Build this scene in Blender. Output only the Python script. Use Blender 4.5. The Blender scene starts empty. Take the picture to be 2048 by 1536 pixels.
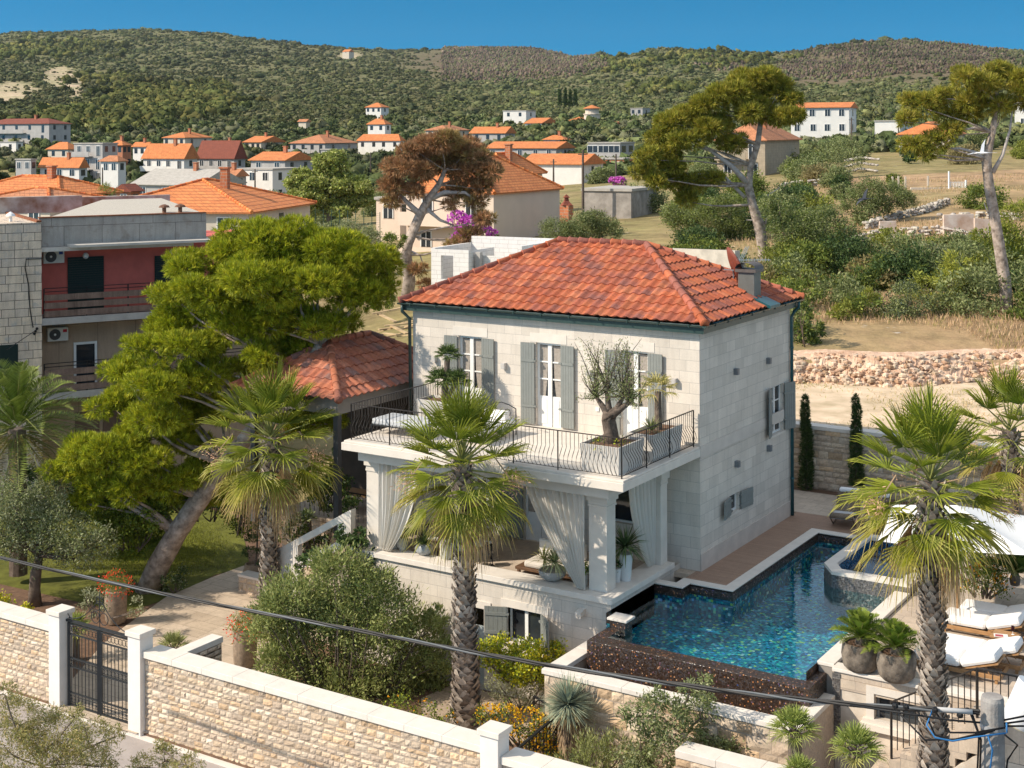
import bpy, bmesh, math, random
import numpy as np
from mathutils import Vector, Matrix
S = bpy.context.scene
COL = S.collection
R = random.Random(7)
RNG = np.random.default_rng(11)
PI = math.pi
rad = math.radians

# ------------------------------------------------------------------ camera
F = 2804.3; TH = .5682; YH = 265.5; RO = -.0044; H = 12.327
ct, st = math.cos(TH), math.sin(TH)
RV = (ct, st); DV = (-st, ct)
CX = -5.2302*ct + 39.3155*st; CY = -5.2302*st - 39.3155*ct
cam = bpy.data.cameras.new('camera'); camo = bpy.data.objects.new('camera', cam); COL.objects.link(camo)
camo.rotation_mode = 'QUATERNION'
M = Matrix(((RV[0], 0, -DV[0]), (RV[1], 0, -DV[1]), (0, 1, 0)))
camo.rotation_quaternion = (M @ Matrix.Rotation(RO, 3, 'Z')).to_quaternion()
camo.location = (CX, CY, H)
cam.sensor_width = 36; cam.lens = F/2048*36; cam.shift_y = -(768-YH)/2048
cam.clip_start = .5; cam.clip_end = 20000
S.camera = camo

# survey helpers: where a sight line of the photograph meets a level, a wall plane or a distance
def sight(u, v):
    a = u-1024; b = v-YH
    return (a+RO*b)/F, (b-RO*a)/F
def at_depth(u, v, d):
    l, w = sight(u, v); return Vector((CX+RV[0]*l*d+DV[0]*d, CY+RV[1]*l*d+DV[1]*d, H-w*d))
def at_level(u, v, z=0.):
    return at_depth(u, v, (H-z)/sight(u, v)[1])
def on_y(u, v, y):
    l, w = sight(u, v); return at_depth(u, v, (y-CY)/(RV[1]*l+DV[1]))
def on_x(u, v, x):
    l, w = sight(u, v); return at_depth(u, v, (x-CX)/(RV[0]*l+DV[0]))
def lat(t, d, z): return Vector((CX+RV[0]*t*d+DV[0]*d, CY+RV[1]*t*d+DV[1]*d, z))
def to_td(x, y):
    dx = x-CX; dy = y-CY; d = dx*DV[0]+dy*DV[1]
    return (dx*RV[0]+dy*RV[1])/d, d

# ------------------------------------------------------------------ light
SUN = Vector((.95, 1., -1.05)).normalized()
S.world = bpy.data.worlds.new('World'); S.world.use_nodes = True
nt = S.world.node_tree; nt.nodes.clear()
def N(nt, t, **k):
    n = nt.nodes.new(t)
    for a, b in k.items():
        if a in n.inputs: n.inputs[a].default_value = b
        else: setattr(n, a, b)
    return n
L = lambda nt, a, b: nt.links.new(a, b)
sky = N(nt, 'ShaderNodeTexSky', sky_type='NISHITA', sun_disc=False, altitude=600, air_density=1.0, dust_density=0., ozone_density=3)
sky.sun_elevation = math.asin(-SUN.z); sky.sun_rotation = math.atan2(-SUN.x, -SUN.y)
tc = N(nt, 'ShaderNodeTexCoord'); mp = N(nt, 'ShaderNodeMapping'); mp.inputs['Scale'].default_value = (1, 1, 2.2); mp.inputs['Location'].default_value = (0, 0, .22)
nn_ = N(nt, 'ShaderNodeVectorMath', operation='NORMALIZE')
hs = N(nt, 'ShaderNodeHueSaturation', Saturation=1.25, Hue=.480)
sz = nt.nodes.new('ShaderNodeSeparateXYZ'); mr = N(nt, 'ShaderNodeMapRange', interpolation_type='SMOOTHSTEP'); mr2 = N(nt, 'ShaderNodeMapRange', interpolation_type='SMOOTHSTEP')
for m_, (a_, b_, c_, d_) in ((mr, (.05, .40, 1.6, .36)), (mr2, (.10, .30, .50, 1.15))):
    for i_, v_ in enumerate((a_, b_, c_, d_)): m_.inputs[1+i_].default_value = v_
bg = N(nt, 'ShaderNodeBackground', Strength=.15); wo = N(nt, 'ShaderNodeOutputWorld')
L(nt, tc.outputs['Generated'], mp.inputs[0]); L(nt, tc.outputs['Generated'], sz.inputs[0]); L(nt, sz.outputs[2], mr.inputs[0]); L(nt, sz.outputs[2], mr2.inputs[0]); L(nt, mr.outputs[0], hs.inputs['Saturation']); L(nt, mr2.outputs[0], hs.inputs['Value']); L(nt, mp.outputs[0], nn_.inputs[0]); L(nt, nn_.outputs[0], sky.inputs[0]); L(nt, sky.outputs[0], hs.inputs['Color']); L(nt, hs.outputs[0], bg.inputs[0]); L(nt, bg.outputs[0], wo.inputs[0])
sl = bpy.data.lights.new('sun', 'SUN'); sl.energy = 2.92; sl.angle = rad(.53); sl.color = (1, .885, .73)
so = bpy.data.objects.new('sun', sl); COL.objects.link(so); so.rotation_mode = 'QUATERNION'; so.rotation_quaternion = SUN.to_track_quat('-Z', 'Y'); so.location = (-30, -40, 60)
vs = S.view_settings; vs.view_transform = 'Standard'; vs.look = 'None'; vs.exposure = 1.; vs.gamma = 1

# ------------------------------------------------------------------ materials
MATS = {}
def newmat(name):
    m = bpy.data.materials.new(name); m.use_nodes = True; MATS[name] = m
    nt = m.node_tree; return m, nt, nt.nodes['Principled BSDF'], nt.nodes['Material Output']
def ramp(nt, fac, stops):
    r = nt.nodes.new('ShaderNodeValToRGB'); e = r.color_ramp.elements
    while len(e) < len(stops): e.new(.5)
    for i, (p, c) in enumerate(stops): e[i].position = p; e[i].color = (*c, 1)
    L(nt, fac, r.inputs[0]); return r.outputs[0]
def mixc(nt, fac, a, b, mode='MIX'):
    n = nt.nodes.new('ShaderNodeMix'); n.data_type = 'RGBA'; n.blend_type = mode
    for s, v in ((n.inputs[0], fac), (n.inputs[6], a), (n.inputs[7], b)):
        if hasattr(v, 'is_linked'): L(nt, v, s)
        elif isinstance(v, (int, float)): s.default_value = v
        else: s.default_value = (*v, 1)
    return n.outputs[2]
def noise(nt, scale, detail=4, vec=None, rough=.6):
    n = N(nt, 'ShaderNodeTexNoise', Scale=scale, Detail=detail, Roughness=rough)
    if vec is None:
        g = nt.nodes.new('ShaderNodeTexCoord'); vec = g.outputs['Object']
    L(nt, vec, n.inputs['Vector']); return n.outputs[0]
def bump(nt, b, h, strength=.3, dist=.02):
    n = N(nt, 'ShaderNodeBump', Strength=strength, Distance=dist); L(nt, h, n.inputs['Height']); L(nt, n.outputs[0], b.inputs['Normal'])
def plain(name, c, rough=.75, var=.12, scale=4, bmp=0., metal=0., spec=.3, tint=None):
    if name in MATS: return MATS[name]
    m, nt, b, o = newmat(name)
    lo = tuple(x*(1-var) for x in c); hi = tuple(min(1, x*(1+var)) for x in c)
    if tint: lo = tint
    f = noise(nt, scale)
    L(nt, ramp(nt, f, [(.3, lo), (.7, hi)]), b.inputs['Base Color'])
    b.inputs['Roughness'].default_value = rough; b.inputs['Metallic'].default_value = metal; b.inputs['Specular IOR Level'].default_value = spec
    if bmp: bump(nt, b, noise(nt, scale*6), bmp, .02)
    return m
def attr(name, rough=.7, trans=0., var=.15, scale=8, spec=.25, bmp=0.):
    """colour from the mesh's own 'col' attribute (leaf, tile and stone colours)"""
    m, nt, b, o = newmat(name)
    a = N(nt, 'ShaderNodeAttribute', attribute_name='col')
    c = mixc(nt, 1., a.outputs['Color'], ramp(nt, noise(nt, scale), [(.3, (1-var,)*3), (.7, (1+var,)*3)]), 'MULTIPLY')
    L(nt, c, b.inputs['Base Color']); b.inputs['Roughness'].default_value = rough; b.inputs['Specular IOR Level'].default_value = spec
    if bmp: bump(nt, b, noise(nt, scale*4), bmp, .02)
    if trans:
        t = nt.nodes.new('ShaderNodeBsdfTranslucent'); L(nt, c, t.inputs[0]); mx = N(nt, 'ShaderNodeMixShader', Fac=trans)
        L(nt, b.outputs[0], mx.inputs[1]); L(nt, t.outputs[0], mx.inputs[2]); L(nt, mx.outputs[0], o.inputs[0])
    return m
def blocks(name, c1, c2, mortar, bw, bh, msize=.01, rough=.8, var=.08, bmp=.25, offset=.5, spec=.3, wob=0., stain=None, slope=False):
    """coursed blocks; u = x+y so it runs along walls that face either axis"""
    m, nt, b, o = newmat(name)
    tcn = nt.nodes.new('ShaderNodeTexCoord'); sp = nt.nodes.new('ShaderNodeSeparateXYZ'); L(nt, tcn.outputs['Object'], sp.inputs[0])
    ad = N(nt, 'ShaderNodeMath', operation='ADD'); L(nt, sp.outputs[0], ad.inputs[0]); L(nt, sp.outputs[1], ad.inputs[1])
    cb = nt.nodes.new('ShaderNodeCombineXYZ'); L(nt, ad.outputs[0], cb.inputs[0]); L(nt, sp.outputs[2], cb.inputs[1])
    vec = cb.outputs[0]
    if not slope:                                                   # level surfaces: lay the courses in plan
        g = nt.nodes.new('ShaderNodeNewGeometry'); s2 = nt.nodes.new('ShaderNodeSeparateXYZ'); L(nt, g.outputs['Normal'], s2.inputs[0]); gt = N(nt, 'ShaderNodeMath', operation='GREATER_THAN'); gt.inputs[1].default_value = .6; L(nt, s2.outputs[2], gt.inputs[0])
        vx = N(nt, 'ShaderNodeMix', data_type='VECTOR'); L(nt, gt.outputs[0], vx.inputs[0]); L(nt, vec, vx.inputs[4]); L(nt, tcn.outputs['Object'], vx.inputs[5]); vec = vx.outputs[1]
    if wob:
        nz = N(nt, 'ShaderNodeTexNoise', Scale=2.5); L(nt, tcn.outputs['Object'], nz.inputs['Vector'])
        vm = N(nt, 'ShaderNodeVectorMath', operation='MULTIPLY_ADD'); vm.inputs[1].default_value = (wob, wob, 0); L(nt, nz.outputs['Color'], vm.inputs[0]); L(nt, vec, vm.inputs[2]); vec = vm.outputs[0]
    br = N(nt, 'ShaderNodeTexBrick', Scale=1., offset=offset, squash=1.35, squash_frequency=3)
    br.inputs['Mortar Size'].default_value = msize; br.inputs['Mortar Smooth'].default_value = .2; br.inputs['Bias'].default_value = 0
    br.inputs['Brick Width'].default_value = bw; br.inputs['Row Height'].default_value = bh
    for k, c in (('Color1', c1), ('Color2', c2), ('Mortar', mortar)): br.inputs[k].default_value = (*c, 1)
    L(nt, vec, br.inputs['Vector'])
    c = mixc(nt, 1., br.outputs['Color'], ramp(nt, noise(nt, 1.3), [(.25, (1-var,)*3), (.75, (1+var,)*3)]), 'MULTIPLY')
    c = mixc(nt, 1., c, ramp(nt, noise(nt, 22), [(.3, (1-var*.7,)*3), (.7, (1+var*.5,)*3)]), 'MULTIPLY')
    mpn = nt.nodes.new('ShaderNodeMapping'); mpn.inputs['Scale'].default_value = (3.5, 3.5, .35); L(nt, tcn.outputs['Object'], mpn.inputs[0]); c = mixc(nt, 1., c, ramp(nt, noise(nt, 1.6, 6, mpn.outputs[0], .65), [(.30, (1-var*1.3,)*3), (.55, (1,)*3)]), 'MULTIPLY')
    if stain: c = mixc(nt, ramp(nt, noise(nt, 1.9, 6), [(.55, (0,)*3), (.75, (1,)*3)]), c, stain)
    L(nt, c, b.inputs['Base Color']); b.inputs['Roughness'].default_value = rough; b.inputs['Specular IOR Level'].default_value = spec
    if bmp:
        iv = N(nt, 'ShaderNodeMath', operation='MULTIPLY_ADD'); iv.inputs[1].default_value = -1.; L(nt, br.outputs['Fac'], iv.inputs[0])
        L(nt, noise(nt, 30), iv.inputs[2]); bump(nt, b, iv.outputs[0], bmp, .015)
    return m
def glassmat(name, c=(.02, .025, .03), rough=.05):
    m, nt, b, o = newmat(name)
    L(nt, ramp(nt, noise(nt, 1.2), [(.3, tuple(x*.6 for x in c)), (.7, tuple(x*1.6 for x in c))]), b.inputs['Base Color'])
    b.inputs['Roughness'].default_value = rough; b.inputs['Specular IOR Level'].default_value = .6; return m

# ------------------------------------------------------------------ meshes
def link(o, parent=None, label=None, cat=None, group=None, kind=None):
    COL.objects.link(o)
    if parent is not None: o.parent = parent
    if label: o['label'] = label
    if cat: o['category'] = cat
    if group: o['group'] = group
    if kind: o['kind'] = kind
    return o
def thing(name, label, cat, loc=(0, 0, 0), rz=0., group=None, parent=None):
    o = bpy.data.objects.new(name, None); o.location = loc; o.rotation_euler = (0, 0, rz); o.empty_display_size = .3
    return link(o, None, label, cat, group, 'thing')
def npobj(name, V, Fc, mat, parent=None, col=None, smooth=False, **kw):
    V = np.asarray(V, np.float32).reshape(-1, 3); Fc = np.asarray(Fc, np.int32); k = Fc.shape[1]
    me = bpy.data.meshes.new(name); me.vertices.add(len(V)); me.vertices.foreach_set('co', V.ravel())
    me.loops.add(Fc.size); me.loops.foreach_set('vertex_index', Fc.ravel()); me.polygons.add(len(Fc))
    me.polygons.foreach_set('loop_start', np.arange(0, Fc.size, k, dtype=np.int32))
    if smooth: me.polygons.foreach_set('use_smooth', np.ones(len(Fc), bool))
    me.update(calc_edges=True)
    if col is not None: setcol(me, col)
    me.materials.append(mat); return link(bpy.data.objects.new(name, me), parent, **kw)
def setcol(me, col):
    a = me.attributes.new('col', 'FLOAT_COLOR', 'FACE'); c = np.ones((len(me.polygons), 4), np.float32); c[:, :3] = np.clip(col, 0, 1); a.data.foreach_set('color', c.ravel())
class MB:
    """collects shapes and links them as ONE mesh object"""
    def __init__(s): s.v = []; s.f = []; s.c = []; s.cc = (1, 1, 1); s.X = None
    def add(s, vs, fs):
        n = len(s.v)
        if s.X is not None: vs = [tuple(s.X @ Vector(p)) for p in vs]
        s.v += [tuple(p) for p in vs]; s.f += [tuple(i+n for i in f) for f in fs]; s.c += [s.cc]*len(fs); return s
    def quad(s, a, b, c, d): return s.add([a, b, c, d], [(0, 1, 2, 3)])
    def poly(s, pts): return s.add(pts, [tuple(range(len(pts)))])
    def box(s, x0, x1, y0, y1, z0, z1, j=0.):
        v = [(x, y, z) for z in (z0, z1) for y in (y0, y1) for x in (x0, x1)]
        if j: v = [tuple(c+R.uniform(-j, j) for c in p) for p in v]
        return s.add(v, [(0, 2, 3, 1), (4, 5, 7, 6), (0, 1, 5, 4), (2, 6, 7, 3), (0, 4, 6, 2), (1, 3, 7, 5)])
    def prism(s, pts, z0, z1):
        n = len(pts); v = [(p[0], p[1], z0) for p in pts]+[(p[0], p[1], z1) for p in pts]
        return s.add(v, [tuple(range(n))[::-1], tuple(range(n, 2*n))]+[(i, (i+1) % n, n+(i+1) % n, n+i) for i in range(n)])
    def extr(s, pts, d):
        n = len(pts); d = Vector(d); v = [Vector(p) for p in pts]; v += [p+d for p in v]
        return s.add(v, [tuple(range(n))[::-1], tuple(range(n, 2*n))]+[(i, (i+1) % n, n+(i+1) % n, n+i) for i in range(n)])
    def tube(s, pts, rr, n=6, cap=True, j=0.):
        pts = [Vector(p) for p in pts]; k = len(pts)
        if not hasattr(rr, '__len__'): rr = [rr]*k
        v = []; up = Vector((.13, .21, .97))
        for i, p in enumerate(pts):
            t = (pts[min(i+1, k-1)]-pts[max(i-1, 0)]).normalized(); a = t.cross(up)
            if a.length < .1: a = t.cross(Vector((1, .1, 0)))
            a.normalize(); b = t.cross(a)
            for q in range(n):
                an = 2*PI*q/n; r = rr[i]*(1+R.uniform(-j, j)); v.append(p+a*math.cos(an)*r+b*math.sin(an)*r)
        f = [(i*n+q, i*n+(q+1) % n, (i+1)*n+(q+1) % n, (i+1)*n+q) for i in range(k-1) for q in range(n)]
        if cap: f += [tuple(range(n))[::-1], tuple(range((k-1)*n, k*n))]
        return s.add(v, f)
    def bar(s, a, b, w=.03, h=None):
        a = Vector(a); b = Vector(b); h = h or w; t = (b-a).normalized(); x = t.cross(Vector((0, 0, 1)))
        if x.length < .05: x = Vector((ct, st, 0))
        x.normalize(); y = x.cross(t); v = [p+x*i*w/2+y*q*h/2 for p in (a, b) for i, q in ((-1, -1), (1, -1), (1, 1), (-1, 1))]
        return s.add(v, [(3, 2, 1, 0), (4, 5, 6, 7)]+[(i, (i+1) % 4, 4+(i+1) % 4, 4+i) for i in range(4)])
    def lathe(s, c, prof, n=20, j=0.):
        c = Vector(c); k = len(prof); v = []
        for r, z in prof:
            for q in range(n):
                an = 2*PI*q/n; rr = r*(1+R.uniform(-j, j)); v.append((c.x+rr*math.cos(an), c.y+rr*math.sin(an), c.z+z))
        f = [(i*n+q, i*n+(q+1) % n, (i+1)*n+(q+1) % n, (i+1)*n+q) for i in range(k-1) for q in range(n)]
        f += [tuple(range(n))[::-1], tuple(range((k-1)*n, k*n))]
        return s.add(v, f)
    def blob(s, c, r, n=8, m=6, j=.08):
        c = Vector(c); rx, ry, rz = r if hasattr(r, '__len__') else (r, r, r); v = []
        for i in range(m+1):
            ph = PI*i/m-PI/2
            for q in range(n):
                an = 2*PI*q/n; k = 1+R.uniform(-j, j); v.append((c.x+rx*k*math.cos(ph)*math.cos(an), c.y+ry*k*math.cos(ph)*math.sin(an), c.z+rz*k*math.sin(ph)))
        return s.add(v, [(i*n+q, i*n+(q+1) % n, (i+1)*n+(q+1) % n, (i+1)*n+q) for i in range(m) for q in range(n)])
    def build(s, name, mat, parent=None, smooth=False, bevel=0., colored=False, **kw):
        me = bpy.data.meshes.new(name); me.from_pydata([tuple(p) for p in s.v], [], s.f); me.update()
        if smooth: me.polygons.foreach_set('use_smooth', [True]*len(me.polygons))
        me.materials.append(mat)
        if colored: setcol(me, np.array(s.c, np.float32))
        o = link(bpy.data.objects.new(name, me), parent, **kw)
        if bevel:
            b = o.modifiers.new('edge', 'BEVEL'); b.width = bevel; b.segments = 2; b.limit_method = 'ANGLE'; b.angle_limit = rad(40)
        return o
def copy_tree(o, parent=None):
    c = o.copy(); COL.objects.link(c)
    if parent: c.parent = parent
    for ch in list(o.children): copy_tree(ch, c)
    return c
def place(o, loc, rz=0., sc=1., label=None):
    o.location = loc; o.rotation_euler = (0, 0, rz); o.scale = (sc,)*3 if not hasattr(sc, '__len__') else sc
    if label: o['label'] = label
    return o

def wall_grid(mb, axis, c, u0, u1, z0, z1, holes, depth, out):
    """a wall plane at axis=c with rectangular openings (ua,ub,za,zb) and their reveals; out=+1/-1 is the side it faces"""
    us = sorted({u0, u1, *[h[0] for h in holes], *[h[1] for h in holes]}); zs = sorted({z0, z1, *[h[2] for h in holes], *[h[3] for h in holes]})
    P = lambda u, z, k=0.: (u, c-out*k, z) if axis == 'y' else (c-out*k, u, z)
    for a, b in zip(us, us[1:]):
        for p, q in zip(zs, zs[1:]):
            if not any(h[0] <= a and b <= h[1] and h[2] <= p and q <= h[3] for h in holes): mb.quad(P(a, p), P(b, p), P(b, q), P(a, q))
    for a, b, p, q in holes:
        for (m, n) in (((a, p), (b, p)), ((b, p), (b, q)), ((b, q), (a, q)), ((a, q), (a, p))):
            mb.quad(P(*m), P(*n), P(*n, depth), P(*m, depth))
def tiled_slope(mb, O, e, s, polygon, tw=.32, tl=.42, seg=7, pal=None, lift=.04, amp=.05):
    """barrel tiles laid on the plane (O, e along the eave, s up the slope), clipped to a convex polygon in (e,s) metres"""
    O = Vector(O); e = Vector(e).normalized(); s = Vector(s).normalized(); n = e.cross(s).normalized()
    bm = bmesh.new(); cl = bm.faces.layers.float_vector.new('tc')
    xs = [p[0] for p in polygon]; ys = [p[1] for p in polygon]
    for i in range(math.floor(min(ys)/tl), math.ceil(max(ys)/tl)):
        for q in range(math.floor(min(xs)/tw), math.ceil(max(xs)/tw)):
            c = R.choice(pal); k = R.uniform(.85, 1.15); c2 = R.choice(pal)
            rows = []
            for (yy, dz) in ((i*tl, lift), ((i+.5)*tl, lift*.55), ((i+1)*tl+.03, 0.)):
                row = []
                for g in range(seg+1):
                    x = g/seg; h = amp*math.sin(PI*min(x/.66, 1.)) if x < .66 else -amp*.12*math.sin(PI*(x-.66)/.34)
                    row.append(bm.verts.new(O+e*((q+x)*tw)+s*yy+n*(dz+h)))
                rows.append(row)
            lip = [bm.verts.new(v.co-n*(lift*1.0)) for v in rows[0]]
            rows.insert(0, lip)
            for r, (A, B) in enumerate(zip(rows, rows[1:])):
                for g in range(seg):
                    f = bm.faces.new((A[g], A[g+1], B[g+1], B[g])); f.smooth = r > 0
                    f[cl] = Vector(c)*k if r < 2 else (Vector(c)*.55+Vector(c2)*.45)*k
    m = len(polygon)
    area = sum(polygon[i][0]*polygon[(i+1) % m][1]-polygon[(i+1) % m][0]*polygon[i][1] for i in range(m))
    for i in range(m):
        a = polygon[i]; b = polygon[(i+1) % m]; d = (b[0]-a[0], b[1]-a[1]); nn = (d[1], -d[0]) if area > 0 else (-d[1], d[0])
        bmesh.ops.bisect_plane(bm, geom=bm.verts[:]+bm.edges[:]+bm.faces[:], plane_co=O+e*a[0]+s*a[1], plane_no=(e*nn[0]+s*nn[1]).normalized(), clear_outer=True)
    bm.verts.index_update(); nb = len(mb.v)
    mb.v += [tuple(v.co) for v in bm.verts]
    for f in bm.faces: mb.f.append(tuple(v.index+nb for v in f.verts)); mb.c.append(tuple(f[cl]))
    bm.free()
def ridge_caps(mb, a, b, r=.12, ln=.42, pal=None, lift=.03):
    a = Vector(a); b = Vector(b); n = max(1, round((b-a).length/ln)); d = (b-a)/n; up = Vector((0, 0, lift))
    for i in range(n):
        mb.cc = tuple(Vector(R.choice(pal))*R.uniform(.85, 1.15)); p = a+d*i+up
        mb.tube([p-d*.06, p+d*.02, p+d*.06, p+d*1.02], [r*1.12, r*1.16, r*1.0, r*.86], 10)

# ------------------------------------------------------------------ leaves
def tint(c, lo=.75, hi=1.2): k = R.uniform(lo, hi); return tuple(x*k*R.uniform(.97, 1.03) for x in c)
def unit(a): return a/np.maximum(np.linalg.norm(a, axis=-1, keepdims=True), 1e-9)
def rdir(n): return unit(RNG.normal(size=(n, 3)))
LEAFK = 1.55
class LEAF:
    def __init__(s): s.V = []; s.C = []
    def add(s, c, a, b, col):
        """rhombic leaves: base c, length vector a, half-width vector b"""
        s.V.append(np.stack([c, c+a*.45+b, c+a, c+a*.45-b], 1)); s.C.append(np.broadcast_to(col, c.shape)); return s
    def build(s, name, mat, parent=None, **kw):
        V = np.concatenate(s.V); n = len(V); return npobj(name, V.reshape(-1, 3), np.arange(4*n).reshape(n, 4), mat, parent, np.concatenate(s.C)*LEAFK, **kw)
def shell(n, c, r, lo=.8, hi=1.05, up=0.):
    d = rdir(n)
    if up: d[:, 2] += up; d = unit(d)
    return np.asarray(c)+d*np.asarray(r)*RNG.uniform(lo, hi, (n, 1)), d
def puff_leaves(lf, c, r, n, ln, wd, cols, clusters=14, spread=.33, droop=0., lo=.55, hi=1.02, outw=.6, cvar=.18):
    """broad-leaf foliage: leaves gathered in twig clusters over an ellipsoid"""
    r = np.asarray(r, float)*np.ones(3)
    cc, cd = shell(clusters, c, r, lo, hi, .15); k = RNG.integers(0, clusters, n)
    p = cc[k]+RNG.normal(size=(n, 3))*r*spread*.6
    a = unit(cd[k]*outw+rdir(n)*.9+np.array([0, 0, -droop])); b = unit(np.cross(a, rdir(n)))
    cols = np.asarray(cols, float); tone = RNG.uniform(1-cvar, 1+cvar, (clusters, 1))
    col = cols[RNG.integers(0, len(cols), n)]*tone[k]*RNG.uniform(.8, 1.2, (n, 1))
    l = ln*RNG.uniform(.6, 1.25, (n, 1)); lf.add(p, a*l, b*wd*RNG.uniform(.7, 1.2, (n, 1)), col)
def puff_needles(lf, c, r, n, ln, wd, cols, nd=9, lo=.72, hi=1.05, up=.35):
    """pine foliage: sprays of needles standing out of an ellipsoid"""
    r = np.asarray(r, float)*np.ones(3); p, d = shell(n, c, r, lo, hi, .1)
    ax = unit(d/r*r.mean()+np.array([0, 0, up])+rdir(n)*.35); cols = np.asarray(cols, float)
    tone = RNG.uniform(.75, 1.25, (n, 1)); bc = cols[RNG.integers(0, len(cols), n)]*tone
    for i in range(nd):
        a = unit(ax+rdir(n)*.62); b = unit(np.cross(a, rdir(n)))
        lf.add(p+ax*ln*.25*RNG.uniform(-1, 1, (n, 1)), a*ln*RNG.uniform(.7, 1.2, (n, 1)), b*wd, bc*RNG.uniform(.8, 1.2, (n, 1)))
# ------------------------------------------------------------------ shared materials
LIME = blocks('limestone_blocks', (.68, .61, .53), (.58, .52, .45), (.42, .38, .34), .62, .31, .006, var=.08, bmp=.25)
PLAINLIME = plain('plain_limestone', (.66, .60, .53), .7, .07, 2.5, .08)
COPE = plain('pale_coping', (.70, .64, .57), .7, .07, 3, .08)
TRAV = blocks('travertine_paving', (.56, .46, .36), (.48, .39, .31), (.36, .30, .25), .62, .41, .008, var=.14, bmp=.1)
GREY = plain('shutter_paint', (.22, .23, .215), .55, .06, 6)
HINGE = plain('black_iron', (.012, .012, .013), .5, .2, 20)
GUT = plain('green_metal', (.028, .055, .05), .38, .2, 6, spec=.5)
PIPE = plain('teal_pipe', (.012, .085, .10), .35, .1, 6, spec=.5)
WHITE = plain('white_paint', (.78, .77, .74), .45, .04, 5)
GLASS = glassmat('window_glass')
CURT, nt, b, o = newmat('white_voile'); b.inputs['Base Color'].default_value = (.76, .73, .68, 1); b.inputs['Roughness'].default_value = .95
tl_ = N(nt, 'ShaderNodeBsdfTranslucent', Color=(.8, .77, .7, 1)); mx_ = N(nt, 'ShaderNodeMixShader', Fac=.35); L(nt, b.outputs[0], mx_.inputs[1]); L(nt, tl_.outputs[0], mx_.inputs[2]); L(nt, mx_.outputs[0], o.inputs[0])
TILE = attr('clay_tile', .72, var=.22, scale=14, bmp=.15)
STONE = attr('rubble_stone', .85, var=.2, scale=16, bmp=.45)
WOOD = blocks('deck_boards', (.40, .26, .18), (.34, .215, .15), (.10, .065, .05), 2.2, .1, .006, .6)
TEAK = plain('teak', (.36, .20, .09), .55, .2, 9)
CUSH = plain('white_cushion', (.82, .80, .78), .9, .03, 5)
GREYPL = plain('planter_concrete', (.55, .52, .48), .85, .08, 4, .1)
IRON = plain('bronze_iron', (.035, .028, .024), .5, .2, 15)
PALT = [(.42, .115, .05), (.45, .135, .062), (.38, .10, .048), (.29, .095, .062), (.25, .095, .072), (.35, .10, .055), (.43, .145, .072), (.32, .10, .064), (.40, .12, .056)]
PALR = [(.36, .12, .08), (.30, .11, .08), (.42, .13, .08)]
ORANGE = [(.66, .21, .06), (.62, .18, .05), (.70, .25, .08), (.55, .15, .05)]
LEAFM = attr('leaf', .6, .28, var=.12, scale=3)
PALMM = attr('palm_frond', .5, .24, var=.1, scale=6, spec=.22)
BARK = plain('bark', (.15, .115, .09), .9, .35, 5, .8)
BARKP = plain('pine_bark', (.38, .31, .26), .9, .4, 4, .9, tint=(.15, .115, .09))
PALMB = attr('palm_bark', .9, var=.25, scale=10, bmp=.5)
SOIL = plain('soil', (.16, .095, .06), .95, .3, 6, .5)

# ------------------------------------------------------------------ villa
LX = 9.98; LY = 6.83; OV = .30; ZE = 6.93; TZ = 3.5
villa = thing('villa', 'two storey pale limestone villa with red hipped tile roof and balcony over a porch', 'house')
D_UP = [(-7.78, 'd'), (-4.95, 'd'), (-2.05, 'd')]                     # balcony french doors (centre x)
W = .88
holes = [(x-W/2, x+W/2, TZ, 6.02) for x, _ in D_UP]
lowd = [(-7.2, .0, 2.35, .95), (-5.35, .0, 2.35, .95)]; loww = (-2.42, 1.0, 2.05, .85)
holes += [(x-w/2, x+w/2, a, b) for x, a, b, w in lowd]+[(loww[0]-.43, loww[0]+.43, 1.0, 2.05)]
mb = MB(); wall_grid(mb, 'y', 0, -LX, 0, -.35, ZE-.1, holes, .2, -1)
sideh = [(5.17, 6.22, 2.84, 4.34), (2.02, 2.72, 1.13, 1.66)]
wall_grid(mb, 'x', 0, 0, LY, -.05, ZE-.1, sideh, .2, 1)
mb.quad((-LX, 0, -3), (-LX, LY, -3), (-LX, LY, ZE-.1), (-LX, 0, ZE-.1)); mb.quad((0, LY, -.3), (-LX, LY, -.3), (-LX, LY, ZE-.1), (0, LY, ZE-.1))
mb.build('wall', LIME, villa)
mb = MB(); mb.box(-.018, .03, -.02, LY+.02, 3.16, 3.5); mb.build('string_course', plain('band_stone', (.57, .51, .45), .75, .08, 2), villa)
mb = MB(); mb.box(-.01, .03, -.0, LY+.02, -.06, .48); mb.build('plinth', plain('plinth_stone', (.56, .49, .43), .75, .1, 2), villa)
# roof
sl_ = Vector((0, 1, .487)).normalized(); hw = LY/2+OV; zr = ZE+.05+hw*.487; L2 = LX+2*OV; slen = hw/sl_.y
mb = MB()
o1 = Vector((-LX-OV, -OV, ZE+.05)); o2 = Vector((OV, -OV, ZE+.05)); o3 = Vector((OV, LY+OV, ZE+.05)); o4 = Vector((-LX-OV, LY+OV, ZE+.05))
trap = [(0, 0), (L2, 0), (L2-hw, slen), (hw, slen)]; tri = [(0, 0), (2*hw, 0), (hw, slen)]
tiled_slope(mb, o1, (1, 0, 0), (0, 1, .487), trap, pal=PALT); tiled_slope(mb, o2, (0, 1, 0), (-1, 0, .487), tri, pal=PALT)
tiled_slope(mb, o3, (-1, 0, 0), (0, -1, .487), trap, seg=4, pal=PALT); tiled_slope(mb, o4, (0, -1, 0), (1, 0, .487), tri, seg=4, pal=PALT)
roof = mb.build('roof', TILE, villa, colored=True)
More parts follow.
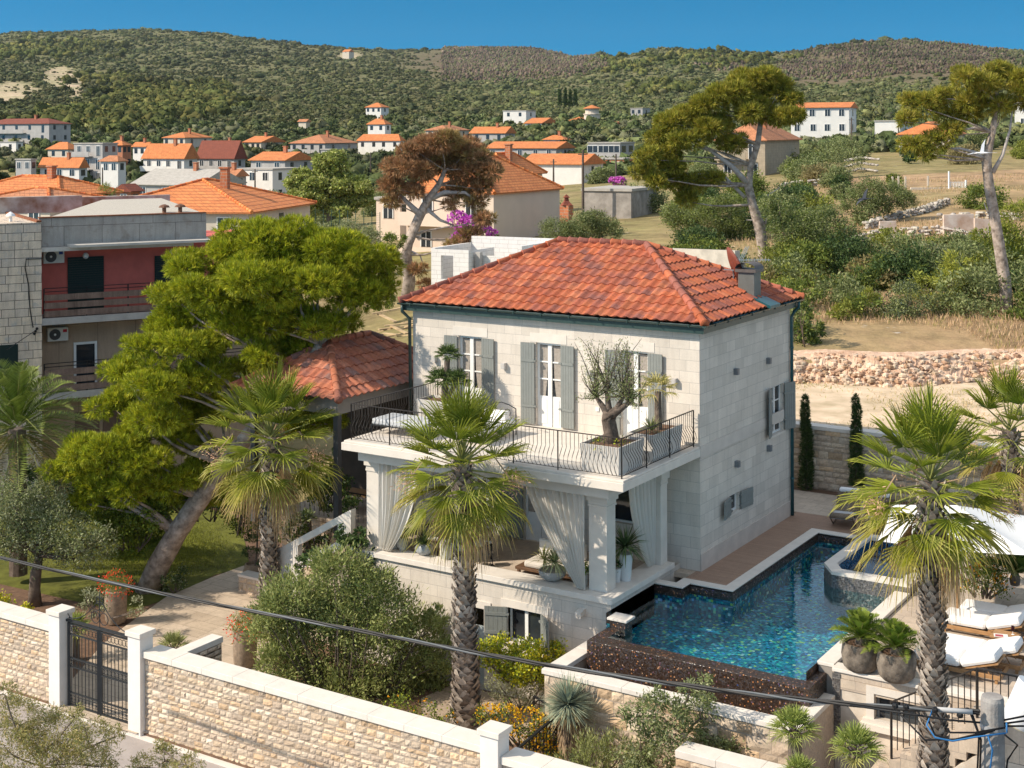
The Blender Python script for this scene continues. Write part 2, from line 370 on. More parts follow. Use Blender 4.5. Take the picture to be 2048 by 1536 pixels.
r1 = Vector((-LX-OV+hw, LY/2, zr)); r2 = Vector((OV-hw, LY/2, zr))
mb = MB()
for a, b in ((o1, r1), (o4, r1), (o2, r2), (o3, r2)): ridge_caps(mb, a, b, pal=PALR+PALT[:2])
ridge_caps(mb, r1, r2, pal=PALR+PALT[:2]); mb.build('ridge_tiles', TILE, roof, colored=True, smooth=True)
mb = MB()  # fascia, soffit
a, b = -LX-.24, .24
for x0, x1, y0, y1 in ((a, b, -.24, -.19), (a, b, LY+.19, LY+.24), (a, a+.05, -.19, LY+.19), (b-.05, b, -.19, LY+.19)): mb.box(x0, x1, y0, y1, ZE-.23, ZE+.02)
mb.box(a+.05, b-.05, -.19, -.002, ZE-.16, ZE-.11); mb.box(.002, b-.05, .0, LY, ZE-.16, ZE-.11)
mb.build('fascia', GUT, villa)
mb = MB()
def gutter(p, q, side):
    p = Vector(p); q = Vector(q); side = Vector(side); k = 7; v = []
    for e in (p, q):
        for i in range(k): an = PI*i/(k-1); v.append(e+side*(.065-.065*math.cos(an))+Vector((0, 0, -.065*math.sin(an))))
    mb.add(v, [(i, i+1, k+i+1, k+i) for i in range(k-1)]+[tuple(range(k)), tuple(range(k, 2*k))])
gutter((a-.12, -.245, ZE+.015), (b+.13, -.245, ZE+.015), (0, -1, 0)); gutter((b+.002, -.37, ZE+.012), (b+.002, LY+.37, ZE+.012), (1, 0, 0))
for i in range(11): x = a+.4+i*(b-a-.8)/10; mb.box(x-.015, x+.015, -.385, -.24, ZE-.06, ZE+.02)
for i in range(8): y = .3+i*.88; mb.box(b, b+.14, y-.015, y+.015, ZE-.06, ZE+.02)
mb.build('gutter', GUT, villa, smooth=False)
mb = MB(); mb.tube([(b+.07, LY-.02, ZE-.05), (b+.07, LY-.02, ZE-.22), (.16, LY-.02, ZE-.36), (.08, LY-.05, ZE-.55), (.08, LY-.05, .02)], .055, 10)
for z in (5.4, 3.3, 1.2): mb.tube([(.08, LY-.05, z-.03), (.08, LY-.05, z+.03)], .066, 10)
mb.build('downpipe', PIPE, villa, smooth=True)
mb = MB(); mb.tube([(-LX-.2, -.31, ZE-.05), (-LX-.2, -.31, ZE-.25), (-LX-.06, -.1, ZE-.5), (-LX-.06, -.06, 3.5)], .055, 8); mb.build('downpipe', GUT, villa, smooth=True)
# chimney flue
fm = plain('flue_metal', (.15, .155, .145), .5, .1, 4, metal=.3)
cx, cy = -.42, 4.55; mb = MB(); mb.box(cx-.27, cx+.27, cy-.26, cy+.26, 6.95, 8.05)
ch = mb.build('chimney', fm, villa, bevel=.01)
mb = MB(); k = 10; v = []
for y in (cy-.33, cy+.33):
    for i in range(k+1): an = PI*i/k; v.append((cx-.34*math.cos(an), y, 8.1+.2*math.sin(an)))
mb.add(v, [(i, i+1, k+2+i, k+1+i) for i in range(k)]); mb.box(cx-.34, cx+.34, cy-.33, cy+.33, 8.0, 8.09); mb.build('chimney_cap', plain('cap_metal', (.13, .11, .10), .5, .15, 5, metal=.3), ch)
mb = MB(); mb.extr([(cx+.3, cy-.4, ZE+.2), (cx+.85, cy-.4, ZE-.02+.03), (cx+.85, cy-.4, ZE+.1), (cx+.3, cy-.4, ZE+.32)], (0, .8, 0)); mb.build('flashing', PIPE, ch)
# doors, windows, shutters
def leafdoor(parent, x, z0, z1, w, y=.14, split=.36, rows=3, glassy=GLASS):
    """double french door in the front wall (faces -y): frame, panes, solid lower panels, curtains behind the panes"""
    d = MB(); zs = z0+(z1-z0)*split; hw_ = w/2
    d.box(x-hw_, x-hw_+.07, y-.04, y+.05, z0, z1); d.box(x+hw_-.07, x+hw_, y-.04, y+.05, z0, z1); d.box(x-hw_+.07, x+hw_-.07, y-.04, y+.05, z1-.07, z1)
    d.box(x-.065, x+.065, y-.055, y+.04, z0, z1-.07)
    for sx in (-1, 1):
        xa, xb = sorted((x+sx*.065, x+sx*(hw_-.07)))
        d.box(xa, xb, y-.02, y+.03, z0, zs); d.box(xa+.06, xb-.06, y-.035, y-.019, z0+.08, zs-.08)
        for r in range(1, rows): z = zs+(z1-.07-zs)*r/rows; d.box(xa, xb, y-.03, y+.03, z-.02, z+.02)
    f = d.build('french_door', WHITE, parent)
    g = MB(); g.box(x-hw_+.07, x+hw_-.07, y+.005, y+.015, zs, z1-.07); g.build('pane', glassy, f)
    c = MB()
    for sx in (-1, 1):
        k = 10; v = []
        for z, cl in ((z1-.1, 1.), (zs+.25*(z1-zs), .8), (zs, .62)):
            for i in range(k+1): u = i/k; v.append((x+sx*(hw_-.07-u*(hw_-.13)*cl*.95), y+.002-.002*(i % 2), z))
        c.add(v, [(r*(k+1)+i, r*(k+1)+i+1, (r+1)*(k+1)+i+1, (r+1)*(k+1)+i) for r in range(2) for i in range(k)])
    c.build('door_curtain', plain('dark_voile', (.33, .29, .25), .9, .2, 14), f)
    return f
def shutter(parent, axis, c, hinge, w, z0, z1, ang, mat=GREY, out=-1):
    """louvred-plank shutter hung at 'hinge', swung out by ang (180 = flat on the wall)"""
    mb = MB(); n = 5; t = .035
    a = rad(ang); sx = 1 if w > 0 else -1; w = abs(w)
    def pt(u, k, z):
        du = u*math.cos(a)-k*math.sin(a)*1; dn = u*math.sin(a)+k*math.cos(a)
        uu = hinge+sx*du*1; nn = c+out*(.03+dn)
        return (uu, nn, z) if axis == 'y' else (nn, uu, z)
    def bx(u0, u1, k0, k1, z0, z1):
        v = [pt(u, k, z) for z in (z0, z1) for k in (k0, k1) for u in (u0, u1)]
        mb.add(v, [(0, 2, 3, 1), (4, 5, 7, 6), (0, 1, 5, 4), (2, 6, 7, 3), (0, 4, 6, 2), (1, 3, 7, 5)])
    for i in range(n): bx(w*i/n+.003, w*(i+1)/n-.003, 0, t, z0, z1)
    for zz in (z0+.22*(z1-z0), z0+.78*(z1-z0)): bx(.02, w-.02, t, t+.018, zz-.04, zz+.04)
    for zz in (z0+.22*(z1-z0), z0+.78*(z1-z0)): bx(-.06, .05, -.01, t+.03, zz-.025, zz+.025)
    return mb.build('shutter', mat, parent)
DARKSH = plain('shaded_shutter', (.075, .085, .085), .55, .06, 6)
for x, _ in D_UP:
    f = leafdoor(villa, x, TZ, 6.02, W)
    shutter(villa, 'y', 0, x-W/2-.02, -.47, TZ+.06, 6.0, 4); shutter(villa, 'y', 0, x+W/2+.02, .47, TZ+.06, 6.0, 4)
for x, _ in D_UP: mb = MB(); mb.box(x-W/2-.2, x+W/2+.2, -.012, .05, 6.02, 6.3); mb.build('lintel', PLAINLIME, villa)
for x, a_, b_, w in lowd:
    leafdoor(villa, x, a_, b_, w); shutter(villa, 'y', 0, x-w/2-.02, -.5, a_+.06, b_, 12); shutter(villa, 'y', 0, x+w/2+.02, .5, a_+.06, b_, 12)
def win(parent, axis, c, u0, u1, z0, z1, out, name='window', mull=1, sill=True):
    mb = MB()
    def bx(ua, ub, k0, k1, za, zb):
        k0, k1 = sorted((c-out*k0, c-out*k1))
        if axis == 'y': mb.box(ua, ub, k0, k1, za, zb)
        else: mb.box(k0, k1, ua, ub, za, zb)
    t = .06
    bx(u0, u0+t, .1, .17, z0, z1); bx(u1-t, u1, .1, .17, z0, z1); bx(u0+t, u1-t, .1, .17, z1-t, z1); bx(u0+t, u1-t, .1, .17, z0, z0+t)
    if mull:
        m = (u0+u1)/2; bx(m-.05, m+.05, .09, .16, z0+t, z1-t)
        if z1-z0 > 1.2:
            for q in (1, 2): z = z0+(z1-z0)*q/3; bx(u0+t, m-.05, .11, .16, z-.018, z+.018); bx(m+.05, u1-t, .11, .16, z-.018, z+.018)
    f = mb.build(name, WHITE, parent)
    mb = MB(); bx(u0+t, u1-t, .13, .14, z0+t, z1-t); mb.build('pane', GLASS, f)
    if sill: mb = MB(); bx(u0-.06, u1+.06, .1, -.05, z0-.07, z0-.002); mb.build('sill', PLAINLIME, f)
    return f
win(villa, 'x', 0, 5.17, 6.22, 2.84, 4.34, 1); win(villa, 'x', 0, 2.02, 2.72, 1.13, 1.66, 1, mull=0)
win(villa, 'y', 0, loww[0]-.43, loww[0]+.43, 1.0, 2.05, -1, mull=0)
for hgs, w, z0, z1, an in ((5.15, -.5, 2.86, 4.34, 14), (6.24, .5, 2.86, 4.34, 20), (2.0, -.66, 1.13, 1.66, 8), (2.74, 1.0, 1.13, 1.66, 6)):
    shutter(villa, 'x', 0, hgs, w if abs(w) < .7 else .72, z0, z1, an, out=1)
shutter(villa, 'y', 0, loww[0]-.45, -.42, 1.0, 2.05, 50); shutter(villa, 'y', 0, loww[0]+.45, .42, 1.0, 2.05, 35)
# balcony slab, beam, pillars, parapet, cellar storey
YS = -4.6; XS = -9.05
mb = MB(); mb.box(XS-.1, .02, YS, -.002, 3.22, 3.44); mb.box(XS-.04, .0, YS+.05, -.002, 3.441, 3.5); mb.build('balcony_slab', PLAINLIME, villa, bevel=.012)
mb = MB(); mb.box(XS+.2, -.62, -4.2, -3.72, 2.88, 3.219); mb.box(-1.1, -.62, -3.72, -.002, 2.88, 3.219); mb.box(XS+.2, XS+.68, -3.72, -.002, 2.88, 3.219); mb.build('porch_beam', PLAINLIME, villa)
mb = MB(); mb.box(XS+.68, -1.1, -3.72, -.002, 3.16, 3.218); mb.build('porch_ceiling', WHITE, villa)
def pillar(x0, x1, y0, y1, z0, zt=2.88):
    mb = MB(); mb.box(x0, x1, y0, y1, z0, zt-.32); mb.box(x0-.025, x1+.025, y0-.025, y1+.025, zt-.38, zt-.32); mb.box(x0-.06, x1+.06, y0-.06, y1+.06, zt-.22, zt-.001); mb.box(x0-.015, x1+.015, y0-.015, y1+.015, zt-.319, zt-.221)
    return mb.build('pillar', PLAINLIME, villa, bevel=.008)
pillar(-1.44, -.9, -3.8, -3.32, .3); pillar(-1.15, -.74, -.98, -.58, .3); pillar(-8.86, -8.3, -3.8, -3.3, .3); pillar(-9.35, -8.87, -3.2, -2.7, .3)
mb = MB(); mb.box(XS-.2, -.55, -4.2, -3.5, .15, .3); mb.box(-1.25, -.55, -3.5, -.5, .15, .3); mb.build('sill_cap', COPE, villa, bevel=.01)
cdoor = (-5.35, -4.55, -2.8, -.68); cwin = (-3.78, -2.72, -1.4, -.48)
mb = MB(); wall_grid(mb, 'y', -4.1, XS-.1, -.62, -3.2, .15, [cdoor, cwin], .3, -1)
mb.quad((-.62, -4.1, -3.2), (-.62, -.002, -3.2), (-.62, -.002, .15), (-.62, -4.1, .15)); mb.quad((XS-.1, -4.1, -3.2), (XS-.1, -.002, -3.2), (XS-.1, -.002, .15), (XS-.1, -4.1, .15))
mb.build('cellar_wall', LIME, villa)
mb = MB()
for x0, x1, z0, z1 in (cdoor, cwin):
    mb.box(x0-.2, x0, -4.125, -4.0, z0, z1); mb.box(x1, x1+.2, -4.125, -4.0, z0, z1); mb.box(x0-.22, x1+.22, -4.13, -4.0, z1, z1+.2)
mb.build('stone_surround', PLAINLIME, villa)
win(villa, 'y', -4.1, cwin[0], cwin[1], cwin[2], cwin[3], -1)
shutter(villa, 'y', -4.1, cwin[0]-.02, -.62, cwin[2]+.03, cwin[3], 22); shutter(villa, 'y', -4.1, cwin[1]+.02, .62, cwin[2]+.03, cwin[3], 40)
mb = MB(); mb.box(cdoor[0], cdoor[1], -3.95, -3.9, cdoor[2], cdoor[3]-.55); mb.build('cellar_door', plain('pale_blue_door', (.42, .47, .48), .5, .05, 4), villa)
mb = MB(); mb.box(XS-.1, -.63, -3.7, -.003, -.12, 0.); mb.build('porch_floor', TRAV, villa)
mb = MB(); mb.box(-.629, -.03, -.4, -.003, -.14, -.004); mb.build('door_step', TRAV, villa)
# lamps (box lights on the wall)
lampm = plain('lamp_stone', (.50, .47, .44), .6, .1, 8); lampd = plain('lamp_metal', (.16, .17, .18), .4, .1, 8)
def lamp(x, y, z, sx, sy, m):
    mb = MB(); mb.box(x-sx if sx < 0 else x-.07, x+.07 if sx < 0 else x+sx, y-sy, y+.07 if sy == 0 else y, z-.08, z+.08) if False else None
def wlamp(face, u, z, m):
    mb = MB()
    if face == 'y': mb.box(u-.07, u+.07, -.14, .0, z-.09, z+.09); mb.box(u-.05, u+.05, -.145, -.14, z-.06, z+.06)
    else: mb.box(.0, .13, u-.075, u+.075, z-.09, z+.09); mb.box(.13, .134, u-.05, u+.05, z-.06, z+.06)
    mb.build('wall_lamp', m, villa)
for u, z in ((-6.5, 5.22), (-3.52, 5.27), (-9.1, 5.22), (-.75, 5.27)): wlamp('y', u, z, lampm)
for u, z in ((2.42, 5.26), (4.91, 5.23), (2.46, 2.53), (4.92, 2.52)): wlamp('x', u, z, lampd)
mb = MB(); mb.extr([(-1.55, -4.1, -.1), (-1.55, -4.36, -.16), (-1.55, -4.36, -.3), (-1.55, -4.1, -.24)], (.17, 0, 0)); mb.tube([(-1.465, -4.355, -.23), (-1.465, -4.38, -.235)], .045, 10)
mb.build('floodlight', PLAINLIME, villa)
mb = MB(); mb.box(-3.32, -3.22, -.03, 0, 4.16, 4.28); mb.build('socket_box', WHITE, villa)
# balcony railing with bellied balusters
def railing(name, mb, p, q, out, zb, h=1.03, step=.125, posts=(0, 1), belly=.15):
    p = Vector(p); q = Vector(q); out = Vector(out); Ln = (q-p).length; d = (q-p)/Ln; n = max(2, round(Ln/step))
    prof = [(0, .06), (.35*belly, .1), (.85*belly, .2), (belly, .3), (.8*belly, .42), (.25*belly, .54), (-.1*belly, .62), (0, .70), (0, h-.02)]
    for i in range(n+1):
        c = p+d*(Ln*i/n)
        if i in (0, n) or (i % 11 == 0 and n-i > 4): mb.bar(c+Vector((0, 0, zb)), c+Vector((0, 0, zb+h)), .035); continue
        mb.tube([c+out*o_+Vector((0, 0, zb+z)) for o_, z in prof], .0085, 4, cap=False)
    mb.bar(p+Vector((0, 0, zb+h)), q+Vector((0, 0, zb+h)), .045, .02); mb.bar(p+Vector((0, 0, zb+.06)), q+Vector((0, 0, zb+.06)), .02, .012)
mb = MB(); yr_ = -4.38; xl = -8.95; xr_ = -.14
railing('', mb, (xl, yr_, 0), (xr_, yr_, 0), (0, -1, 0), TZ); railing('', mb, (xr_, yr_, 0), (xr_, -.12, 0), (1, 0, 0), TZ); railing('', mb, (xl, yr_, 0), (xl, -.1, 0), (-1, 0, 0), TZ)
mb.build('balcony_railing', IRON, villa)

# dish and aerial fixed on the roof
DC = on_y(1467, 541, 4.9)
t = thing('satellite_dish', 'rust red satellite dish with arm on the villa roof behind the flue', 'satellite dish', DC)
mb = MB(); nrm = Vector((.62, .55, .38)).normalized(); ax = nrm.cross(Vector((0, 0, 1))).normalized(); ay = ax.cross(nrm); v = []
for i in range(5):
    r = i/4
    for q in range(18): an = 2*PI*q/18; v.append(ax*.55*r*math.cos(an)+ay*.75*r*math.sin(an)+nrm*(.16*r*r))
mb.add(v, [(i*18+q, i*18+(q+1) % 18, (i+1)*18+(q+1) % 18, (i+1)*18+q) for i in range(4) for q in range(18)])
o = mb.build('reflector', plain('rust_paint', (.20, .05, .03), .6, .15, 8), t, smooth=True); o.modifiers.new('thick', 'SOLIDIFY').thickness = .015
mb = MB(); mb.tube([(0, 0, -.8), (0, 0, -.1), (0, -.06, 0)], .022, 6); mb.bar((-.3, -.06, .02), (.3, -.06, .02), .03); mb.build('mount', plain('galvanised', (.3, .32, .35), .4, .1, 6, metal=.5), t)
mb = MB(); mb.tube([(0, .0, -.45), (-.5, .55, -.2)], .018, 5); mb.blob((-.52, .58, -.15), .06); mb.blob((-.46, .58, -.15), .05); mb.build('receiver_arm', WHITE, t)
AC = on_y(1480, 520, 4.6)
t = thing('tv_aerial', 'silver branching television aerial beside the dish on the roof', 'aerial', AC)
am = plain('aluminium', (.62, .63, .65), .35, .05, 8, metal=.6)
mb = MB(); mb.tube([(-.1, 0, -1.0), (-.1, 0, .1)], .015, 6); mb.build('mast', HINGE, t)
mb = MB(); rv = Vector((ct, st, 0)); mb.bar(rv*-.1, rv*.95, .018)
for i in range(9): c = rv*(.2+i*.085); mb.bar(c-Vector((0, 0, .05)), c+Vector((0, 0, .05)), .01)
for k in range(3):
    for s_ in (-1, 1): mb.bar(rv*(-.02+.05*k), rv*(.18+.05*k)+Vector((0, 0, s_*.42)), .014)
mb.build('boom', am, t)
# ------------------------------------------------------------------ plant makers (each returns the thing)
G_OLIVE = [(.118, .14, .048), (.152, .172, .066), (.092, .115, .038), (.185, .2, .09)]
G_PINE = [(.19, .215, .011), (.235, .25, .013), (.14, .168, .011), (.285, .28, .018)]
G_PINE2 = [(.17, .17, .02), (.22, .205, .025), (.13, .135, .018), (.25, .21, .035)]
G_BUSH = [(.085, .115, .022), (.115, .142, .026), (.065, .09, .018), (.15, .17, .032)]
G_DARK = [(.03, .055, .018), (.045, .075, .022), (.06, .09, .025)]
G_YEL = [(.30, .32, .02), (.40, .37, .02), (.23, .27, .02)]
G_GREY = [(.21, .22, .125), (.26, .265, .165), (.165, .175, .09)]
G_ROSE = [(.165, .19, .058), (.21, .232, .075), (.125, .15, .042), (.26, .265, .10)]
G_DEAD = [(.26, .14, .07), (.22, .115, .055), (.31, .18, .09), (.18, .115, .055)]
G_PALM = (.10, .128, .011)

def limb(mb, a, b, r0, r1, sag=.12, n=6, k=5, j=.12):
    a = Vector(a); b = Vector(b); ln = (b-a).length; off = Vector((R.uniform(-1, 1), R.uniform(-1, 1), R.uniform(-.6, .6)))*sag*ln; pts = []; rr = []
    for i in range(k+1):
        t = i/k; pts.append(a.lerp(b, t)+off*math.sin(PI*t)+Vector((R.uniform(-1, 1), R.uniform(-1, 1), R.uniform(-1, 1)))*ln*.012); rr.append(r0+(r1-r0)*t)
    mb.tube(pts, rr, n, j=j)
def tree(name, label, cat, base, trunk, puffs, leaf, group=None, bark=None, limbs=True, mat=None, crownname='crown', rootr=.5):
    """trunk: [(x,y,z,r)...] relative to the base; puffs: [(x,y,z,rx[,rz])]; leaf(lf, c, r) puts the leaves on"""
    t = thing(name, label, cat, base, 0, group); mb = MB(); P = [Vector(p[:3]) for p in trunk]
    mb.tube(P, [p[3] for p in trunk], 10, j=.1)
    lf = LEAF()
    for q in puffs:
        c = Vector(q[:3]); r = (q[3], q[3], q[4] if len(q) > 4 else q[3]*.75)
        if limbs and len(q) < 6:
            k = min(range(len(P)), key=lambda i: (P[i]-c).length+(0 if P[i].z < c.z+.2 else 3)+(0 if i else 2)); limb(mb, P[k], c-Vector((0, 0, r[2]*.25)), trunk[k][3]*.5*min(1, q[3]/.8), .02)
            for _ in range(2): limb(mb, c-Vector((0, 0, r[2]*.25)), c+Vector(rdir(1)[0])*r[0]*.75, .014, .005, k=3, n=4)
        leaf(lf, c, r)
    mb.build('trunk', bark or BARK, t, smooth=True); lf.build(crownname, mat or LEAFM, t); return t
def olive_leaf(n=900, ln=.11, wd=.017, cols=G_OLIVE, clusters=26, spread=.34):
    return lambda lf, c, r: puff_leaves(lf, c, r, int(n*r[0]**2), ln, wd, cols, clusters=max(6, int(clusters*r[0]**1.5)), spread=spread)
def pine_leaf(n=330, ln=.24, wd=.012, cols=G_PINE, nd=9):
    return lambda lf, c, r: puff_needles(lf, c, r, int(n*r[0]**2), ln, wd, cols, nd)
def shrub(name, label, cat, base, puffs, n=900, ln=.09, wd=.03, cols=G_BUSH, clusters=22, spread=.34, group=None, flowers=None, up=0., stems=True, outw=.6):
    t = thing(name, label, cat, base, 0, group); lf = LEAF(); mb = MB()
    for q in puffs:
        c = Vector(q[:3]); r = (q[3], q[3], q[4] if len(q) > 4 else q[3]*.8)
        puff_leaves(lf, c, r, int(n*q[3]**2), ln, wd, cols, clusters=max(8, int(clusters*q[3]**1.3)), spread=spread, droop=-up, outw=outw)
        for _ in range(3): limb(mb, (c.x*.4, c.y*.4, 0), c+Vector(rdir(1)[0])*q[3]*.6, .03, .008, k=3, n=4)
    if stems: mb.build('stems', BARK, t)
    lf.build('foliage', LEAFM, t)
    if flowers:
        cols2, nf, sz = flowers; fl = LEAF()
        for q in puffs:
            r = np.array([q[3], q[3], q[4] if len(q) > 4 else q[3]*.8]); p, d = shell(int(nf*q[3]**2), q[:3], r, .9, 1.08, .5)
            cc = np.asarray(cols2)[RNG.integers(0, len(cols2), len(p))]
            for _ in range(3): a = unit(rdir(len(p))+d*.4); fl.add(p, a*sz, unit(np.cross(a, rdir(len(p))))*sz*.45, cc)
        fl.build('blossoms', LEAFM, t)
    return t
def fan_leaf(lf, hub, ax, size, col, tip, spread=2.1, n=30, droop=.25, fold=.0, ragged=.08):
    """one costapalmate leaf: blades fanned about the axis, joined over the inner half"""
    ax = np.asarray(ax, float); ax /= np.linalg.norm(ax); s = np.cross(ax, (0, 0, 1.)); s /= max(np.linalg.norm(s), 1e-6); up = np.cross(s, ax)
    ph = np.linspace(-spread, spread, n); ln = size*(1-.28*(np.abs(ph)/spread)**2)*RNG.uniform(1-ragged, 1, n)
    d = np.cos(ph)[:, None]*ax+np.sin(ph)[:, None]*s; d = unit(d+up*(fold*np.abs(np.sin(ph))[:, None]))
    w = size*spread*2/n*.21; side = unit(np.cross(d, up)); tilt = side*.8+up*.6*np.where(np.arange(n) % 2, 1, -1)[:, None]
    hub = np.asarray(hub); g = np.array([0, 0, -1.])
    p0 = np.repeat(hub[None], n, 0)+d*size*.04; p1 = hub+d*ln[:, None]*.40+g*droop*size*.10; p2 = hub+d*ln[:, None]*.8+g*droop*size*.34*RNG.uniform(.6, 1.4, (n, 1)); p3 = hub+d*ln[:, None]*.98+g*droop*size*.85*RNG.uniform(.6, 1.5, (n, 1))
    w0, w1, w2, w3 = w*.15, w, w*.55, w*.12
    col = np.asarray(col, float); tip = np.asarray(tip, float); k = RNG.uniform(.8, 1.2, (n, 1))
    for A, B, wa, wb, c in ((p0, p1, w0, w1, col), (p1, p2, w1, w2, col*.75+tip*.25), (p2, p3, w2, w3, tip*.65+col*.35)):
        lf.V.append(np.stack([A-tilt*wa, A+tilt*wa, B+tilt*wb, B-tilt*wb], 1)); lf.C.append(np.clip(c*k, 0, 1))
def fan_palm(label, base, height, r0, r1, crown_r, nl=30, group=None, name='fan_palm', lean=(0, 0), nblade=32, dead=10, leafs=.56, skirt=True, droopk=.44):
    t = thing(name, label, 'palm tree', base, 0, group); top = Vector((lean[0], lean[1], height)); mb = MB()
    P = lambda q: Vector((lean[0]*q*q, lean[1]*q*q, height*q)); RR = lambda q: r0+(r1-r0)*min(1, q*1.6)+.05*r0*math.exp(-q*14)*4
    mb.cc = (.16, .125, .10); mb.tube([P(i/10) for i in range(11)], [RR(i/10)*.93 for i in range(11)], 12)
    row = .105; nr = int(height/row)
    for i in range(nr):                                             # old leaf bases: crossed, split, pointing up
        z = i/nr; c = P(z); r = RR(z); k = 8
        for q in range(k):
            an = 2*PI*(q+.5*(i % 2))/k+R.uniform(-.12, .12)+i*.05; e = Vector((math.cos(an), math.sin(an), 0)); s_ = Vector((-e.y, e.x, 0)); w = r*.47*R.uniform(.8, 1.15); hh = row*R.uniform(1.3, 2.1); o = R.uniform(.02, .07)*(1+z)
            g = R.uniform(.75, 1.25); mb.cc = tuple(x*g for x in R.choice([(.44, .375, .31), (.37, .31, .26), (.50, .43, .36), (.29, .235, .19)]))
            sk = R.uniform(-.5, .5)*w
            a = c+e*r*.95-s_*w; b = c+e*r*.95+s_*w; up = Vector((0, 0, hh)); tip = c+e*(r+o)+s_*sk+up
            mb.add([a, b, c+e*(r+o*1.1)+s_*(w*.55+sk)+up*.7, tip, c+e*(r+o*1.1)-s_*(w*.55-sk)+up*.7], [(0, 1, 2, 3, 4)])
    mb.build('trunk', PALMB, t, colored=True)
    lf = LEAF(); pet = MB(); ga = 2.39996
    for i in range(nl):
        f = i/nl; el = rad(82-132*f**.85)+R.uniform(-.14, .14); az = i*ga+R.uniform(-.2, .2); d = Vector((math.cos(az)*math.cos(el), math.sin(az)*math.cos(el), math.sin(el)))
        st_ = top+Vector((0, 0, .15-.5*f)); pl = crown_r*(1-leafs)*R.uniform(.85, 1.15)*(1.15 if f < .3 else 1.25); hub = st_+d*pl-Vector((0, 0, .12*f*pl)); size = crown_r*leafs*R.uniform(.85, 1.08)
        age = min(1, max(0, (f-.38)*1.6))*R.uniform(.3, 1.2); col = np.array(G_PALM)*(1-.1*age)*R.uniform(.8, 1.2)+np.array((.07, .05, 0))*age; tip = np.array((.22, .215, .03))*(1-age)+np.array((.40, .27, .13))*age
        ax = (d+Vector((0, 0, .05-.42*f*droopk))).normalized()
        fan_leaf(lf, hub, ax, size, col, tip, n=nblade, spread=1.5+R.uniform(-.25, .3), droop=(.10+.85*f)*droopk, fold=.55-.4*f)
        pet.tube([st_, st_+(hub-st_)*.6+Vector((0, 0, .02)), hub+d*size*.12], [.03, .02, .014], 5)
    lf.build('fronds', PALMM, t); pet.build('leaf_stalks', plain('palm_stalk', (.20, .21, .06), .5, .2, 6), t)
    if dead:
        lf = LEAF(); pet = MB()
        for i in range(dead):
            az = i*ga*1.3; el = rad(R.uniform(-75, -35)); d = Vector((math.cos(az)*math.cos(el), math.sin(az)*math.cos(el), math.sin(el))); st_ = top-Vector((0, 0, R.uniform(.35, .8))); hub = st_+d*crown_r*.3
            fan_leaf(lf, hub, (d+Vector((0, 0, -.8))).normalized(), crown_r*.5*R.uniform(.7, 1), (.33, .22, .11), (.42, .30, .17), n=20, spread=1.1, droop=1.1, fold=.2)
            pet.tube([st_, hub], [.025, .012], 4)
        for i in range(7):                                          # dry flower stalks
            az = i*2.1; d = Vector((math.cos(az), math.sin(az), .35)).normalized(); a = top+Vector((0, 0, -.1)); q = a+d*crown_r*.55; e = q+Vector((d.x, d.y, -1.))*crown_r*.3; pet.tube([a, q, e], [.015, .01, .006], 4)
            p = np.array(e)+RNG.normal(size=(70, 3))*crown_r*.08; lf.add(p, rdir(70)*.1, rdir(70)*.012, (.46, .28, .18))
        lf.build('dry_fronds', PALMM, t); pet.build('dry_stalks', plain('dry_stalk', (.36, .25, .15), .8, .2, 6), t)
    return t
def frond(lf, base, d, ln, col, tip, n=34, lw=.02, ll=.35, arch=.6, vee=.5):
    """one feather frond: leaflets along an arching rib"""
    d = Vector(d).normalized(); side = d.cross(Vector((0, 0, 1)))
    if side.length < .05: side = Vector((1, 0, 0))
    side.normalize(); u = np.linspace(.08, 1, n); b = np.array(base); dv = np.array(d); g = np.array([0, 0, -1.])
    p = b+dv*ln*u[:, None]+g*arch*ln*(u**2.2)[:, None]*.55; tg = unit(np.gradient(p, axis=0)); sd = np.array(side); upv = unit(np.cross(sd[None], tg))
    L_ = ll*ln*np.sin(np.clip(u*1.02, 0, 1)*PI*.86+.25)[:, None]; col = np.asarray(col); tip = np.asarray(tip); cc = col*(1-u[:, None]**3)+tip*u[:, None]**3
    for s_ in (-1, 1):
        a = unit(tg*.62+sd*s_*.8+upv*vee+rdir(n)*.08); bb = unit(np.cross(a, upv)); lf.add(p, a*L_*RNG.uniform(.85, 1.1, (n, 1)), bb*lw, cc*RNG.uniform(.8, 1.2, (n, 1)))
    return p
def cycad(name, label, cat, base, pot=None, crown_z=.6, ln=.75, nl=26, cols=((.10, .15, .02), (.16, .19, .03)), group=None, ll=.3, trunk_r=.12):
    t = thing(name, label, cat, base, 0, group)
    if pot: pot(t)
    lf = LEAF(); rb = MB()
    for i in range(nl):
        f = i/nl; el = rad(80-75*f); az = i*2.39996; d = Vector((math.cos(az)*math.cos(el), math.sin(az)*math.cos(el), math.sin(el)))
        p = frond(lf, (0, 0, crown_z), d, ln*R.uniform(.85, 1.1), np.array(cols[0])*R.uniform(.8, 1.2), cols[1], n=26, lw=.016*ln/.75, ll=ll, arch=.5, vee=.45); rb.tube([p[0], p[len(p)//2], p[-1]], [.012, .009, .004], 4)
    lf.build('fronds', PALMM, t); rb.build('ribs', MATS['palm_stalk'], t)
    mb = MB(); mb.lathe((0, 0, crown_z-.3), [(trunk_r, 0), (trunk_r*1.2, .15), (trunk_r*.8, .32)], 10, .08); mb.build('trunk', BARK, t); return t
